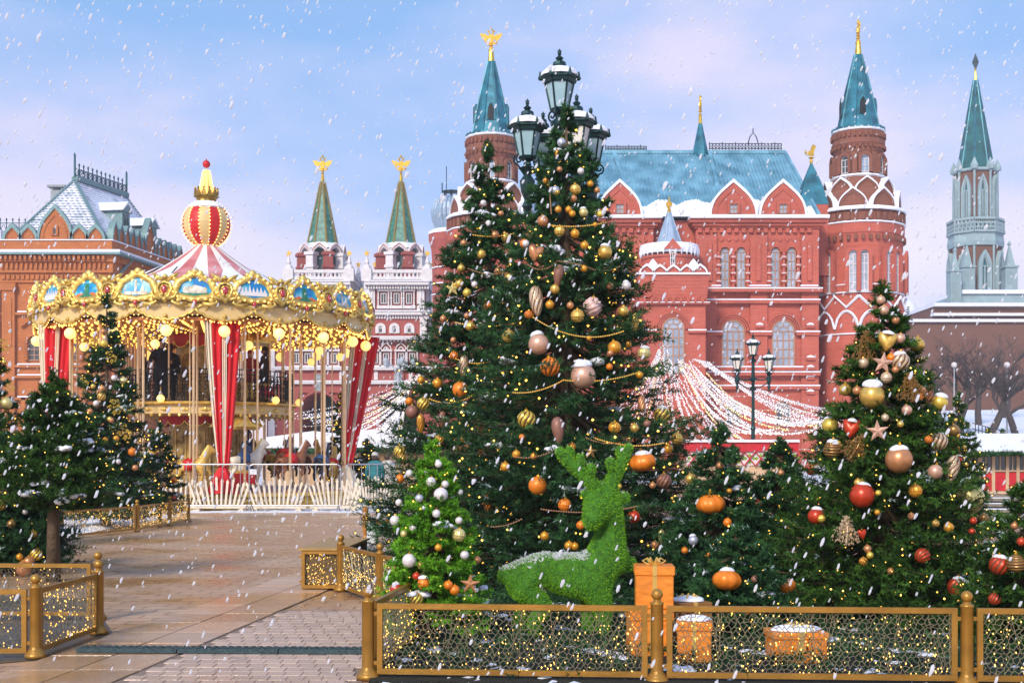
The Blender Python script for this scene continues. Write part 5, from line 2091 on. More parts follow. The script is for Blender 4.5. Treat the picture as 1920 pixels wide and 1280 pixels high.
m = MB()
m.lathe([(.20, CRZ + .2), (.15, zc(350)), (.09, zc(325)), (.06, zc(318))], 12)
m.build('spire', CREAM, car)
m = MB()
for i in range(10):
    a = 2 * PI * i / 10
    for j in range(13):
        u = j / 12
        r_ = .22 - .12 * u
        m.octa((r_ * math.cos(a), r_ * math.sin(a), CRZ + .26 + u * .68), .032)
m.build('spire_bulbs', BULB, car, kind='stuff')
m = MB()
m.ball((0, 0, zc(308)), .115, 14, 10)
m.lathe([(.03, zc(303)), (.015, zc(298))], 6)
m.build('spire_ball', RED, car, smooth=True)
# drapes: gathered lengths of red and cream cloth
def drape(th, r_, ztop, lean, red_first=True, seed=0, face=None):
    T = PT(r_, th)
    if face is not None:
        T = Matrix.Translation(T.to_translation()) @ Matrix.Rotation(face, 4, 'Z')
    o_main = None
    for k, (off, w_, mt, nm) in enumerate(((-.33, .15, CLOTH_C, 'cream_drape'), (-.12, .36, CLOTH_R, 'red_drape'), (.10, .10, CLOTH_C, 'cream_drape'), (.29, .36, CLOTH_R, 'red_drape'))):
        vs, fs = [], []
        NZ, NW = 22, 14
        for j in range(NZ + 1):
            u = j / NZ
            zz = ztop - (ztop - 1.15) * u
            pinch = 1.0 - .72 * u ** 1.3
            cx_ = off * pinch + lean * u
            for i in range(NW + 1):
                v = i / NW - .5
                x_ = cx_ + v * w_ * 1.35 * (pinch * .8 + .12)
                y_ = .055 * math.sin(v * 15 + k * 1.7 + u * 2) * (1 - .4 * u) - .05 * k * u + .03 * k
                vs.append((x_, y_ - .1, zz))
        for j in range(NZ):
            for i in range(NW):
                a = j * (NW + 1) + i
                fs.append((a, a + 1, a + NW + 2, a + NW + 1))
        m = MB(T)
        m.add(vs, fs)
        o = m.build(nm, mt, car, smooth=True)
        sm = o.modifiers.new('thickness', 'SOLIDIFY')
        sm.thickness = .012
    # gathered tail below the tie
    vs, fs = [], []
    NZ, NW = 12, 30
    for j in range(NZ + 1):
        u = j / NZ
        zz = 1.15 - .70 * u
        rr = .07 + .30 * u ** .8
        for i in range(NW):
            a = 2 * PI * i / NW
            rk = rr * (1 + .22 * math.sin(a * 6 + seed))
            vs.append((lean + rk * math.cos(a), -.1 + rk * math.sin(a) * .6, zz))
    for j in range(NZ):
        for i in range(NW):
            k = (i + 1) % NW
            fs.append((j * NW + i, j * NW + k, (j + 1) * NW + k, (j + 1) * NW + i))
    m = MB(T)
    m.add(vs, fs)
    m.build('drape_tail', CLOTH_R if red_first else CLOTH_C, car, smooth=True)
def th_of(px):
    """rim angle whose foot is seen at picture column px"""
    best, bt = 1e9, 0
    for k in range(-90, 120):
        th = R(k)
        x_, y_, _ = polar(4.5, th)
        q = 960 + F * (CX + x_) / (CY + y_)
        if abs(q - px) < best:
            best, bt = abs(q - px), th
    return bt
drape(th_of(414), 4.5, 5.02, .05, True, 1)
drape(th_of(678), 4.62, 5.02, -.55, False, 2, R(25))
drape(th_of(104), 4.5, 5.02, -.05, True, 3, R(-5))
# horses
HC = [mat('horse_yellow', (.70, .42, .08), .4, var=.2, scale=6), mat('horse_cream', (.75, .66, .52), .4, var=.1, scale=6), mat('horse_brown', (.22, .08, .03), .4, var=.3, scale=6), mat('horse_black', (.03, .03, .035), .35, var=.3, scale=6)]
hv = [(0, 0, 0), (.28, 0, .02), (-.28, 0, .04), (.42, 0, .22), (.50, 0, .42), (.56, 0, .50), (.72, 0, .40), (-.40, 0, .02), (-.55, 0, -.12), (-.58, 0, -.35)]
he = [(0, 1), (0, 2), (1, 3), (3, 4), (4, 5), (5, 6), (2, 7), (7, 8), (8, 9)]
hr = [.16, .17, .17, .13, .09, .08, .05, .06, .05, .02]
def leg_chain(base, pts, rads):
    i0 = len(hv)
    prev = base
    for p_, r_ in zip(pts, rads):
        hv.append(p_)
        hr.append(r_)
        he.append((prev, len(hv) - 1))
        prev = len(hv) - 1
for sg in (-1, 1):
    leg_chain(1, [(.32, sg * .10, -.14), (.50 if sg > 0 else .36, sg * .10, -.24), (.44 if sg > 0 else .30, sg * .10, -.42), (.50 if sg > 0 else .36, sg * .10, -.46)], [.08, .05, .035, .04])
    leg_chain(2, [(-.32, sg * .10, -.12), (-.24, sg * .10, -.26), (-.40, sg * .10, -.40), (-.36, sg * .10, -.54), (-.30, sg * .10, -.56)], [.10, .065, .045, .035, .04])
for sg in (-1, 1):
    leg_chain(5, [(.52, sg * .05, .60)], [.025])
horse_me = [skin_mesh('horse', hv, he, hr, c_, 1) for c_ in HC]
sd_ = MB()
sd_.ball((-.02, 0, .12), .17, 12, 8, (1.1, 1.12, .6))
sd_.box(-.16, .12, -.19, -.16, -.10, .12)
sd_.box(-.16, .12, .16, .19, -.10, .12)
sad_me = [sd_.mesh('saddle', c_, True) for c_ in (RED, mat('saddle_blue', (.03, .10, .25), .4))]
mn = MB()
for k in range(7):
    u = k / 6
    mn.ball((.30 + .2 * u, 0, .24 + .30 * u), .075, 6, 5, (.7, .5, 1))
mane_me = [mn.mesh('mane', c_, True) for c_ in (CGOLD, WHITE_STONE)]
pl = MB()
pl.tube([(0, 0, -.9), (0, 0, 4.0)], .02, 6)
pl_lo = pl.mesh('horse_pole', BRASS)
rgh = random.Random(21)
spots = []
for i in range(16):
    spots.append((3.7, 2 * PI * (i + .3) / 16, 1.25 + rgh.uniform(-.16, .2)))
for i in range(10):
    spots.append((2.5, 2 * PI * (i + .1) / 10, 1.25 + rgh.uniform(-.16, .2)))
for n_, (r_, th, zz) in enumerate(spots):
    h = link('horse', horse_me[n_ % 4 if n_ % 5 else 0], car)
    h.location = polar(r_, th, zz)
    h.rotation_euler = (0, 0, th + rgh.uniform(-.15, .15))
    h.scale = (.95,) * 3
    link('saddle', sad_me[n_ % 2], h)
    link('mane', mane_me[(n_ // 2) % 2], h)
    pp = MB()
    pp.tube([(0, 0, (.45 - zz) / .95), (0, 0, ((2.58 if r_ < 2.6 else 5.04) - zz) / .95)], .02, 6)
    pp.build('horse_pole', BRASS, h)
# two little gondolas with arched canopies
for (r_, th, z0) in ((2.2, th_of(480) + .1, .45), (1.75, R(60), 2.94)):
    T = PT(r_, th) @ Matrix.Translation((0, 0, z0))
    m = MB(T)
    m.lathe([(.30, .05), (.50, .15), (.56, .55), (.50, .6)], 16)
    gd = m.build('gondola', CGOLD, car)
    m = MB(T)
    m.lathe([(.45, .2), (.50, .5)], 12)
    m.box(-.3, .3, -.57, -.48, .2, .5)
    m.build('red_upholstery', RED, gd)
    m = MB(T)
    for a in range(4):
        q = PI / 4 + a * PI / 2
        m.tube([(.5 * math.cos(q), .5 * math.sin(q), .5), (.5 * math.cos(q), .5 * math.sin(q), 1.75)], .025, 6)
    m.build('canopy_posts', BRASS, gd)
    m = MB(T)
    m.lathe([(.62, 1.72), (.66, 1.80), (.60, 1.86), (.40, 1.98), (.12, 2.12), (.03, 2.3)], 16)
    for a in range(4):
        T2 = T @ Matrix.Rotation(a * PI / 2, 4, 'Z')
        m.T = T2
        m.prism([(-.4, 1.8), (-.15, 1.9), (0, 2.12), (.15, 1.9), (.4, 1.8)], -.68, -.62)
    m.build('gondola_canopy', CGOLD, gd)

# ------------------------------------------------------------------ people
COATS = {}
SKIN = mat('skin', (.52, .30, .21), .55, var=.08)
def person(loc, rz, coat, legs, hatc, label, hgt=1.70, pose='stand', hood=False, group=None):
    k = hgt / 1.70
    t = thing('person', label, 'person', loc, rz, group)
    V = [(0, 0, .92), (0, 0, 1.12), (0, 0, 1.32), (0, 0, 1.42), (0, 0, 1.50)]
    Rr = [(.16, .12), (.15, .11), (.19, .12), (.10, .09), (.055, .055)]
    E = [(0, 1), (1, 2), (2, 3), (3, 4)]
    def ch(b, pts, rr):
        pv = b
        for p_, r_ in zip(pts, rr):
            V.append(p_)
            Rr.append((r_, r_))
            E.append((pv, len(V) - 1))
            pv = len(V) - 1
        return pv
    hands = []
    for sg in (-1, 1):
        if pose == 'rail':
            el, wr = (sg * .30, -.10, 1.16), (sg * .24, -.34, 1.12)
        else:
            el, wr = (sg * .27, .02, 1.12), (sg * .26, -.08, .88)
        ch(3, [(sg * .20, 0, 1.38), el, wr], [.075, .06, .045])
        hands.append((wr, sg))
        st = .05 * sg if pose == 'walk' else 0
        ch(0, [(sg * .10, st, .80), (sg * .10, st * 2 - .02, .48), (sg * .10, st * 3, .09), (sg * .10, st * 3 - .13, .04)], [.10, .065, .05, .045])
    V = [(a * k, b * k, c * k) for a, b, c in V]
    Rr = [(a * k, b * k) for a, b in Rr]
    link('body', skin_mesh('body', V, E, Rr, coat, 2), t)
    m = MB()
    m.lathe([(.185 * k, .62 * k), (.20 * k, .75 * k), (.175 * k, 1.0 * k), (.19 * k, 1.3 * k)], 14, (0, 0, 0), 0, 1.15, .82)
    m.build('coat', coat, t, smooth=True)
    m = MB()
    m.ball((0, -.01, 1.60 * k), .105 * k, 14, 10, (.85, 1.0, 1.15))
    m.ball((0, -.115 * k, 1.59 * k), .02 * k, 6, 5, (.8, 1.2, 1.4))
    for sg in (-1, 1):
        m.ball((sg * .09 * k, 0, 1.60 * k), .025 * k, 6, 5, (.5, 1, 1.4))
    hd = m.build('head', SKIN, t, smooth=True)
    m = MB()
    for sg in (-1, 1):
        m.ball((sg * .035 * k, -.10 * k, 1.615 * k), .011 * k, 6, 4)
    m.box(-.025 * k, .025 * k, -.112 * k, -.10 * k, 1.545 * k, 1.552 * k)
    m.build('face_features', mat('dark_feature', (.05, .02, .02), .5) if 'dark_feature' not in MATS else MATS['dark_feature'], hd)
    m = MB()
    if hood:
        m.ball((0, .03 * k, 1.61 * k), .135 * k, 12, 10, (.95, .95, 1.15))
        m.build('hood', coat, t, smooth=True)
    else:
        m.lathe([(.108 * k, 1.62 * k), (.112 * k, 1.66 * k), (.09 * k, 1.73 * k), (.03 * k, 1.76 * k)], 14)
        m.build('hat', hatc, t, smooth=True)
        m = MB()
        m.ball((0, .03 * k, 1.59 * k), .11 * k, 10, 8, (.9, .9, 1.1))
        m.build('hair', mat('brown_hair', (.06, .03, .02), .6) if 'brown_hair' not in MATS else MATS['brown_hair'], t, smooth=True)
    for (wr, sg) in hands:
        m = MB()
        w = Vector(wr) * k
        dr = Vector((0, -.35, -.95)).normalized() if pose != 'rail' else Vector((0, -.9, -.4)).normalized()
        side = Vector((1, 0, 0))
        m.ball(tuple(w + dr * .05), .042 * k, 8, 6, (.6, .9, 1.1))
        for f_ in range(4):
            b_ = w + dr * .08 + Vector((0, (f_ - 1.5) * .018, 0)) if pose != 'rail' else w + dr * .08 + side * (f_ - 1.5) * .018
            L_ = (.055, .065, .06, .045)[f_]
            m.tube([tuple(b_), tuple(b_ + dr * L_ * .6), tuple(b_ + dr * L_ + Vector((-sg * .02, 0, 0)))], [.010, .009, .007], 5)
        tb = w + dr * .03 + Vector((-sg * .02, -.03, 0))
        m.tube([tuple(tb), tuple(tb + dr * .03 + Vector((0, -.025, 0))), tuple(tb + dr * .055 + Vector((0, -.028, 0)))], [.012, .010, .008], 5)
        m.build('hand', SKIN, t)
    m = MB()
    for sg in (-1, 1):
        m.tube([(sg * .10 * k, 0, .86 * k), (sg * .10 * k, -.01, .48 * k), (sg * .10 * k, 0, .08 * k)], [.115 * k, .085 * k, .075 * k], 10)
    m.build('trousers', legs, t, smooth=True)
    return t
CT = [mat('coat_dark', (.02, .026, .035), .8, var=.3), mat('coat_navy', (.02, .035, .08), .8, var=.3), mat('coat_red', (.35, .02, .03), .8, var=.2), mat('coat_teal', (.02, .16, .18), .8, var=.2), mat('hat_grey', (.5, .48, .45), .9), mat('coat_fur', (.05, .035, .02), .9, var=.4, scale=20)]
def on_car(px, d, zf):
    return (X(px, d), d, zf)
person(on_car(302, 36.2, 2.94), R(20), CT[0], CT[0], CT[0], 'person in a dark hooded coat at the upper deck railing', 1.74, 'rail', True)
person(on_car(318, 36.6, 2.94), R(200), CT[0], CT[0], CT[0], 'person in black seen from behind on the upper deck', 1.66, 'stand', False)
person(on_car(266, 37.0, 2.94), R(90), CT[1], CT[0], CT[0], 'slim person in navy beside the end of the upper railing', 1.60, 'stand', False)
person(on_car(399, 36.3, 2.94), R(-60), CT[1], CT[1], CT[0], 'person in navy clothes beside the red drape on the upper deck', 1.62, 'stand', False)
person(on_car(470, 36.9, 2.94), R(30), CT[2], CT[0], CT[2], 'person in a red jacket on the upper deck', 1.50, 'rail', False)
person(on_car(497, 37.2, 2.94), R(-100), CT[5], CT[0], CT[5], 'person in a brown fur coat beside the upper gondola', 1.62, 'stand', False)
person(on_car(466, 36.2, .45), R(60), CT[1], CT[1], CT[1], 'person in navy overalls among the lower carousel horses', 1.66, 'walk', True)
person((X(703, 35.6), 35.6, 0), R(170), CT[3], CT[0], CT[4], 'person in a teal jacket and grey hat behind the barrier', 1.50, 'stand', False)
person((X(727, 37.0), 37.0, 0), R(150), CT[4], CT[0], CT[5], 'person in a pale grey coat behind the barrier', 1.50, 'stand', False)

# ------------------------------------------------------------------ fan picket screens and crowd barriers round the carousel
PICK = mat('picket_paint', (.80, .68, .52), .6, var=.1, scale=8)
def picket(px, d, w, label, n=12, rz=0.0):
    t = thing('picket_screen', label, 'picket fence', (X(px, d), d, 0), rz, 'cream picket screens round the carousel')
    m = MB()
    m.box(-w / 2, w / 2, -.02, .02, .07, .17)
    for q in (-.38, .38):
        m.box(w * q - .07, w * q + .07, -.16, .16, .0, .05)
        m.box(w * q - .035, w * q + .035, -.05, .05, .05, .08)
    m.build('foot_board', PICK, t)
    for i in range(n):
        u = (i + .5) / n - .5
        a = u * .75
        hh = .62 - .30 * abs(u) + .05 * math.cos(i * 2.4)
        mm = MB(Matrix.Translation((w * .86 * u, -.045 - .004 * (i % 2), .17)) @ Matrix.Rotation(a, 4, 'Y'))
        mm.prism([(-.028, 0), (-.028, hh), (-.04, hh + .02), (0, hh + .10), (.04, hh + .02), (.028, hh), (.028, 0)], -.018, .018)
        mm.build('picket', PICK, t)
    m = MB()
    m.box(-w * .46, w * .46, .022, .045, .26, .31)
    m.build('rail', PICK, t)
    return t
picket(412, 33.45, 1.50, 'cream fan picket screen under the tail of the front red drape')
picket(520, 33.45, 1.50, 'cream fan picket screen between two gaps, below the carousel horses')
picket(628, 33.5, 1.30, 'cream fan picket screen beside the tied cream drape')
picket(345, 33.5, .9, 'narrow cream fan picket screen by the small fir', 8)
picket(700, 34.9, 1.6, 'cream picket screen of close thin slats standing apart', 20, R(8))
ZINC = mat('galvanised', (.45, .45, .46), .35, .8, var=.15, scale=10)
def barrier(px, d, w, label, rz=0.0):
    t = thing('crowd_barrier', label, 'barrier', (X(px, d), d, 0), rz, 'galvanised crowd barriers round the carousel')
    m = MB()
    h = 1.22
    c = .10
    pts = [(-w/2, 0, .16), (-w/2, 0, h - c), (-w/2 + c*.3, 0, h - c*.3), (-w/2 + c, 0, h), (w/2 - c, 0, h), (w/2 - c*.3, 0, h - c*.3), (w/2, 0, h - c), (w/2, 0, .16)]
    m.tube(pts, .02, 8, closed=True)
    m.build('frame', ZINC, t)
    nb = int(w / .21)
    for i in range(1, nb):
        x_ = -w / 2 + w * i / nb
        mm = MB()
        mm.tube([(x_, 0, .16), (x_, 0, h)], .0095, 6)
        mm.build('bar', ZINC, t)
    for q in (-.5, .5):
        mm = MB()
        x_ = q * (w - .12)
        mm.tube([(x_, -.27, .012), (x_, -.24, .06), (x_, -.1, .13), (x_, 0, .17), (x_, .1, .13), (x_, .24, .06), (x_, .27, .012)], .018, 6)
        mm.build('foot', ZINC, t)
    return t
BL = ['crowd barrier nearest the small fir, in front of the fan pickets', 'crowd barrier with a small white notice, before the horses', 'crowd barrier turned away beside the tied drape']
barrier(400, 33.0, 1.86, BL[0])
b2 = barrier(553, 33.0, 2.36, BL[1])
m = MB()
m.box(-1.16, -.98, -.035, -.02, .96, 1.10)
m.build('notice', mat('notice_white', (.7, .7, .72), .5), b2)
barrier(700, 33.9, 1.5, BL[2], R(22))
# ================================================================== street lamps
FROST = mat('frosted_lamp_glass', (.28, .46, .52), .3, var=.1, scale=2, c2=(.42, .58, .60))
FROSTW = mat('warm_frosted_glass', (.82, .76, .66), .35, var=.1, scale=2)
def lantern(T, s, parent, glass, ntop=6):
    """six-sided lantern hung with its bottom at the origin: cage with ribs, panes, snowy cap and crown finial"""
    m = MB(T)
    S_ = s
    m.lathe([(.06 * S_, -.22 * S_), (.10 * S_, -.18 * S_), (.08 * S_, -.10 * S_), (.20 * S_, -.06 * S_), (.235 * S_, 0), (.21 * S_, .03 * S_)], 6)
    for i in range(6):
        a = 2 * PI * i / 6
        m.beam((.21 * S_ * math.cos(a), .21 * S_ * math.sin(a), 0), (.34 * S_ * math.cos(a), .34 * S_ * math.sin(a), .60 * S_), .035 * S_)
        m.ball((.45 * S_ * math.cos(a), .45 * S_ * math.sin(a), .74 * S_), .06 * S_, 6, 5)
        m.tube([(.45 * S_ * math.cos(a), .45 * S_ * math.sin(a), .74 * S_), (.46 * S_ * math.cos(a), .46 * S_ * math.sin(a), .90 * S_)], [.05 * S_, .015 * S_], 5)
    m.lathe([(.33 * S_, .60 * S_), (.39 * S_, .62 * S_), (.42 * S_, .70 * S_), (.46 * S_, .72 * S_), (.46 * S_, .78 * S_), (.38 * S_, .80 * S_)], 6)
    m.lathe([(.10 * S_, .99 * S_), (.16 * S_, 1.05 * S_), (.15 * S_, 1.12 * S_), (.06 * S_, 1.16 * S_), (.10 * S_, 1.22 * S_), (.03 * S_, 1.28 * S_), (.05 * S_, 1.33 * S_), (.012 * S_, 1.44 * S_)], 8)
    m.box(-.05 * S_, .05 * S_, -.012 * S_, .012 * S_, 1.37 * S_, 1.40 * S_)
    lo = m.build('lantern', IRON, parent)
    m = MB(T)
    m.lathe([(.195 * S_, .02 * S_), (.325 * S_, .61 * S_)], 6)
    m.build('panes', glass, lo)
    m = MB(T)
    m.lathe([(.455 * S_, .785 * S_), (.44 * S_, .86 * S_), (.33 * S_, .95 * S_), (.15 * S_, 1.01 * S_), (.05 * S_, 1.015 * S_)], 12)
    m.build('cap_snow', SNOW, lo)
    return lo
def scroll(m, a, r0, r1, z0, s):
    pts = []
    for k in range(15):
        u = k / 14
        an = -PI / 2 + u * 2.6 * PI
        rr = .16 * s * (1 - .75 * u)
        pts.append(((r1 + rr * math.cos(an)), z0 + .18 * s + rr * math.sin(an)))
    pts = [(r0, z0 - .22 * s), ((r0 + r1) / 2, z0 - .12 * s)] + pts
    m.tube([(q * math.cos(a), q * math.sin(a), zz) for q, zz in pts], .028 * s, 5)
def big_lamp(px, d, top_py, s, nside, rad, drop, label, name='street_lamp', glass=FROST, a0=.3):
    zt = Z(top_py, d)
    t = thing(name, label, 'street lamp', (X(px, d), d, 0))
    zl = zt - 1.44 * s                      # foot of the top lantern
    m = MB()
    m.lathe([(.42 * s, 0), (.42 * s, .25 * s), (.30 * s, .35 * s), (.26 * s, .8 * s), (.32 * s, .86 * s), (.17 * s, 1.0 * s), (.13 * s, zl * .45), (.17 * s, zl * .46), (.12 * s, zl * .48), (.09 * s, zl - 1.6 * s)], 12)
    m.build('post', IRON, t)
    m = MB()
    zc_ = zl - drop - .3 * s
    m.lathe([(.09 * s, zc_ - 1.1 * s), (.2 * s, zc_ - 1.05 * s), (.22 * s, zc_ - .95 * s), (.1 * s, zc_ - .85 * s), (.12 * s, zc_ - .5 * s), (.24 * s, zc_ - .42 * s), (.26 * s, zc_ - .3 * s), (.12 * s, zc_ - .2 * s), (.1 * s, zl - .5 * s), (.2 * s, zl - .42 * s), (.22 * s, zl - .3 * s), (.1 * s, zl - .2 * s)], 10)
    m.build('column_head', IRON, t)
    m = MB()
    for k in range(3):
        scroll(m, 2 * PI * k / 3 + .2, .08 * s, .25 * s, zl - .25 * s, s * .9)
    m.build('top_scrolls', IRON, t)
    lantern(Matrix.Translation((0, 0, zl)), s, t, glass)
    for k in range(nside):
        a = a0 + 2 * PI * k / nside
        x_, y_ = rad * math.cos(a), rad * math.sin(a)
        zs = zl - drop
        m = MB()
        m.tube([(0, 0, zc_ - .35 * s), (x_ * .5, y_ * .5, zc_ - .40 * s), (x_, y_, zc_ - .32 * s)], .05 * s, 6)
        m.tube([(0, 0, zc_ - .85 * s), (x_ * .4, y_ * .4, zc_ - .9 * s), (x_ * .8, y_ * .8, zc_ - .65 * s), (x_, y_, zc_ - .4 * s)], .04 * s, 6)
        m.lathe([(.05 * s, zc_ - .95 * s), (.13 * s, zc_ - .85 * s), (.07 * s, zc_ - .7 * s), (.15 * s, zc_ - .5 * s), (.18 * s, zc_ - .25 * s), (.09 * s, zc_ - .12 * s), (.16 * s, zs - .30 * s), (.22 * s, zs - .26 * s), (.1 * s, zs - .2 * s)], 8, (x_, y_, 0))
        m.ball((x_, y_, zc_ - 1.02 * s), .09 * s, 8, 6)
        q_ = m.T
        m.T = Matrix.Translation((x_, y_, 0))
        for j in range(3):
            scroll(m, a + 2 * PI * j / 3, .08 * s, .24 * s, zs - .22 * s, s * .8)
        m.T = q_
        m.build('side_arm', IRON, t)
        lantern(Matrix.Translation((x_, y_, zs)), s * .95, t, glass if k != nside - 1 else FROSTW)
    return t
big_lamp(1049, 20.0, 92, .66, 4, .56, .80, 'tall green iron lamp post with five snow-capped lanterns behind the firs', a0=.45)
# the slimmer lamp in the middle distance carries three lanterns
t = big_lamp(1412, 50.0, 624, .60, 2, .62, .56, 'slim green lamp post with three snow-capped lanterns before the light canopy', 'park_lamp', FROSTW, a0=0.0)

# pale distant lamp by the gatehouse
t = thing('plaza_lamp', 'pale distant many-armed lamp standard in front of the gatehouse', 'street lamp', (X(747, 95), 95, 0))
PALEI = mat('pale_iron', (.42, .45, .47), .6, .2)
zt = Z(672, 95)
m = MB()
m.lathe([(.3, 0), (.28, 1.2), (.12, 1.5), (.1, zt)], 8)
m.build('post', PALEI, t)
for k in range(5):
    a = 2 * PI * k / 5
    m = MB()
    m.tube([(0, 0, zt - 1.4), (.55 * math.cos(a), .55 * math.sin(a), zt - .5), (1.1 * math.cos(a), 1.1 * math.sin(a), zt - .6)], .05, 5)
    m.lathe([(.1, -.1), (.22, .3), (.24, .35), (.05, .6)], 6, (1.1 * math.cos(a), 1.1 * math.sin(a), zt - .55))
    m.build('lamp_arm', PALEI, t)

# ================================================================== canopies of light garlands
LED = lamp_mat('white_led', (1.0, .86, .84), .55, (.8, .78, .78))
LEDY = lamp_mat('yellow_led', (1.0, .72, .22), 1.0, (.8, .6, .3))
WIRE = mat('pale_wire', (.55, .52, .52), .6)
def garland_canopy(label, strings, group):
    t = thing('light_canopy', label, 'light garlands', strings[0][0], 0, group)
    o0 = Vector(strings[0][0])
    rg = random.Random(len(strings))
    for n, (a, b, sag, yel) in enumerate(strings):
        a, b = Vector(a) - o0, Vector(b) - o0
        L = (b - a).length
        N = max(8, int(L / .55))
        pts = []
        for i in range(N + 1):
            u = i / N
            p_ = a.lerp(b, u)
            p_.z -= sag * 4 * u * (1 - u) * L
            pts.append(p_)
        m = MB()
        m.tube([tuple(p_) for p_ in pts[::3] + ([pts[-1]] if (N % 3) else [])], .012, 3)
        st = m.build('string', WIRE, t)
        m = MB()
        nb = int(L / .30)
        for i in range(nb):
            u = (i + .5) / nb
            p_ = a.lerp(b, u)
            p_.z -= sag * 4 * u * (1 - u) * L + rg.uniform(0, .07)
            m.octa((p_.x + rg.uniform(-.05, .05), p_.y + rg.uniform(-.05, .05), p_.z), rg.uniform(.026, .045))
        m.build('bulbs', LEDY if yel else LED, st)
    return t
rg = random.Random(5)
ST_ = []
for k in range(34):
    u = k / 33
    a = (X(1236, 82) + rg.uniform(-.4, .4) + u * 3.4, 82 + u * 4, Z(652, 82) - u * 1.6 + rg.uniform(-.3, .3))
    px = 1250 + u * 345
    d2 = 62 - u * 12
    py = 845 - u * 62 + rg.uniform(-6, 6)
    ST_.append((a, (X(px, d2), d2, Z(py, d2)), rg.uniform(.02, .05), k % 9 == 4))
for k in range(16):
    u = k / 15
    ST_.append(((X(1300 + 30 * u, 84), 84, Z(672 + 6 * u, 84)), (X(1575 + 12 * u, 70 - 8 * u), 70 - 8 * u, Z(768 + 50 * u, 70)), rg.uniform(.015, .04), False))
for k in range(14):
    u = k / 13
    ST_.append(((X(1236, 82), 82, Z(654, 82)), (X(1120 + 130 * u, 60), 60, Z(790 + 50 * u, 60)), .03, k % 6 == 2))
for (x0, y0, x1, y1, d_) in ((1215, 688, 1345, 686, 78), (1330, 806, 1570, 806, 60), (1215, 715, 1350, 712, 72), (1270, 745, 1400, 742, 70), (1290, 762, 1560, 772, 64), (1285, 838, 1560, 842, 52)):
    ST_.append(((X(x0, d_), d_, Z(y0, d_)), (X(x1, d_), d_, Z(y1, d_)), .004, y0 in (762, 838)))
garland_canopy('peaked canopy of white light garlands in front of the red museum', ST_, 'light garland canopies')
ST_ = []
for k in range(34):
    u = k / 33
    a = (X(800 - 40 * u, 92), 92, Z(690, 92) - u * 1.6)
    px = 545 + u * 200
    d2 = 74 - 10 * u
    ST_.append((a, (X(px, d2), d2, Z(778 + 52 * u + rg.uniform(-8, 8), d2)), rg.uniform(.015, .045), k % 7 == 3))
for (x0, y0, x1, y1, d_) in ((690, 745, 770, 730, 80), (560, 800, 740, 782, 76), (640, 770, 770, 752, 78)):
    ST_.append(((X(x0, d_), d_, Z(y0, d_)), (X(x1, d_), d_, Z(y1, d_)), .01, True))
garland_canopy('peaked canopy of white light garlands beside the carousel', ST_, 'light garland canopies')

# ================================================================== market stalls
WOODW = mat('stall_wood', (.60, .42, .26), .6, var=.15, scale=3)
REDP = mat('stall_red', (.55, .02, .03), .5, var=.12)
def garland_green(m, a, b, r_, n, rg, sag=.0):
    a, b = Vector(a), Vector(b)
    for i in range(n):
        u = rg.random()
        p_ = a.lerp(b, u)
        p_.z -= sag * 4 * u * (1 - u)
        d = Vector((rg.gauss(0, 1), rg.gauss(0, 1), rg.gauss(0, 1))).normalized()
        q = p_ + d * r_ * rg.uniform(.4, 1.1)
        sd = d.orthogonal().normalized() * r_ * .16
        c_ = p_ + d * r_ * .1
        m.add([tuple(c_ - sd), tuple(c_ + sd), tuple(q)], [(0, 1, 2)])
NEEDLE_G = mat('garland_needles', (.015, .06, .02), .6, var=.4, scale=20, c2=(.04, .13, .04))
# red lattice stall in the middle
d = 46.0
s = d / F
st = thing('market_stall', 'red market stall with white and green lattice gable behind the small firs', 'stall', (X(1390, d), d, 0))
m = MB()
m.box(-104 * s, 104 * s, 0, 2.4, 0, Z(862, d))
m.build('body', WOODW, st)
m = MB()
m.box(-106 * s, 106 * s, -.12, 2.6, Z(846, d), Z(829, d))
m.build('red_fascia', REDP, st)
m = MB()
m.box(-103 * s, 103 * s, -.04, .02, Z(872, d), Z(846, d) - .003)
m.build('lattice_board', WHITE_STONE, st)
lat, dia = MB(), MB()
for i in range(10):
    x0 = (-100 + i * 21) * s
    lat.beam((x0, -.08, Z(872, d)), (x0 + 20 * s, -.08, Z(847, d)), .09, .03)
    lat.beam((x0 + 20 * s, -.1, Z(872, d)), (x0, -.1, Z(847, d)), .09, .03)
    for (qx, qz) in ((10, 853), (10, 866), (2, 859), (18, 859)):
        dia.prism([(x0 + (qx - 3.5) * s, Z(qz, d)), (x0 + qx * s, Z(qz - 3.5, d)), (x0 + (qx + 3.5) * s, Z(qz, d)), (x0 + qx * s, Z(qz + 3.5, d))], -.06, -.035)
lat.build('red_lattice', REDP, st)
dia.build('green_diamonds', mat('stall_green', (.22, .42, .04), .5), st)
m = MB()
m.box(-107 * s, 107 * s, -.2, 2.7, Z(829, d) + .003, Z(824, d))
m.build('roof_snow', SNOW, st)
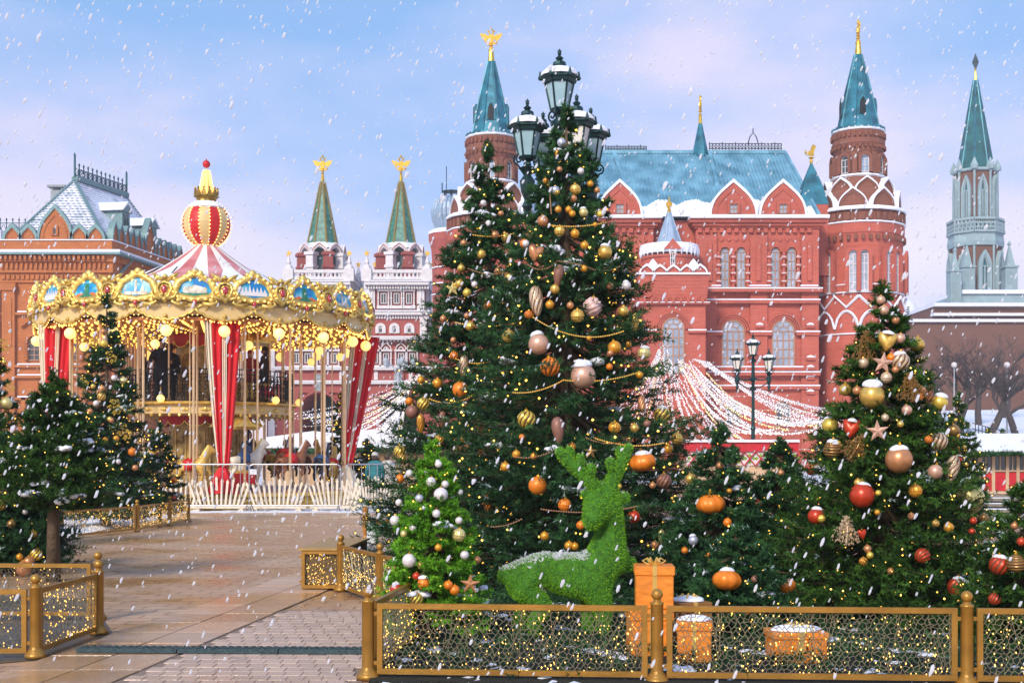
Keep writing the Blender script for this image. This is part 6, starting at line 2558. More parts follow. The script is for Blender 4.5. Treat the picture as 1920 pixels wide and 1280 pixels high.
# snowy stall roofs beside the carousel
for (px, d, w, lab) in ((700, 56.0, 5.2, 'low market stall under a thick snow roof behind the carousel barriers'), (592, 60.0, 5.4, 'low market stall under a snow roof seen through the carousel poles')):
    st = thing('market_stall', lab, 'stall', (X(px, d), d, 0), 0, 'snow-roofed market stalls')
    m = MB()
    m.box(-w / 2 + .2, w / 2 - .2, 0, 2.6, 0, 1.75)
    m.build('body', WOODW, st)
    m = MB()
    m.prism([(-w / 2, 1.76), (-w / 2 + .4, 2.25), (0, 2.55), (w / 2 - .4, 2.3), (w / 2, 1.76)], -.6, 3.2)
    m.build('roof_snow', SNOW, st)
    m = MB()
    garland_green(m, (-w / 2, -.66, 1.62), (w / 2, -.66, 1.62), .28, 900, random.Random(4), 0)
    m.build('green_garland', NEEDLE_G, st, kind='stuff')
    m = MB()
    for q in (-.38, -.13, .13, .38):
        m.box(w * q - .05, w * q + .05, -.5, -.4, 0, 1.75)
    m.build('posts', WOODW, st)
# glazed wooden kiosk at the right, on a stepped deck
d = 30.0
s = d / F
ks = thing('wooden_kiosk', 'glazed wooden kiosk with red panels, garland and snowy roof on a stepped deck', 'kiosk', (X(1838, d), d, .56))
zk = lambda py: Z(py, d) - .56
wd = 1.9
m = MB()
for q in (0, 24, 50, 70, 95, 120):
    m.box(q * s - .035, q * s + .035, -.035, .035, 0, zk(850))
m.box(-.04, wd, -.03, .03, 0, .06)
m.box(-.04, wd, -.03, .03, zk(884), zk(881))
m.box(-.04, wd, -.03, .03, zk(852), zk(847))
m.box(-.035, .035, 0, 1.8, zk(852), zk(847))
for q in (10, 37, 60, 82):
    m.box(q * s - .012, q * s + .012, -.02, .02, zk(882), zk(850))
m.build('frame', WOODW, ks)
for a, b in ((2, 22), (27, 48), (53, 68), (73, 93), (97, 118)):
    m = MB()
    m.box(a * s, b * s, .0, .02, .07, zk(885))
    m.build('red_panel', REDP, ks)
    m = MB()
    m.box(a * s, b * s, .0, .012, zk(881), zk(852))
    m.build('pane', GLASS_D, ks)
m = MB()
m.box(0, wd, .3, 1.8, .0, zk(848))
m.build('interior', mat('kiosk_interior', (.5, .36, .2), .7, var=.3), ks)
m = MB()
m.add([(-.25, -.35, zk(846)), (wd + .3, -.35, zk(846)), (wd + .3, 1.0, zk(815)), (-.25, 1.0, zk(815)), (wd + .3, 2.2, zk(846)), (-.25, 2.2, zk(846))], [(0, 1, 2, 3), (3, 2, 4, 5), (0, 3, 5), (1, 4, 2), (0, 5, 4, 1)])
m.build('roof', WOODW, ks)
m = MB()
m.add([(-.30, -.40, zk(844)), (wd + .3, -.40, zk(844)), (wd + .3, 1.0, zk(811)), (-.30, 1.0, zk(811)), (-.30, -.40, zk(846)), (wd + .3, -.40, zk(846))], [(0, 1, 2, 3), (4, 5, 1, 0)])
m.build('roof_snow', SNOW, ks)
m = MB()
garland_green(m, (-.3, -.42, zk(850)), (wd + .3, -.42, zk(850)), .13, 1500, random.Random(2), 0)
garland_green(m, (-.3, -.42, zk(850)), (-.3, 1.0, zk(818)), .13, 700, random.Random(3), 0)
m.build('green_garland', NEEDLE_G, ks, kind='stuff')
dk = thing('stepped_deck', 'timber deck with broad steps leading up to the kiosk', 'steps', (X(1838, 28), 28, 0))
DECKM = mat('deck_timber', (.24, .20, .15), .6, var=.25, scale=4)
m = MB()
m.box(-.1, 3.2, .9, 5.2, 0, .56)
m.build('platform', DECKM, dk)
for k in range(5):
    m = MB()
    h_ = .50 - k * .105
    m.box(-.1, 3.2, .9 - (k + 1) * .42, .9 - k * .42 - .01, h_ - .06, h_)
    m.build('tread', DECKM, dk)
    m = MB()
    m.box(-.05, 3.1, .9 - (k + 1) * .42 + .03, .9 - k * .42 - .14, h_ + .003, h_ + .018)
    m.build('tread_snow', SNOW, dk)
m = MB()
m.box(.0, .08, -1.2, .9, 0, .1)
m.box(1.5, 1.58, -1.2, .9, 0, .1)
m.build('stringers', DECKM, dk)

# ================================================================== snowy slope and bare trees in front of the fortress wall
m = MB()
rgs = random.Random(12)
nx, ny = 30, 16
vs = []
for j in range(ny + 1):
    for i in range(nx + 1):
        x_ = 24 + 60 * i / nx
        y_ = 70 + 100 * j / ny
        h = -.05 + max(0, (y_ - 78) / 90) * 7.2 * min(1, i / 5)
        if j > 0 and i > 0:
            h += rgs.uniform(-.12, .12)
        vs.append((x_, y_, h))
fs = [(j * (nx + 1) + i, j * (nx + 1) + i + 1, (j + 1) * (nx + 1) + i + 1, (j + 1) * (nx + 1) + i) for j in range(ny) for i in range(nx)]
m.add(vs, fs)
o = m.build('snow_slope', SNOW, smooth=True)
o['kind'] = 'structure'
def slope_z(x_, y_):
    return -.05 + max(0, (y_ - 78) / 90) * 7.2 * min(1, (x_ - 24) / 10)
BARK = mat('bark', (.065, .05, .045), .9, var=.35, scale=4)
def bare_tree(px, d, top_py, label, seed, lean=0.0):
    rg = random.Random(seed)
    x_ = X(px, d)
    z0 = slope_z(x_, d)
    t = thing('bare_tree', label, 'tree', (x_, d, z0 - .1), 0, 'leafless trees on the snowy slope')
    H = Z(top_py, d) - z0
    tr, tw = MB(), MB()
    def branch(p, dr, L, r, lev):
        n = 4
        pts, rr = [p], [r]
        q = p.copy()
        dd = dr.copy()
        for k in range(n):
            dd = (dd + Vector((rg.gauss(0, .16), rg.gauss(0, .16), rg.gauss(.04, .08)))).normalized()
            q = q + dd * L / n
            pts.append(q.copy())
            rr.append(r * (1 - .55 * (k + 1) / n))
        (tr if lev < 2 else tw).tube([tuple(v) for v in pts], rr, 6 if lev == 0 else (4 if lev < 3 else 3))
        if lev >= 4:
            return
        nb = (6, 5, 4, 4)[lev]
        for k in range(nb):
            u = rg.uniform(.35 if lev == 0 else .25, 1)
            i = min(int(u * n), n - 1)
            b = pts[i].lerp(pts[i + 1], u * n - i)
            az = rg.uniform(0, 2 * PI)
            nd_ = (dd * .6 + Vector((math.cos(az), math.sin(az), rg.uniform(.0, .7))) * .85).normalized()
            branch(b, nd_, L * rg.uniform(.45, .68), max(rr[i] * .55, .02), lev + 1)
    branch(Vector((0, 0, 0)), Vector((lean, 0, 1)).normalized(), H * .55, .38, 0)
    tr.build('trunk', BARK, t)
    tw.build('crown', BARK, t)
for k, (px, d, tp, ln, lb) in enumerate(((1768, 130, 640, .0, 'bare tree nearest the decorated fir, before the fortress wall'), (1800, 122, 625, .12, 'bare leaning tree before the fortress wall'), (1835, 135, 610, -.05, 'slim bare tree under the fortress tower'), (1858, 112, 620, .05, 'tall bare tree standing on the snow slope above the railing'), (1905, 118, 600, -.12, 'bare tree with dark forked trunk above the kiosk roof'), (1745, 140, 660, .0, 'faint bare tree at the foot of the fortress wall'), (1885, 150, 620, .05, 'bare tree set back close to the fortress wall'))):
    bare_tree(px, d, tp, lb, 40 + k, ln)
rl = thing('slope_railing', 'thin dark railing running up the snowy slope', 'railing', (X(1790, 96), 96, slope_z(X(1790, 96), 96)))
m = MB()
pts = [(0, 0, 0), (4, 0, .3), (6.5, 8, 1.1), (8.5, 20, 2.0)]
for (a, b) in zip(pts[:-1], pts[1:]):
    for h_ in (.5, 1.0):
        m.beam((a[0], a[1], a[2] + h_), (b[0], b[1], b[2] + h_), .06)
    for k in range(8):
        u = k / 8
        m.beam((a[0] + (b[0] - a[0]) * u, a[1] + (b[1] - a[1]) * u, a[2] + (b[2] - a[2]) * u - .3), (a[0] + (b[0] - a[0]) * u, a[1] + (b[1] - a[1]) * u, a[2] + (b[2] - a[2]) * u + 1.0), .06)
m.build('rails', BLACK_IRON, rl)
for px in (1648 + 0, 1789, 1888):
    if px == 1648:
        continue
    t = thing('globe_street_lamp', 'thin lamp post with a white globe before the fortress wall', 'street lamp', (X(px, 120), 120, slope_z(X(px, 120), 120)), 0, 'white globe lamps on the slope')
    h_ = Z(684, 120) - slope_z(X(px, 120), 120)
    m = MB()
    m.lathe([(.12, -.2), (.1, 1), (.05, h_ - .3)], 6)
    m.build('post', PALEI, t)
    m = MB()
    m.ball((0, 0, h_), .28, 12, 8)
    m.build('globe', WHITE_STONE, t, smooth=True)
# ================================================================== firs
def needle_mat(name, c1, c2, rough=.65):
    return mat(name, c1, rough, var=0.0, c2=c2, tint=True, spec=.14)
NG_DARK = needle_mat('fir_needles_deep', (.004, .020, .007), (.05, .14, .035))
NG_BLUE = needle_mat('fir_needles_cool', (.004, .022, .008), (.058, .165, .050))
NG_BRIGHT = needle_mat('fir_needles_bright', (.045, .18, .008), (.22, .52, .03))
NG_OLIVE = needle_mat('fir_needles_olive', (.006, .024, .004), (.068, .165, .022))
FROSTN = mat('frosted_needles', (.45, .58, .55), .7, var=.2, scale=8)
TRUNK = mat('fir_bark', (.10, .065, .035), .85, var=.4, scale=8, bump=.5, bscale=25)
FAIRY = lamp_mat('fairy_light', (1.0, .50, .06), 2.6)
TREES = {}
class Tree:
    pass
def needles(starts, dirs, lens, K, nl, nw, rng, spread=.85):
    n = len(starts)
    u = rng.uniform(.02, 1.0, (n, K, 1))
    pos = starts[:, None, :] + dirs[:, None, :] * lens[:, None, None] * u
    rnd = rng.normal(size=(n, K, 3))
    d = dirs[:, None, :]
    rnd -= (rnd * d).sum(-1, keepdims=True) * d
    rnd /= np.linalg.norm(rnd, axis=-1, keepdims=True) + 1e-9
    nd = d * rng.uniform(.45, .9, (n, K, 1)) + rnd * spread
    nd /= np.linalg.norm(nd, axis=-1, keepdims=True)
    side = np.cross(nd, rng.normal(size=(n, K, 3)))
    side /= np.linalg.norm(side, axis=-1, keepdims=True) + 1e-9
    ln = nl * rng.uniform(.7, 1.2, (n, K, 1))
    v = np.empty((n, K, 3, 3))
    v[:, :, 0] = pos - side * nw * .5
    v[:, :, 1] = pos + side * nw * .5
    v[:, :, 2] = pos + nd * ln
    return v.reshape(-1, 3)
def fir(name, label, px, d, apex_py, prof, zc0, ntw, nl, nw, K, nmat, seed, trunk_r=.09, cat='fir tree', group=None, snow=14, frost=.06, lights=200, lsize=.011, droop=.25, leader=True, tw_len=1.0):
    """prof: list of (z fraction from crown foot to apex, radius in metres)"""
    rng = np.random.default_rng(seed)
    x0 = X(px, d)
    H = Z(apex_py, d)
    t = thing(name, label, cat, (x0, d, 0), 0, group)
    fr = np.array([p[0] for p in prof])
    rr = np.array([p[1] for p in prof])
    rad = lambda z_: np.interp((np.asarray(z_) - zc0) / (H - zc0), fr, rr)
    # branches
    nb = max(60, ntw // 16)
    zt = np.linspace(0, 1, 400)
    wgt = np.interp(zt, fr, rr) + .10 * rr.max()
    cdf = np.cumsum(wgt)
    cdf /= cdf[-1]
    fz = np.interp(rng.uniform(0, 1, nb), cdf, zt)
    ztip = zc0 + fz * (H - zc0)
    az = rng.uniform(0, 2 * PI, nb)
    L = rad(ztip) * rng.uniform(.74, 1.13, nb)
    rise = droop * L * rng.uniform(.4, 1.3, nb)
    def bp(i, u):
        """point on branch i at u: leaves the trunk higher up, sags, lifts at the tip"""
        r_ = L[i] * u
        z_ = ztip[i] + rise[i] * (1 - u) - .12 * L[i] * np.sin(PI * u)
        return np.stack([r_ * np.cos(az[i]), r_ * np.sin(az[i]), np.minimum(z_, H - .03)], -1)
    per = ntw // nb + 1
    bi = np.repeat(np.arange(nb), per)
    u = 1 - rng.uniform(0, 1, len(bi)) ** 1.25 * .72
    st = bp(bi, u)
    st2 = bp(bi, np.minimum(u + .05, 1.05))
    bd = st2 - st
    bd /= np.linalg.norm(bd, axis=1, keepdims=True) + 1e-9
    lat = np.stack([-np.sin(az[bi]), np.cos(az[bi]), np.zeros(len(bi))], -1)
    sg = rng.choice([-1.0, 1.0], len(bi))[:, None]
    dr = bd * rng.uniform(.35, 1.1, (len(bi), 1)) + lat * sg * rng.uniform(.1, .9, (len(bi), 1)) + rng.normal(size=(len(bi), 3)) * .20
    dr[:, 2] += rng.uniform(-.05, .30, len(bi))
    dr /= np.linalg.norm(dr, axis=1, keepdims=True)
    ln = (.05 + .16 * np.minimum(1, L[bi] / 1.0)) * rng.uniform(.6, 1.25, len(bi)) * tw_len
    # leader shoot and small top twigs
    k = 26
    ts = np.stack([np.zeros(k), np.zeros(k), H - .22 * np.linspace(0, 1, k) * min(1, H / 2.5)], -1)
    td = rng.normal(size=(k, 3)) * .5
    td[:, 2] = np.abs(td[:, 2]) + .5
    td /= np.linalg.norm(td, axis=1, keepdims=True)
    st = np.concatenate([st, ts])
    dr = np.concatenate([dr, td])
    ln = np.concatenate([ln, np.full(k, .09 * min(1, H / 2.5))])
    V = needles(st, dr, ln, K, nl, nw, rng)
    bt = rng.uniform(-.28, .28, nb)
    tb = np.concatenate([bt[bi], np.zeros(k)])
    tint = np.clip(np.repeat(rng.beta(1.5, 2.0, len(st)) + tb, K) + rng.uniform(-.12, .12, len(st) * K), 0, 1)
    link('crown', tri_mesh('crown', V, nmat, tint), t)
    if frost:
        sel = np.where((rng.uniform(size=len(st)) < frost) & (dr[:, 2] > .05))[0]
        if len(sel):
            V2 = needles(st[sel] + np.array([0, 0, .012]), dr[sel], ln[sel], max(8, K // 2), nl * .8, nw, rng, .6)
            o = link('frosted_twigs', tri_mesh('frosted_twigs', V2, FROSTN), t)
            o['kind'] = 'stuff'
    # trunk and limbs
    m = MB()
    m.tube([(0, 0, 0), (0, 0, H * .3), (0, 0, H * .7), (0, 0, H - .05)], [trunk_r, trunk_r * .8, trunk_r * .4, .008], 10)
    m.build('trunk', TRUNK, t, smooth=True)
    m = MB()
    for i in range(nb):
        pts = bp(np.full(5, i), np.array([0, .3, .55, .8, 1.0]))
        m.tube([tuple(p) for p in pts], [.012 + .008 * L[i], .011, .008, .006, .003], 3)
    m.build('limbs', TRUNK, t)
    # lumps of snow lying on branches
    if snow:
        cand = rng.choice(nb, min(snow, nb), replace=False)
        m = MB()
        for i in cand:
            u0 = rng.uniform(.68, .92)
            big = min(1.3, .6 + L[i])
            for q in range(rng.integers(5, 11)):
                p = bp(np.array([i]), np.array([u0 + rng.uniform(-.1, .1)]))[0]
                sx_ = rng.uniform(.014, .042) * big
                m.ball((p[0] + rng.normal() * .045 * big, p[1] + rng.normal() * .045 * big, p[2] + .045 + rng.uniform(-.012, .02)), sx_, 8, 6, (rng.uniform(.8, 1.7), rng.uniform(.8, 1.6), rng.uniform(.5, .9)))
        # roughen the lumps
        m.v = [(a + rng.normal() * .005, b + rng.normal() * .005, c + rng.normal() * .005) for a, b, c in m.v]
        m.build('branch_snow', SNOW, t, smooth=True)
    if lights:
        m = MB()
        si = rng.choice(len(st), min(lights, len(st)), replace=False)
        for i in si:
            p = st[i] + dr[i] * ln[i] * .9
            m.octa(tuple(p), lsize * rng.uniform(.7, 1.3))
        o = m.build('fairy_lights', FAIRY, None, loc=(x0, d, 0))
        tag(o, 'tiny warm fairy lights wound through ' + label_short(label), 'fairy lights', 'fairy light strings on the firs')
    T = Tree()
    T.x, T.d, T.H, T.zc0, T.rad, T.ob = x0, d, H, zc0, rad, t
    TREES[label] = T
    return T
def label_short(l):
    return SHORT.get(l, 'a fir')
SHORT = {}
def F_(key, short, *a, **k):
    SHORT[k['label']] = short
    TREES[key] = fir(**k)
    TREES[key].short = short
    return TREES[key]
TALL = 'tall decorated firs grouped round the big lamp'
F_('T1', 'the tallest fir', name='fir_tree', label='tallest fir, hung with big copper baubles, in front of the five-lantern lamp', px=1062, d=14.0, apex_py=205, zc0=.12,
   prof=[(0, 1.60), (.2, 1.48), (.325, 1.30), (.44, 1.0), (.55, .84), (.67, .66), (.78, .46), (.89, .26), (1, .03)], ntw=13500, nl=.055, nw=.0105, K=24, nmat=NG_BLUE, seed=1, trunk_r=.13, snow=34, lights=520, lsize=.0125, group=TALL)
F_('T2', 'the tall slimmer fir', name='fir_tree', label='tall slimmer fir with small pale baubles in front of the tower by the onion dome', px=916, d=15.6, apex_py=275, zc0=.12,
   prof=[(0, 1.48), (.2, 1.36), (.33, 1.22), (.455, .96), (.585, .70), (.71, .52), (.84, .32), (.93, .16), (1, .03)], ntw=10500, nl=.058, nw=.0115, K=23, nmat=NG_BLUE, seed=2, trunk_r=.13, snow=22, lights=420, lsize=.0135, group=TALL)
F_('T3', 'the broad fir', name='fir_tree', label='broad fir hung with large gold baubles, stars and gold sprays', px=1655, d=11.5, apex_py=538, zc0=.10,
   prof=[(0, 1.0), (.14, .95), (.3, .81), (.46, .62), (.62, .44), (.78, .29), (.9, .15), (1, .02)], ntw=9200, nl=.045, nw=.0105, K=22, nmat=NG_OLIVE, seed=3, trunk_r=.09, snow=5, frost=.02, lights=420, lsize=.008)
F_('T4', 'the bright green fir', name='fir_tree', label='small bright green fir with pearl white baubles beside the topiary deer', px=814, d=10.0, apex_py=832, zc0=.12,
   prof=[(0, .38), (.2, .37), (.4, .31), (.6, .24), (.8, .15), (.93, .07), (1, .02)], ntw=4200, nl=.034, nw=.0085, K=22, nmat=NG_BRIGHT, seed=4, trunk_r=.04, snow=10, frost=.0, lights=160, lsize=.0065, tw_len=.75)
F_('T5', 'the fir behind the gifts', name='fir_tree', label='small dark fir with blurred orange baubles behind the gift boxes', px=1350, d=12.4, apex_py=800, zc0=.10,
   prof=[(0, .62), (.2, .58), (.4, .45), (.6, .30), (.8, .17), (1, .02)], ntw=4600, nl=.045, nw=.0105, K=22, nmat=NG_BLUE, seed=5, trunk_r=.05, snow=6, lights=150, lsize=.008)
F_('T6', 'the fir beside the broad fir', name='fir_tree', label='small dark fir standing between the gift boxes and the broad fir', px=1462, d=12.8, apex_py=828, zc0=.10,
   prof=[(0, .62), (.2, .58), (.4, .46), (.6, .32), (.8, .18), (1, .02)], ntw=4600, nl=.045, nw=.0105, K=22, nmat=NG_BLUE, seed=6, trunk_r=.05, snow=5, lights=150, lsize=.008)
F_('T7', 'the low fir behind the fence', name='fir_tree', label='low fir with orange baubles just behind the long fence panel', px=1385, d=10.6, apex_py=985, zc0=.08,
   prof=[(0, .46), (.3, .42), (.6, .28), (.85, .13), (1, .02)], ntw=2600, nl=.04, nw=.0095, K=22, nmat=NG_BLUE, seed=7, trunk_r=.04, snow=3, lights=70, lsize=.007)
F_('T8', 'the fir by the kiosk steps', name='fir_tree', label='fir with red swirl baubles beside the kiosk steps', px=1925, d=9.8, apex_py=905, zc0=.08,
   prof=[(0, .52), (.3, .46), (.6, .30), (.85, .14), (1, .02)], ntw=3200, nl=.04, nw=.0095, K=22, nmat=NG_OLIVE, seed=8, trunk_r=.04, snow=0, lights=90, lsize=.007)
F_('T9', 'the slim fir beside the kiosk', name='fir_tree', label='slim lit fir between the broad fir and the kiosk', px=1797, d=24.0, apex_py=742, zc0=.15,
   prof=[(0, .60), (.3, .50), (.6, .33), (.85, .14), (1, .02)], ntw=3000, nl=.06, nw=.014, K=18, nmat=NG_OLIVE, seed=9, trunk_r=.06, snow=8, lights=220, lsize=.014)
F_('T10', 'the undecorated fir on a bare trunk', name='fir_tree', label='dense fir on a bare trunk with snow on its branches, no baubles', px=100, d=15.0, apex_py=702, zc0=.88,
   prof=[(0, .30), (.06, .58), (.25, .60), (.45, .48), (.65, .33), (.85, .16), (1, .02)], ntw=6000, nl=.05, nw=.011, K=22, nmat=NG_OLIVE, seed=10, trunk_r=.085, snow=26, frost=.03, lights=190, lsize=.0095, droop=.12)
F_('T11', 'the slim fir with gold flowers', name='fir_tree', label='slim fir with gold poinsettias in front of the carousel', px=200, d=26.0, apex_py=556, zc0=.2,
   prof=[(0, .98), (.2, .92), (.4, .72), (.6, .48), (.8, .24), (.93, .11), (1, .02)], ntw=6500, nl=.075, nw=.016, K=18, nmat=NG_DARK, seed=11, trunk_r=.09, snow=20, lights=330, lsize=.017)
F_('T12', 'the small round fir', name='fir_tree', label='small round fir with copper baubles at the end of the far fence', px=300, d=28.2, apex_py=795, zc0=.2,
   prof=[(0, .46), (.3, .44), (.6, .30), (.85, .14), (1, .02)], ntw=2000, nl=.06, nw=.015, K=18, nmat=NG_DARK, seed=12, trunk_r=.05, snow=6, lights=130, lsize=.016)
F_('T13', 'the tall gold-flowered fir', name='fir_tree', label='tall fir with gold flowers behind the bare-trunk fir', px=-22, d=20.0, apex_py=600, zc0=.15,
   prof=[(0, .72), (.25, .62), (.5, .44), (.75, .24), (1, .02)], ntw=4600, nl=.06, nw=.013, K=20, nmat=NG_OLIVE, seed=13, trunk_r=.07, snow=12, lights=200, lsize=.013)
F_('T14', 'the low fir behind the trunk', name='fir_tree', label='low dark fir with copper baubles behind the bare trunk', px=12, d=16.2, apex_py=815, zc0=.10,
   prof=[(0, .80), (.2, .75), (.45, .55), (.7, .32), (1, .02)], ntw=6200, nl=.055, nw=.0105, K=22, nmat=NG_BLUE, seed=14, trunk_r=.06, snow=6, lights=120, lsize=.008)
F_('T15', 'the slim fir behind the carousel drape', name='fir_tree', label='slim lit fir behind the cream and red drape of the carousel', px=640, d=46.0, apex_py=740, zc0=.2,
   prof=[(0, .75), (.3, .60), (.6, .38), (.85, .16), (1, .02)], ntw=1800, nl=.10, nw=.03, K=14, nmat=NG_OLIVE, seed=15, trunk_r=.08, snow=6, lights=200, lsize=.028)
F_('T16', 'the low fir behind the barrier', name='fir_tree', label='low lit fir behind the turned crowd barrier', px=688, d=47.0, apex_py=826, zc0=.1,
   prof=[(0, .80), (.4, .62), (.7, .38), (1, .02)], ntw=1500, nl=.10, nw=.03, K=14, nmat=NG_OLIVE, seed=16, trunk_r=.08, snow=5, lights=160, lsize=.026)
F_('T17', 'the fir seen through the carousel', name='fir_tree', label='lit fir seen between the carousel poles beside its drum', px=294, d=46.0, apex_py=776, zc0=.1,
   prof=[(0, .85), (.4, .66), (.7, .38), (1, .02)], ntw=1500, nl=.10, nw=.03, K=14, nmat=NG_OLIVE, seed=17, trunk_r=.08, snow=5, lights=160, lsize=.026)
for k, (px, d, ap, lb) in enumerate(((1853, 62, 806, 'tiny lit fir on the snow behind the kiosk roof'), (1880, 60, 808, 'tiny snowy fir on the snow behind the kiosk roof'))):
    F_('S%d' % k, 'the tiny %s fir' % ('lit' if k == 0 else 'snowy'), name='fir_tree', label=lb, px=px, d=d, apex_py=ap, zc0=.2, prof=[(0, .55), (.4, .4), (.75, .2), (1, .02)], ntw=700, nl=.12, nw=.04, K=12, nmat=NG_OLIVE, seed=30 + k, trunk_r=.07, snow=4, lights=60, lsize=.03)
# ================================================================== tree ornaments
OC = {}
for n_, c_, me_, ro_ in (('copper', (.60, .26, .11), .45, .34), ('rose gold', (.70, .40, .27), .4, .36), ('gold', (.80, .50, .11), .6, .26), ('yellow gold', (.85, .60, .10), .5, .3), ('amber', (.76, .33, .03), .35, .3),
                         ('orange', (.82, .22, .015), .15, .4), ('red', (.55, .05, .015), .3, .3), ('pearl white', (.74, .68, .66), .15, .35), ('silver', (.55, .57, .66), .5, .3), ('champagne', (.64, .47, .30), .4, .36),
                         ('bronze', (.36, .20, .06), .5, .34), ('brown', (.28, .13, .09), .2, .5), ('pale gold', (.76, .62, .24), .45, .32), ('pink', (.72, .46, .40), .1, .5)):
    OC[n_] = mat('ornament_' + n_.replace(' ', '_'), c_, ro_, me_, var=.12, scale=4)
DARKSW = mat('ornament_dark_stripe', (.16, .06, .02), .5, .2)
def sph_grid(fn, n=28, m=18):
    """closed ball-like surface whose radius is fn(polar angle, azimuth), unit diameter before shaping"""
    vs = [(0, 0, -.5 * fn(PI, 0))]
    for j in range(1, m):
        p = PI - PI * j / m
        for i in range(n):
            a = 2 * PI * i / n
            r_ = .5 * fn(p, a)
            vs.append((r_ * math.sin(p) * math.cos(a), r_ * math.sin(p) * math.sin(a), r_ * math.cos(p)))
    vs.append((0, 0, .5 * fn(0, 0)))
    L = len(vs) - 1
    fs = []
    for i in range(n):
        k = (i + 1) % n
        fs.append((0, 1 + k, 1 + i))
        fs.append((L, 1 + (m - 2) * n + i, 1 + (m - 2) * n + k))
        for j in range(m - 2):
            fs.append((1 + j * n + i, 1 + j * n + k, 1 + (j + 1) * n + k, 1 + (j + 1) * n + i))
    return vs, fs
def orn_geo(kind):
    m = MB()
    if kind == 'bauble':
        m.add(*sph_grid(lambda p, a: 1.0, 24, 16))
    elif kind == 'swirl bauble':
        m.add(*sph_grid(lambda p, a: 1.0 + .055 * math.sin(9 * a + 5.5 * p) * math.sin(p), 72, 26))
    elif kind == 'ringed bauble':
        m.add(*sph_grid(lambda p, a: 1.0 + .05 * math.sin(p * 18) * math.sin(p), 24, 60))
    elif kind == 'lattice bauble':
        m.add(*sph_grid(lambda p, a: 1.0 + .06 * math.sin(8 * a + 6 * p) * math.sin(8 * a - 6 * p) * math.sin(p), 64, 28))
    elif kind == 'pumpkin bauble':
        vs, fs = sph_grid(lambda p, a: 1.0 + .07 * abs(math.sin(4 * a)) * math.sin(p), 48, 16)
        m.add([(x * 1.2, y * 1.2, z * .86) for x, y, z in vs], fs)
    elif kind == 'rose bauble':
        m.add(*sph_grid(lambda p, a: 1.0 + .09 * math.sin(5 * a + 3 * p) * math.sin(7 * p + a) , 60, 30))
    elif kind == 'heart':
        vs, fs = sph_grid(lambda p, a: 1.0, 32, 20)
        out = []
        for x, y, z in vs:
            x2, z2 = x * 2, z * 2
            sh = z2 + .75 * abs(x2) ** .9 - .42 * (1 - z2) * 0.6
            out.append((x * 1.08, y * .7, (z + .42 * abs(x2) - .16) * 1.0))
        m.add(out, fs)
    elif kind == 'drop':
        vs, fs = sph_grid(lambda p, a: 1.0 + .05 * math.sin(8 * a + 5 * p) * math.sin(p), 48, 26)
        m.add([(x * .5 * (1 + .5 * (z + .1)), y * .5 * (1 + .5 * (z + .1)), z * 1.25) for x, y, z in vs], fs)
    elif kind == 'fir cone':
        vs, fs = sph_grid(lambda p, a: 1.0 + .10 * abs(math.sin(6 * a + 9 * p)) * abs(math.sin(6 * a - 9 * p)), 48, 30)
        m.add([(x * .55 * (1 + .7 * z), y * .55 * (1 + .7 * z), z * 1.25) for x, y, z in vs], fs)
    elif kind == 'star':
        st = star5(.56, .22)
        n = len(st)
        m.add([(p[0], 0, p[1]) for p in st] + [(0, -.12, 0), (0, .12, 0)], [((i + 1) % n, i, n) for i in range(n)] + [(i, (i + 1) % n, n + 1) for i in range(n)])
    elif kind == 'poinsettia':
        rg = random.Random(2)
        for i in range(34):
            a, rr = rg.uniform(0, 2 * PI), .42 * math.sqrt(rg.random())
            c = Vector((rr * math.cos(a), -.12 + .25 * rr, rr * math.sin(a)))
            for k in range(4):
                d_ = Vector((rg.gauss(0, 1), -abs(rg.gauss(.3, .5)), rg.gauss(0, 1))).normalized()
                w = d_.orthogonal().normalized() * .035
                q = d_ * rg.uniform(.08, .15)
                m.add([tuple(c), tuple(c + q * .5 + w), tuple(c + q), tuple(c + q * .5 - w)], [(0, 1, 2, 3)])
    elif kind == 'berry spray':
        rg = random.Random(6)
        for i in range(16):
            a = rg.uniform(-.8, .8)
            p = Vector((0, 0, .45))
            d_ = Vector((math.sin(a) * .7, rg.uniform(-.35, .05), -math.cos(a)))
            pts = [tuple(p)]
            for k in range(7):
                p = p + d_ * .14
                d_ = (d_ + Vector((rg.uniform(-.15, .15), 0, -.08))).normalized()
                pts.append(tuple(p))
                for q in range(3):
                    m.octa((p.x + rg.uniform(-.06, .06), p.y + rg.uniform(-.06, .03), p.z + rg.uniform(-.06, .06)), .026, (1, 1, 1.5))
            m.tube(pts, .008, 3)
    return m
GEO = {}
def orn_mesh(kind, color):
    key = (kind, color)
    if key not in GEO:
        if kind not in GEO:
            GEO[kind] = orn_geo(kind)
        GEO[key] = GEO[kind].mesh(kind.replace(' ', '_'), OC[color], kind not in ('star', 'poinsettia', 'berry spray'))
        me = GEO[key]
        if kind in ('swirl bauble', 'ringed bauble', 'drop'):        # painted grooves between the ridges
            me.materials.append(DARKSW)
            for p in me.polygons:
                c = p.center
                a, ph = math.atan2(c.y, c.x), math.acos(max(-1, min(1, c.z / max(c.length, 1e-6))))
                v = math.sin(9 * a + 5.5 * ph) if kind == 'swirl bauble' else (math.sin(ph * 18) if kind == 'ringed bauble' else math.sin(8 * a + 5 * ph))
                if v < -.45:
                    p.material_index = 1
    return GEO[key]
cm = MB()
cm.lathe([(.10, .48), (.10, .56), (.04, .58)], 8)
cm.tube([(.0, 0, .57), (.04, 0, .62), (0, 0, .67), (-.04, 0, .62), (0, 0, .57)], .012, 4)
CAP_ME = cm.mesh('cap', GOLD)
sm = MB()
sv, sf = sph_grid(lambda p, a: 1.0 + .05 * math.sin(3 * a), 20, 12)
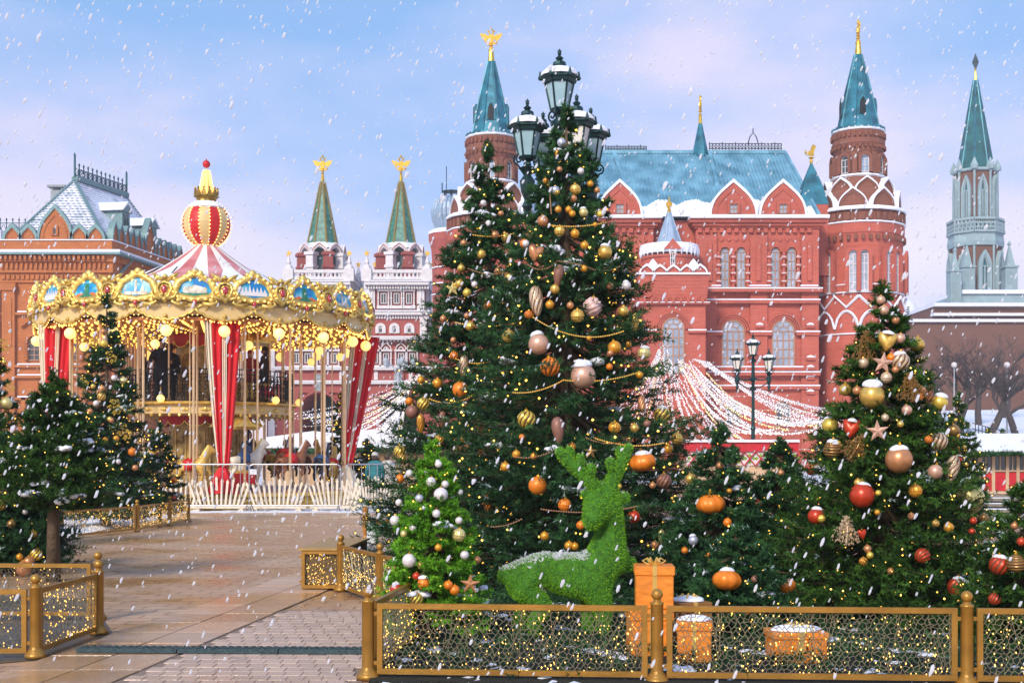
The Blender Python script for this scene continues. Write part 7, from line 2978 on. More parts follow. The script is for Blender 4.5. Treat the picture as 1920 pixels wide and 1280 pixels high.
sm.add([(x * .78, y * .78, max(z, -.1) * .42 + .40) for x, y, z in sv], sf)
CAPSNOW_ME = sm.mesh('snow_cap', SNOW, True)
NAMES = {'bauble': 'bauble', 'swirl bauble': 'swirl_bauble', 'ringed bauble': 'ringed_bauble', 'lattice bauble': 'lattice_bauble', 'pumpkin bauble': 'pumpkin_bauble', 'rose bauble': 'rose_bauble', 'heart': 'heart_ornament', 'drop': 'drop_ornament', 'fir cone': 'cone_ornament', 'star': 'star_ornament', 'poinsettia': 'gold_flower', 'berry spray': 'berry_spray'}
CATS = {'heart': 'heart ornament', 'drop': 'drop ornament', 'fir cone': 'cone ornament', 'star': 'star ornament', 'poinsettia': 'flower ornament', 'berry spray': 'berry spray'}
rgo = random.Random(77)
def orn(tk, px, py, dp, kind, color, snow=False, tilt=0.0):
    T = TREES[tk]
    dep = T.d
    for _ in range(6):
        z_ = Z(py, dep)
        x_ = X(px, dep) - T.x
        r_ = float(T.rad(z_))
        q = r_ * r_ * 1.02 - x_ * x_
        dep = T.d - math.sqrt(max(q, .0)) * 1.0 - .01
    sz = dp * dep / F
    if kind == 'poinsettia' or kind == 'star':
        dep -= .04
    o = link(NAMES[kind], orn_mesh(kind, color), None, None, (X(px, dep), dep, Z(py, dep)))
    o.scale = (sz,) * 3
    o.rotation_euler = (rgo.uniform(-.12, .12), tilt + rgo.uniform(-.18, .18), rgo.uniform(-.3, .3) if kind in ('star', 'poinsettia', 'heart', 'berry spray') else rgo.uniform(0, 6.28))
    size = 'large' if dp >= 34 else ('small' if dp < 17 else 'mid-sized')
    hf = (Z(py, dep) - T.zc0) / (T.H - T.zc0)
    sd = (X(px, dep) - T.x) / (float(T.rad(Z(py, dep))) + .05)
    lev = 'near the top of' if hf > .8 else ('high on' if hf > .6 else ('midway up' if hf > .38 else ('low on' if hf > .15 else 'at the foot of')))
    tag(o, '%s %s %s%s %s %s' % (size, color, kind, ' with snow cap' if snow else '', lev, T.short), CATS.get(kind, 'bauble'), 'ornaments on ' + T.short)
    if abs(sd) > .75 and len(o['label'].split()) < 13:
        o['label'] = o['label'] + ', on its outer edge'
    if kind not in ('star', 'poinsettia', 'berry spray') and dp > 12:
        link('cap', CAP_ME, o)
    if snow:
        sc_ = link('snow_cap', CAPSNOW_ME, o)
        sc_.scale = (rgo.uniform(.75, 1.05), rgo.uniform(.75, 1.05), rgo.uniform(.9, 1.1))
        sc_.rotation_euler = (rgo.uniform(-.12, .12), rgo.uniform(-.2, .2), rgo.uniform(0, 6))
    return o
B, SW, LT, RG, PK, HT, DR, CN, SR, PO, SP = 'bauble', 'swirl bauble', 'lattice bauble', 'ringed bauble', 'pumpkin bauble', 'heart', 'drop', 'fir cone', 'star', 'poinsettia', 'berry spray'
def batch(tk, ox, oy, sc, rows):
    for r_ in rows:
        x_, y_, d_, kd, cl = r_[:5]
        orn(tk, ox + x_ / sc, oy + y_ / sc, d_ / sc, kd, cl, len(r_) > 5 and r_[5] == 1, r_[6] if len(r_) > 6 else 0.0)
batch('T1', 700, 260, 2.134, [(752, 15, 34, B, 'silver'), (735, 62, 30, DR, 'amber'), (745, 123, 24, B, 'copper'), (830, 130, 28, B, 'pearl white'), (728, 207, 36, B, 'silver'), (808, 203, 44, LT, 'gold'), (895, 207, 26, B, 'copper'), (740, 283, 28, B, 'amber'), (841, 295, 36, B, 'pale gold', 1), (908, 302, 30, B, 'yellow gold'), (678, 330, 46, B, 'copper'), (745, 370, 42, LT, 'gold'), (807, 380, 36, B, 'amber'), (845, 427, 34, B, 'amber'), (650, 457, 58, HT, 'copper'), (927, 455, 58, B, 'gold', 1), (610, 420, 30, B, 'pearl white'), (843, 520, 28, B, 'amber'), (740, 550, 70, CN, 'brown'), (726, 602, 38, LT, 'gold'), (947, 590, 28, B, 'copper'), (1012, 588, 38, B, 'pearl white', 1), (652, 650, 100, DR, 'champagne'), (788, 667, 30, B, 'copper'), (877, 672, 74, 'rose bauble', 'pink'), (817, 708, 54, LT, 'gold'), (662, 822, 84, B, 'rose gold', 1), (541, 790, 52, B, 'gold'), (1000, 690, 44, B, 'gold'), (1046, 735, 60, DR, 'gold'), (965, 835, 54, B, 'amber'), (1021, 823, 24, B, 'amber'), (1083, 858, 52, LT, 'pale gold', 1), (707, 912, 76, SW, 'orange'), (840, 950, 100, B, 'rose gold', 1), (1065, 945, 30, B, 'amber'), (612, 1123, 72, SW, 'yellow gold'), (740, 1168, 84, CN, 'brown'), (1075, 1062, 60, DR, 'copper', 0, -.4), (1155, 1107, 66, SW, 'yellow gold', 1), (965, 1155, 48, LT, 'amber'), (1095, 1140, 30, B, 'brown'), (1180, 1240, 38, B, 'amber'), (1215, 1200, 48, LT, 'gold'), (870, 1252, 54, SR, 'bronze')])
batch('T2', 700, 260, 2.134, [(440, 257, 24, B, 'pearl white'), (362, 418, 28, B, 'copper'), (433, 462, 36, LT, 'gold'), (461, 338, 24, B, 'pearl white'), (528, 395, 40, B, 'gold'), (510, 300, 24, B, 'copper'), (550, 487, 22, B, 'copper'), (545, 557, 46, B, 'gold'), (345, 580, 38, B, 'gold'), (405, 583, 26, B, 'pearl white'), (318, 600, 56, SR, 'pale gold'), (481, 635, 28, B, 'silver'), (575, 610, 26, B, 'copper'), (387, 750, 38, LT, 'gold'), (320, 805, 24, B, 'copper'), (280, 720, 28, B, 'copper'), (190, 965, 30, B, 'amber'), (256, 978, 40, B, 'amber'), (348, 1003, 64, B, 'orange'), (200, 1060, 50, SW, 'yellow gold'), (155, 1092, 54, B, 'brown'), (143, 1050, 32, B, 'orange'), (190, 1140, 60, DR, 'amber'), (277, 1125, 56, DR, 'brown'), (365, 1070, 30, B, 'orange', 1), (445, 1097, 44, DR, 'amber'), (425, 1145, 80, DR, 'copper'), (362, 910, 70, DR, 'champagne'), (265, 1203, 38, SW, 'amber'), (105, 1250, 46, SW, 'yellow gold'), (362, 1202, 28, B, 'amber'), (490, 880, 34, LT, 'pale gold')])
batch('T1', 640, 680, 2.133, [(785, 490, 74, B, 'orange'), (655, 415, 38, B, 'amber'), (770, 373, 28, B, 'amber'), (893, 567, 52, LT, 'orange'), (813, 692, 36, B, 'amber'), (910, 730, 36, B, 'amber'), (1205, 397, 86, PK, 'orange', 1), (1170, 615, 52, B, 'red'), (1290, 473, 60, SW, 'brown'), (1245, 490, 28, B, 'copper'), (1280, 695, 46, DR, 'pale gold')])
batch('T2', 640, 680, 2.133, [(567, 357, 44, B, 'orange'), (605, 350, 46, SW, 'amber'), (505, 340, 46, DR, 'copper', 1), (585, 560, 70, DR, 'orange'), (515, 497, 46, DR, 'amber'), (235, 462, 36, B, 'orange'), (490, 395, 30, B, 'amber'), (617, 740, 36, DR, 'copper'), (530, 680, 30, SW, 'bronze')])
batch('T4', 640, 680, 2.133, [(388, 405, 30, B, 'pearl white', 1), (272, 442, 30, B, 'pearl white'), (358, 475, 40, B, 'pearl white'), (415, 485, 30, B, 'pearl white'), (398, 527, 58, B, 'pearl white'), (312, 541, 34, B, 'silver'), (230, 558, 28, B, 'pearl white'), (380, 602, 34, B, 'pearl white'), (215, 630, 42, B, 'pearl white'), (470, 630, 30, B, 'pearl white'), (287, 658, 30, B, 'pearl white'), (250, 683, 28, B, 'pale gold'), (470, 688, 54, LT, 'pale gold'), (388, 738, 30, B, 'amber'), (272, 790, 58, B, 'pearl white'), (493, 768, 36, B, 'pearl white'), (543, 788, 32, B, 'copper'), (317, 808, 28, B, 'copper'), (215, 820, 30, B, 'bronze'), (300, 852, 32, B, 'red'), (330, 882, 52, B, 'orange', 1), (220, 905, 52, B, 'red', 1), (428, 888, 38, B, 'orange'), (453, 908, 42, B, 'orange'), (515, 885, 76, SR, 'copper'), (300, 945, 54, SW, 'yellow gold'), (475, 517, 24, B, 'pearl white'), (340, 440, 22, B, 'pearl white'), (330, 580, 20, B, 'silver'), (440, 560, 20, B, 'silver')])
batch('T3', 1500, 520, 3.369, [(510, 143, 58, B, 'rose gold'), (528, 210, 68, B, 'rose gold'), (605, 270, 52, B, 'copper'), (652, 280, 26, B, 'silver'), (550, 400, 110, HT, 'gold', 1), (633, 385, 64, B, 'rose gold'), (738, 425, 98, B, 'gold'), (632, 530, 116, SW, 'champagne', 1), (525, 540, 130, SR, 'rose gold'), (765, 517, 58, SW, 'champagne'), (400, 540, 68, B, 'champagne'), (385, 487, 34, B, 'copper'), (303, 595, 66, B, 'bronze'), (545, 632, 70, LT, 'champagne'), (285, 708, 80, B, 'gold'), (360, 715, 58, B, 'copper'), (455, 748, 158, B, 'gold', 1), (770, 712, 50, B, 'copper'), (808, 730, 120, DR, 'copper'), (880, 790, 106, B, 'yellow gold', 1), (675, 838, 66, B, 'rose gold'), (537, 885, 50, B, 'champagne'), (325, 950, 106, HT, 'red', 1), (490, 970, 130, SR, 'rose gold'), (190, 935, 106, B, 'yellow gold', 1), (205, 1085, 116, RG, 'bronze', 1), (875, 1035, 110, SW, 'champagne'), (970, 965, 76, B, 'bronze'), (1000, 1150, 52, B, 'red', 1), (625, 1150, 172, B, 'copper', 1), (855, 1228, 96, B, 'rose gold'), (960, 1215, 150, DR, 'champagne', 0, .35), (430, 420, 200, SP, 'bronze'), (700, 680, 190, SP, 'bronze'), (360, 1060, 190, SP, 'bronze', 0, .6), (970, 1060, 110, SP, 'bronze')])
batch('T3', 1200, 640, 2.0, [(833, 577, 94, B, 'red', 1), (660, 655, 62, B, 'red', 1), (1033, 560, 50, LT, 'amber'), (1018, 655, 28, B, 'copper'), (1235, 590, 112, B, 'pale gold'), (1158, 697, 38, B, 'amber'), (1250, 672, 28, B, 'red'), (1245, 712, 26, B, 'red'), (1290, 663, 38, LT, 'bronze'), (833, 720, 32, HT, 'red'), (1060, 803, 56, SW, 'red', 0, -.7), (1192, 920, 74, SW, 'red', 1), (773, 700, 110, SP, 'champagne'), (940, 860, 26, B, 'copper'), (890, 640, 22, B, 'amber')])
batch('T8', 1200, 640, 2.0, [(1348, 838, 74, SW, 'red', 1), (1412, 832, 70, RG, 'bronze'), (1430, 750, 34, B, 'red'), (1405, 690, 30, B, 'copper'), (1330, 965, 46, SW, 'red')])
batch('T5', 1200, 640, 2.0, [(265, 610, 86, PK, 'orange'), (328, 678, 34, B, 'orange'), (360, 750, 28, B, 'copper'), (300, 465, 28, B, 'copper'), (200, 745, 38, B, 'silver', 1), (168, 783, 26, B, 'orange'), (190, 515, 40, B, 'gold'), (258, 808, 28, DR, 'orange'), (240, 875, 26, B, 'orange'), (335, 560, 22, B, 'amber')])
batch('T6', 1200, 640, 2.0, [(437, 610, 40, B, 'red'), (467, 783, 44, DR, 'orange'), (588, 775, 28, B, 'copper'), (528, 493, 28, B, 'copper'), (640, 485, 32, B, 'red'), (560, 700, 22, B, 'amber')])
batch('T7', 1200, 640, 2.0, [(325, 895, 88, PK, 'orange', 1), (545, 915, 62, PK, 'orange'), (400, 1010, 30, B, 'orange'), (430, 890, 28, B, 'brown')])
batch('T11', 0, 540, 2.526, [(490, 205, 26, B, 'copper'), (497, 255, 50, DR, 'champagne'), (450, 262, 66, PO, 'yellow gold'), (525, 325, 66, PO, 'yellow gold'), (545, 562, 84, PO, 'yellow gold'), (590, 680, 84, PO, 'yellow gold'), (420, 345, 56, PO, 'yellow gold'), (400, 445, 56, PO, 'yellow gold'), (540, 425, 28, B, 'pearl white'), (625, 775, 38, B, 'orange'), (550, 712, 30, B, 'amber'), (615, 605, 26, B, 'copper'), (455, 545, 28, B, 'pearl white'), (500, 718, 28, B, 'amber'), (440, 700, 24, B, 'gold'), (480, 490, 40, DR, 'copper'), (585, 440, 40, B, 'pale gold'), (520, 620, 26, B, 'gold'), (640, 850, 30, B, 'copper'), (560, 820, 26, B, 'pearl white')])
batch('T13', 0, 540, 2.526, [(18, 270, 66, PO, 'yellow gold'), (40, 730, 74, PO, 'yellow gold'), (30, 545, 56, B, 'pale gold'), (50, 470, 50, PO, 'yellow gold'), (30, 610, 34, DR, 'bronze'), (20, 350, 26, B, 'gold')])
batch('T14', 0, 640, 2.667, [(40, 643, 96, B, 'copper'), (18, 600, 40, B, 'pearl white', 1), (22, 750, 48, B, 'champagne'), (5, 820, 50, SW, 'yellow gold'), (57, 912, 44, B, 'bronze'), (118, 1135, 78, B, 'copper'), (145, 1100, 56, B, 'copper'), (182, 1065, 60, SW, 'yellow gold'), (98, 1075, 34, B, 'amber'), (165, 962, 42, B, 'gold'), (125, 850, 30, B, 'pearl white')])
batch('T12', 0, 640, 2.667, [(868, 693, 34, B, 'orange'), (805, 655, 30, B, 'champagne'), (760, 700, 26, B, 'amber'), (815, 715, 32, B, 'copper'), (870, 785, 28, B, 'red'), (790, 597, 22, B, 'pearl white'), (740, 640, 34, B, 'orange')])
batch('T9', 1500, 520, 3.369, [(985, 900, 26, B, 'gold'), (1000, 1000, 26, B, 'amber'), (1040, 1070, 26, B, 'gold'), (960, 850, 22, B, 'pearl white'), (1050, 1180, 30, B, 'gold')])

# smaller baubles between the big ones
rgs_ = random.Random(31)
for tk, n_, y0, y1 in (('T1', 26, 330, 1060), ('T2', 24, 420, 1040), ('T3', 14, 640, 1080), ('T11', 10, 640, 930)):
    T = TREES[tk]
    for k in range(n_):
        py = rgs_.uniform(y0, y1)
        r_ = float(T.rad(Z(py, T.d))) * F / T.d
        px = 960 + F * T.x / T.d + rgs_.uniform(-.85, .85) * r_
        orn(tk, px, py, rgs_.uniform(9, 17), rgs_.choice((B, B, LT, SW)), rgs_.choice(('orange', 'amber', 'gold', 'yellow gold', 'copper')))
# bead chains swagged round the two tall firs
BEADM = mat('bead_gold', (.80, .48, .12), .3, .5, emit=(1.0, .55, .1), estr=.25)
BEADC = mat('bead_copper', (.62, .34, .18), .35, .4)
def beads(tk, x0, y0, x1, y1, sag, bp, mt, word):
    T = TREES[tk]
    N = max(6, int(math.hypot(x1 - x0, y1 - y0) / bp))
    m = MB()
    pts = []
    for i in range(N + 1):
        u = i / N
        px, py = x0 + (x1 - x0) * u, y0 + (y1 - y0) * u + sag * 4 * u * (1 - u)
        dep = T.d
        for _ in range(4):
            z_ = Z(py, dep)
            x_ = X(px, dep) - T.x
            r_ = float(T.rad(z_))
            dep = T.d - math.sqrt(max(r_ * r_ * 1.06 - x_ * x_, 0)) - .01
        pts.append((X(px, dep), dep, Z(py, dep)))
    o0 = pts[0]
    for p in pts:
        m.octa((p[0] - o0[0], p[1] - o0[1], p[2] - o0[2]), bp * .40 * T.d / F)
    m.tube([(p[0] - o0[0], p[1] - o0[1], p[2] - o0[2]) for p in pts], .003, 3)
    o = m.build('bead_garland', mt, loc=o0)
    tag(o, '%s %s bead chain %s %s' % ('short' if N < 20 else ('long' if N > 50 else 'mid-length'), word, 'near the top of' if y0 < 400 else ('high on' if y0 < 560 else ('midway up' if y0 < 740 else ('low on' if y0 < 900 else 'at the foot of'))), T.short), 'bead garland', 'bead chains on the tall firs')
zz = lambda x_, y_: (700 + x_ / 2.134, 260 + y_ / 2.134)
for tk, a, b, sg, mt, wd in (('T1', (620, 505), (735, 490), 12, BEADC, 'copper'), ('T1', (735, 490), (860, 515), -2, BEADC, 'copper'), ('T1', (860, 515), (985, 512), 7, BEADC, 'copper'), ('T1', (640, 715), (1000, 770), 22, BEADM, 'gold'), ('T2', (330, 735), (650, 712), 12, BEADM, 'gold'), ('T1', (760, 965), (1060, 935), 8, BEADM, 'gold'), ('T1', (700, 345), (930, 335), 5, BEADM, 'gold'), ('T1', (700, 130), (712, 300), 0, BEADC, 'copper'), ('T2', (400, 385), (560, 380), 4, BEADM, 'gold'), ('T2', (380, 520), (560, 530), 8, BEADC, 'copper'), ('T2', (225, 1040), (420, 1010), 14, BEADM, 'gold'), ('T2', (330, 880), (470, 890), 6, BEADM, 'gold'), ('T1', (560, 1015), (760, 965), 8, BEADM, 'gold'), ('T1', (880, 1195), (1170, 1215), 10, BEADM, 'gold'), ('T2', (440, 1240), (650, 1250), 6, BEADM, 'gold')):
    p0, p1 = zz(*a), zz(*b)
    beads(tk, p0[0], p0[1], p1[0], p1[1], sg, 4.2, mt, wd)
z5 = lambda x_, y_: (640 + x_ / 2.133, 680 + y_ / 2.133)
for tk, a, b, sg in (('T1', (800, 585), (1200, 570), 9), ('T1', (600, 655), (720, 625), 4), ('T2', (500, 680), (560, 680), 3), ('T1', (980, 300), (1110, 320), 5), ('T1', (690, 375), (850, 350), 7)):
    p0, p1 = z5(*a), z5(*b)
    beads(tk, p0[0], p0[1], p1[0], p1[1], sg, 4.6, BEADC, 'copper')
# ================================================================== gilded fences
FGOLD = mat('fence_gold', (.38, .19, .03), .38, .45, var=.2, scale=6, bump=.1, bscale=60)
FWIRE = mat('fence_wire', (.30, .25, .15), .45, .35, var=.3, scale=20)
FLED = lamp_mat('fence_light', (1.0, .50, .04), 1.5)
def post_geo():
    m = MB()
    m.lathe([(.075, 0), (.078, .02), (.07, .032), (.062, .04), (.056, .055), (.043, .065), (.041, .08), (.041, .505), (.044, .508), (.044, .52), (.026, .527), (.026, .54)], 16)
    return m.mesh('post', FGOLD, True)
def ball_geo():
    m = MB()
    m.ball((0, 0, .573), .038, 16, 12)
    return m.mesh('ball_finial', FGOLD, True)
POST_ME, BALL_ME = post_geo(), ball_geo()
def mesh_cells(w, h, cell, rg):
    """irregular honeycomb of wire: jittered hexagon net as thin strips"""
    nodes = {}
    m = MB()
    cw, chh = cell, cell * .80
    nx, ny = int(w / cw), int(h / chh)
    cw, chh = w / nx, h / ny
    def node(i, j, k):
        key = (i, j, k)
        if key not in nodes:
            x = (i + (.5 if j % 2 else 0)) * cw
            z = j * chh + (0 if k == 0 else chh * .42)
            nodes[key] = (min(max(x + rg.gauss(0, .20) * cw, 0), w), min(max(z + rg.gauss(0, .16) * chh, 0), h))
        return nodes[key]
    def wire(a, b):
        (x0, z0), (x1, z1) = a, b
        L = math.hypot(x1 - x0, z1 - z0)
        if L < 1e-4:
            return
        t = .0023
        nx_, nz_ = -(z1 - z0) / L * t, (x1 - x0) / L * t
        m.add([(x0 - nx_, 0, z0 - nz_), (x1 - nx_, 0, z1 - nz_), (x1 + nx_, 0, z1 + nz_), (x0 + nx_, 0, z0 + nz_), ((x0), -.0034, z0), ((x1), -.0034, z1)],
              [(0, 1, 5, 4), (3, 4, 5, 2), (0, 3, 2, 1)])
    for j in range(ny + 1):
        for i in range(-1, nx + 1):
            a, b = node(i, j, 0), node(i, j, 1)
            if 0 <= i <= nx:
                wire(a, b)
            if j < ny:
                o = 1 if j % 2 else 0
                for di in (o - 1 + 0, o):
                    c = node(i + di, j + 1, 0)
                    if rg.random() < .97:
                        wire(b, c)
    # long crossing wires and twisted strands
    for k in range(int(w * 11)):
        x = rg.uniform(0, w)
        dx = rg.uniform(-.16, .16)
        z0 = rg.uniform(0, h * .5)
        wire((x, z0), (min(max(x + dx, 0), w), min(z0 + rg.uniform(.2, .5), h)))
    return m
def fence_panel(parent, a, b, z0, z1, rg, cell=.042, nled=120):
    """framed panel between two ground points, drooping wire net with lights"""
    a, b = Vector((a[0], a[1], 0)), Vector((b[0], b[1], 0))
    d = b - a
    w = d.length
    ang = math.atan2(d.y, d.x)
    T = Matrix.Translation(a) @ Matrix.Rotation(ang, 4, 'Z')
    fw = .036
    m = MB(T)
    m.ring([(0, z0), (0, z1), (w, z1), (w, z0)], [(fw, z0 + fw), (fw, z1 - fw), (w - fw, z1 - fw), (w - fw, z0 + fw)], -.016, .016)
    pn = m.build('panel_frame', FGOLD, parent)
    iw, ih = w - 2 * fw, z1 - z0 - 2 * fw
    m = mesh_cells(iw, ih, cell, rg)
    T2 = T @ Matrix.Translation((fw, 0, z0 + fw))
    m.v = [tuple(T2 @ Vector(v)) for v in m.v]
    m.build('wire_net', FWIRE, pn, kind='stuff')
    m = MB(T2)
    for k in range(nled):
        x, z = rg.uniform(.02, iw - .02), ih * rg.random() ** 1.25
        s_ = rg.uniform(.003, .0068)
        m.octa((x, -.012, z), s_, (.8, .8, 1.3))
    m.build('net_lights', FLED, pn, kind='stuff')
    for hz in (z0 + .06, z1 - .08):
        for xx in (-.012, w + .012):
            mm = MB(T)
            mm.box(xx - .014, xx + .014, -.008, .008, hz, hz + .025)
            mm.build('hinge', FGOLD, pn)
    return pn
def fence(name_label, posts, panels, cell=.042, z0=.046, z1=.512, dens=64):
    """posts and panels given in world ground points; the fence is one thing"""
    o0 = posts[0]
    t = thing('fence', name_label, 'fence', (o0[0], o0[1], 0), 0, 'gilded wire-net fences')
    rg = random.Random(int(abs(o0[0]) * 1000))
    for (x, y) in posts:
        p = link('post', POST_ME, t, None, (x - o0[0], y - o0[1], .012))
        link('ball_finial', BALL_ME, p)
    for (a, b) in panels:
        a, b = Vector(a), Vector(b)
        dn = (b - a).normalized()
        a2, b2 = a + dn * .062, b - dn * .062
        fence_panel(t, (a2.x - o0[0], a2.y - o0[1]), (b2.x - o0[0], b2.y - o0[1]), z0, z1, rg, cell, int((b - a).length * dens))
    return t
P0, P1, P2, P3 = (-.953, 8.47), (.944, 8.33), (2.914, 8.20), (4.88, 8.07)
fence('front gilded fence with long wire-net panels before the deer and gift boxes', [P0, P1, P2, P3], [(P0, P1), (P1, P2), (P2, P3)], .036, dens=120)
Q2 = (-.62, 11.2)
fence('gilded fence returning behind the bright green fir', [(-.70, 10.5)], [((-.93, 8.55), (-.70, 10.5))])
L0, L1, L2, L3 = (-3.48, 9.35), (-3.42, 10.59), (-3.72, 11.5), (-4.55, 9.30)
fence('gilded fence turning a corner round the fir on a bare trunk', [L0, L1, L3], [(L3, L0), (L0, L1)], .045, dens=95)
fence('short gilded fence end behind the corner fence and bare trunk', [L2], [(( -4.9, 11.55), L2)], .045)
A0, A1, A2, A3, A4 = (-8.9, 21.2), (X(112, 22.2), 22.2), (X(257, 24.5), 24.5), (X(318, 26.5), 26.5), (X(353, 28.0), 28.0)
fence('long far gilded fence under the slim fir with gold flowers', [A0, A1, A2, A3, A4], [(A0, A1), (A1, A2), (A2, A3), (A3, A4)], .075, dens=150, z1=.50)
Q0, Q1 = (-1.86, 13.9), (-1.30, 12.6)
fence('mid gilded fence attached to the wooden cabinet', [Q0, Q1], [(Q0, Q1), (Q1, Q2)], .05, dens=120)
# lit cabinet at the corner of that fence
cb = thing('lit_cabinet', 'low wooden cabinet with glowing net front at the corner of the mid fence', 'cabinet', (-2.30, 14.0, 0), R(-3))
WOODG = mat('cabinet_wood', (.40, .24, .07), .5, var=.2, scale=8, stretch=(1, 6, 1))
m = MB()
m.box(-.03, .47, -.03, 1.72, .445, .47)
m.build('top', WOODG, cb)
m = MB()
m.box(0, .44, .03, 1.68, .03, .445)
m.build('carcass', mat('cabinet_inside', (.16, .10, .04), .7), cb)
fence_panel(cb, (0, 0), (.44, 0), .03, .44, random.Random(8), .04, 130)
m = MB()
for (x, y) in ((.02, .03), (.42, .03), (.02, 1.66), (.42, 1.66)):
    m.box(x - .02, x + .02, y - .02, y + .02, .012, .03)
m.build('feet', WOODG, cb)
# turned wooden post and snow-wrapped bollard behind the cabinet
tp = thing('wooden_post', 'slender turned wooden post behind the cabinet', 'post', (X(685, 16.3), 16.3, 0))
m = MB()
m.lathe([(.035, 0), (.035, .25), (.022, .30), (.04, .36), (.04, .42), (.022, .46), (.038, .52), (.038, .80), (.02, .83)], 12)
m.build('shaft', mat('orange_wood', (.48, .20, .04), .5, var=.2, scale=8), tp)
m = MB()
m.box(.0, .55, -.02, .02, .60, .66)
m.build('rail', MATS['orange_wood'], tp)
sb = thing('snow_bollard', 'bollard plastered with snow beside the turned post', 'bollard', (X(698, 16.0), 16.0, 0))
rg = random.Random(3)
m = MB()
prof = [(.055, 0), (.06, .3), (.06, .56), (.045, .62), (.01, .64)]
m.lathe(prof, 14)
m.build('core', GREY_STONE, sb)
vs, fs = sph_grid(lambda p, a: 1.0 + .06 * math.sin(5 * a + 4 * p) + .04 * math.sin(9 * p + 2 * a), 22, 20)
m = MB()
m.add([(x * .145, y * .145, .37 + z * .66) for x, y, z in vs], fs)
m.build('snow', SNOW, sb, smooth=True)

# ================================================================== gift boxes
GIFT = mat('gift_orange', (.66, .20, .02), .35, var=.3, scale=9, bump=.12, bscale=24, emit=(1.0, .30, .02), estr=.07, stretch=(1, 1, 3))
GIFTD = mat('gift_bronze', (.30, .13, .03), .35, .2, var=.2, scale=5)
RIB = mat('ribbon_gold', (.75, .48, .12), .35, .4)
def gift(px, d, w, dp, h, z0, label, rz=0.0, m1=GIFT, bow=True, snow=False):
    t = thing('gift_box', label, 'gift box', (X(px, d), d, z0), rz, 'gift boxes behind the front fence')
    m = MB()
    m.box(-w / 2, w / 2, -dp / 2, dp / 2, 0, h * .78)
    bx = m.build('box', m1, t)
    m = MB()
    lw = w * .535
    m.box(-lw, lw, -dp * .535, dp * .535, h * .78 + .001, h)
    ld = m.build('lid', m1, t)
    bv = ld.modifiers.new('edge', 'BEVEL')
    bv.width = .006
    bv = bx.modifiers.new('edge', 'BEVEL')
    bv.width = .006
    m = MB()
    m.box(-w * .06, w * .06, -dp * .5 - .003, -dp * .5 + .01, 0, h * .78)
    m.box(-w * .06, w * .06, -dp * .535 - .003, dp * .535 + .003, h * .78, h + .003)
    m.build('ribbon', RIB, t)
    if bow:
        m = MB()
        for k in range(6):
            a = 2 * PI * k / 6
            c, s_ = math.cos(a), math.sin(a)
            m.tube([(0, 0, h), (.05 * c, .05 * s_, h + .05), (.085 * c, .085 * s_, h + .03), (.05 * c, .05 * s_, h + .008), (0, 0, h + .005)], .007, 5)
        m.build('bow', RIB, t)
    if snow:
        vs, fs = sph_grid(lambda p, a: 1.0 + .08 * math.sin(4 * a) + .05 * math.sin(7 * a + 2), 20, 12)
        m = MB()
        m.add([(x * w * 1.0, y * dp * .95, h + .004 + max(z, 0) * .07) for x, y, z in vs], fs)
        m.build('snow', SNOW, t, smooth=True)
    return t
gift(1217, 9.45, .30, .28, .34, .02, 'lower orange gift box carrying another box beside the deer', .05, bow=False)
gift(1226, 9.50, .275, .26, .31, .365, 'upper orange gift box with a bow stacked beside the deer', -.06)
gift(1290, 9.75, .26, .26, .36, .02, 'bronze gift box with a gold bow and snow behind the fence post', .3, GIFTD, True, True)
gift(1302, 9.15, .24, .22, .29, .02, 'orange gift box with snowy lid between post and bronze box', -.15, GIFT, False, True)
gift(1492, 9.15, .37, .30, .22, .02, 'wide low orange gift box with snow behind the long panel', .04, GIFT, True, True)

# ================================================================== cut fir boughs covering the bed
rng = np.random.default_rng(61)
nbg = 4200
bx_, by_ = rng.uniform(-.8, 6.4, nbg), rng.uniform(8.45, 14.5, nbg)
keep = ~((bx_ < -.35) & (by_ > 11))
st = np.stack([bx_, by_, rng.uniform(.03, .09, nbg)], -1)[keep]
dr = rng.normal(size=st.shape)
dr[:, 2] = rng.uniform(-.05, .5, len(st))
dr /= np.linalg.norm(dr, axis=1, keepdims=True)
V = needles(st, dr, rng.uniform(.12, .26, len(st)), 18, .045, .010, rng)
o = link('fir_boughs', tri_mesh('fir_boughs', V, NG_BLUE, np.repeat(rng.beta(1.2, 2.4, len(st)), 18)), None, 'stuff')
tag(o, 'loose cut fir boughs covering the bed behind the front fence', 'fir boughs')

# ================================================================== topiary deer
GRASS = mat('topiary_turf', (.07, .27, .006), .7, var=0.0, c2=(.30, .62, .025), tint=True, spec=.3)
GRASSB = mat('topiary_base', (.04, .15, .01), .9, var=.4, scale=20)
dd = 10.4
ds = dd / F
deer = thing('topiary_deer', 'bright green topiary deer with antlers and snow on its back', 'topiary deer', (X(1060, dd), dd, 0))
def dp_(px, py, y=0.0):
    return ((px - 1060) * ds, y, Z(py, dd))
DV = [dp_(1065, 1078), dp_(1015, 1068), dp_(975, 1072), dp_(1115, 1072), dp_(1136, 1045), dp_(1146, 1005, .02), dp_(1146, 965, .02), dp_(1130, 932, -.03), dp_(1113, 962, -.13), dp_(1101, 990, -.19), dp_(945, 1075), dp_(938, 1092)]
DE = [(0, 1), (1, 2), (0, 3), (3, 4), (4, 5), (5, 6), (6, 7), (7, 8), (8, 9), (2, 10), (10, 11)]
DR_ = [(.125, .14), (.135, .15), (.12, .14), .155, .145, .105, .088, .10, .082, .062, .05, .03]
def dchain(b, pts, rr):
    pv = b
    for p_, r_ in zip(pts, rr):
        DV.append(p_)
        DR_.append(r_)
        DE.append((pv, len(DV) - 1))
        pv = len(DV) - 1
    return pv
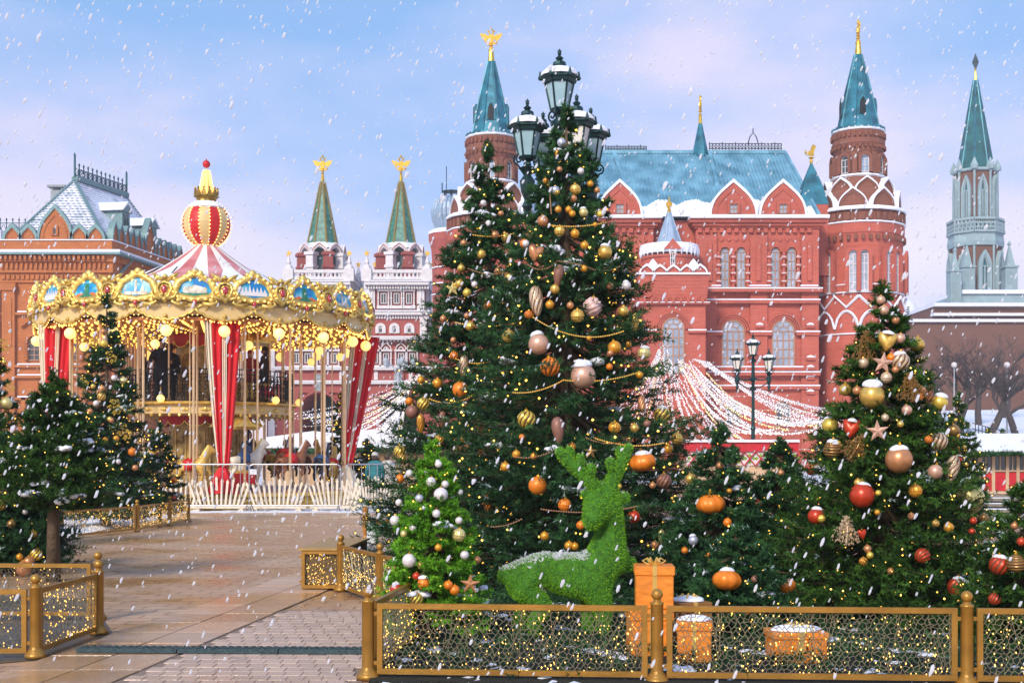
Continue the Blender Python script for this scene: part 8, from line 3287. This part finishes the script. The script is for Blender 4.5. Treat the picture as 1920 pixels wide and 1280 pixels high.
for sg in (-1, 1):
    dchain(2, [dp_(985, 1105, sg * .09), dp_(1010 - 14 * sg, 1135, sg * .10), dp_(985 - 14 * sg, 1162, sg * .10), dp_(992 - 14 * sg, 1188, sg * .10)], [.10, .065, .045, .045])
    dchain(3, [dp_(1115 - 6 * sg, 1115, sg * .09), dp_(1120 - 12 * sg, 1150, sg * .09), dp_(1116 - 12 * sg, 1188, sg * .09)], [.085, .055, .045])
dchain(4, [dp_(1170, 1058, .10), dp_(1196, 1060, .12)], [.055, .05])
b = dchain(7, [dp_(1114, 914, -.06), dp_(1100, 898, -.07), dp_(1082, 882, -.08), dp_(1062, 864, -.08), dp_(1043, 840, -.09)], [.04, .038, .036, .034, .028])
dchain(b - 3, [dp_(1107, 882, -.11), dp_(1108, 868, -.12)], [.03, .028])
dchain(b - 2, [dp_(1087, 864, -.06), dp_(1088, 850, -.05)], [.03, .028])
dchain(b - 1, [dp_(1067, 848, -.05), dp_(1068, 836, -.04)], [.03, .027])
dchain(7, [dp_(1100, 922, -.05), dp_(1090, 930, -.07)], [.026, .02])
b = dchain(7, [dp_(1146, 905, .02), dp_(1156, 888, .03), dp_(1170, 866, .03), dp_(1182, 832, .03)], [.04, .038, .035, .028])
dchain(b - 2, [dp_(1146, 874, -.02), dp_(1142, 858, -.03)], [.031, .028])
dchain(b - 1, [dp_(1164, 848, .06), dp_(1163, 836, .07)], [.029, .026])
dchain(7, [dp_(1156, 930, .05), dp_(1182, 934, .06)], [.032, .042])
DR_ = [(r[0] * 1.12, r[1] * 1.12) if isinstance(r, tuple) else r * (1.2 if r < .05 else 1.15) for r in DR_]
dme = skin_mesh('body', DV, DE, DR_, GRASSB, 2)
link('body', dme, deer)
def turf(me, n, L, wd, rng):
    me.calc_loop_triangles()
    nv = len(me.vertices)
    co = np.empty(nv * 3, np.float32)
    me.vertices.foreach_get('co', co)
    co = co.reshape(-1, 3).astype(float)
    nt = len(me.loop_triangles)
    tv = np.empty(nt * 3, np.int32)
    me.loop_triangles.foreach_get('vertices', tv)
    tv = tv.reshape(-1, 3)
    a, b, c = co[tv[:, 0]], co[tv[:, 1]], co[tv[:, 2]]
    cr = np.cross(b - a, c - a)
    ar = np.linalg.norm(cr, axis=1)
    nm = cr / (ar[:, None] + 1e-12)
    idx = rng.choice(nt, n, p=ar / ar.sum())
    r1, r2 = rng.uniform(size=(2, n, 1))
    sq = np.sqrt(r1)
    pos = a[idx] * (1 - sq) + b[idx] * sq * (1 - r2) + c[idx] * sq * r2
    nn = nm[idx]
    return pos, nn
rng = np.random.default_rng(4)
pos, nn = turf(dme, 46000, .02, .003, rng)
dv = nn * .9 + rng.normal(size=nn.shape) * .5 + np.array([0, 0, -.15])
dv /= np.linalg.norm(dv, axis=1, keepdims=True)
sd_ = np.cross(dv, rng.normal(size=dv.shape))
sd_ /= np.linalg.norm(sd_, axis=1, keepdims=True)
ln = rng.uniform(.012, .026, (len(pos), 1))
V = np.stack([pos - sd_ * .0022, pos + sd_ * .0022, pos + dv * ln], 1).reshape(-1, 3)
o = link('turf', tri_mesh('turf', V, GRASS, rng.beta(1.6, 1.8, len(pos))), deer)
o['kind'] = 'stuff'
# snow caught on the upward-facing back
msk = (nn[:, 2] > .62) & (pos[:, 2] < .85) & (pos[:, 0] < .25) & (rng.uniform(size=len(pos)) < .62)
msk |= (nn[:, 2] > .8) & (rng.uniform(size=len(pos)) < .18)
ps = pos[msk] + dv[msk] * ln[msk] * .6
q = rng.normal(size=(len(ps), 3)) * .006
V = np.stack([ps + q, ps + np.roll(q, 1, 1) * 1.0, ps + np.roll(q, 2, 1) + np.array([0, 0, .004])], 1).reshape(-1, 3)
o = link('back_snow', tri_mesh('back_snow', V, SNOW), deer)
o['kind'] = 'stuff'
m = MB()
for sg in (-1, 1):
    p = dp_(1120 if sg < 0 else 1108, 945, -.10 if sg > 0 else -.02)
m.ball(dp_(1097, 994, -.245), .02, 8, 6)
m.build('nose', mat('deer_nose', (.05, .12, .02), .6), deer, smooth=True)

# ================================================================== snow in the air
rng = np.random.default_rng(99)
N = 12500
cx = rng.uniform(-9, 9, N)
cyy = rng.uniform(3.2, 17, N)
cz = rng.uniform(.05, 8.5, N)
rad_ = rng.uniform(.0045, .0115, N) * np.where(cyy < 6, .6, 1.0)
g_ = (1 + 5 ** .5) / 2
ico = np.array([(-1, g_, 0), (1, g_, 0), (-1, -g_, 0), (1, -g_, 0), (0, -1, g_), (0, 1, g_), (0, -1, -g_), (0, 1, -g_), (g_, 0, -1), (g_, 0, 1), (-g_, 0, -1), (-g_, 0, 1)], float) / 1.9
fc = np.array([(0, 11, 5), (0, 5, 1), (0, 1, 7), (0, 7, 10), (0, 10, 11), (1, 5, 9), (5, 11, 4), (11, 10, 2), (10, 7, 6), (7, 1, 8), (3, 9, 4), (3, 4, 2), (3, 2, 6), (3, 6, 8), (3, 8, 9), (4, 9, 5), (2, 4, 11), (6, 2, 10), (8, 6, 7), (9, 8, 1)])
pts = ico[None] * rad_[:, None, None] * rng.uniform(.75, 1.2, (N, 12, 1))
pts[:, :, 2] *= rng.uniform(1.4, 3.0, (N, 1))
pts[:, :, 0] += pts[:, :, 2] * .35
pts += np.stack([cx, cyy, cz], -1)[:, None, :]
V = pts[:, fc].reshape(-1, 3)
FLAKE = bpy.data.materials.new('snowflake')
FLAKE.use_nodes = True
nd, lk = FLAKE.node_tree.nodes, FLAKE.node_tree.links
nd.clear()
out = nd.new('ShaderNodeOutputMaterial')
df = nd.new('ShaderNodeBsdfDiffuse')
df.inputs['Color'].default_value = (.95, .95, .98, 1)
tl = nd.new('ShaderNodeBsdfTranslucent')
tl.inputs['Color'].default_value = (.95, .95, .98, 1)
ad = nd.new('ShaderNodeMixShader')
ad.inputs[0].default_value = .5
lk.new(df.outputs[0], ad.inputs[1])
lk.new(tl.outputs[0], ad.inputs[2])
tr = nd.new('ShaderNodeBsdfTransparent')
mx = nd.new('ShaderNodeMixShader')
mx.inputs[0].default_value = .72
lk.new(tr.outputs[0], mx.inputs[1])
lk.new(ad.outputs[0], mx.inputs[2])
lk.new(mx.outputs[0], out.inputs['Surface'])
o = link('falling_snow', tri_mesh('falling_snow', V, FLAKE))
o['kind'] = 'stuff'
tag(o, 'loose snowflakes drifting down through the air over the plaza', 'falling snow')
# ================================================================== snowy air
m = MB()
m.box(-190, 190, -25, 262, -1.2, 86)
hz = m.build('haze', None, kind='stuff')
tag(hz, 'thin pale snowy air that softens the far towers', 'haze')
HM = bpy.data.materials.new('haze')
HM.use_nodes = True
nd, lk = HM.node_tree.nodes, HM.node_tree.links
nd.clear()
ho = nd.new('ShaderNodeOutputMaterial')
pv = nd.new('ShaderNodeVolumePrincipled')
pv.inputs['Color'].default_value = (.92, .92, .97, 1)
pv.inputs['Density'].default_value = .0006
lk.new(pv.outputs[0], ho.inputs['Volume'])
hz.data.materials.append(HM)
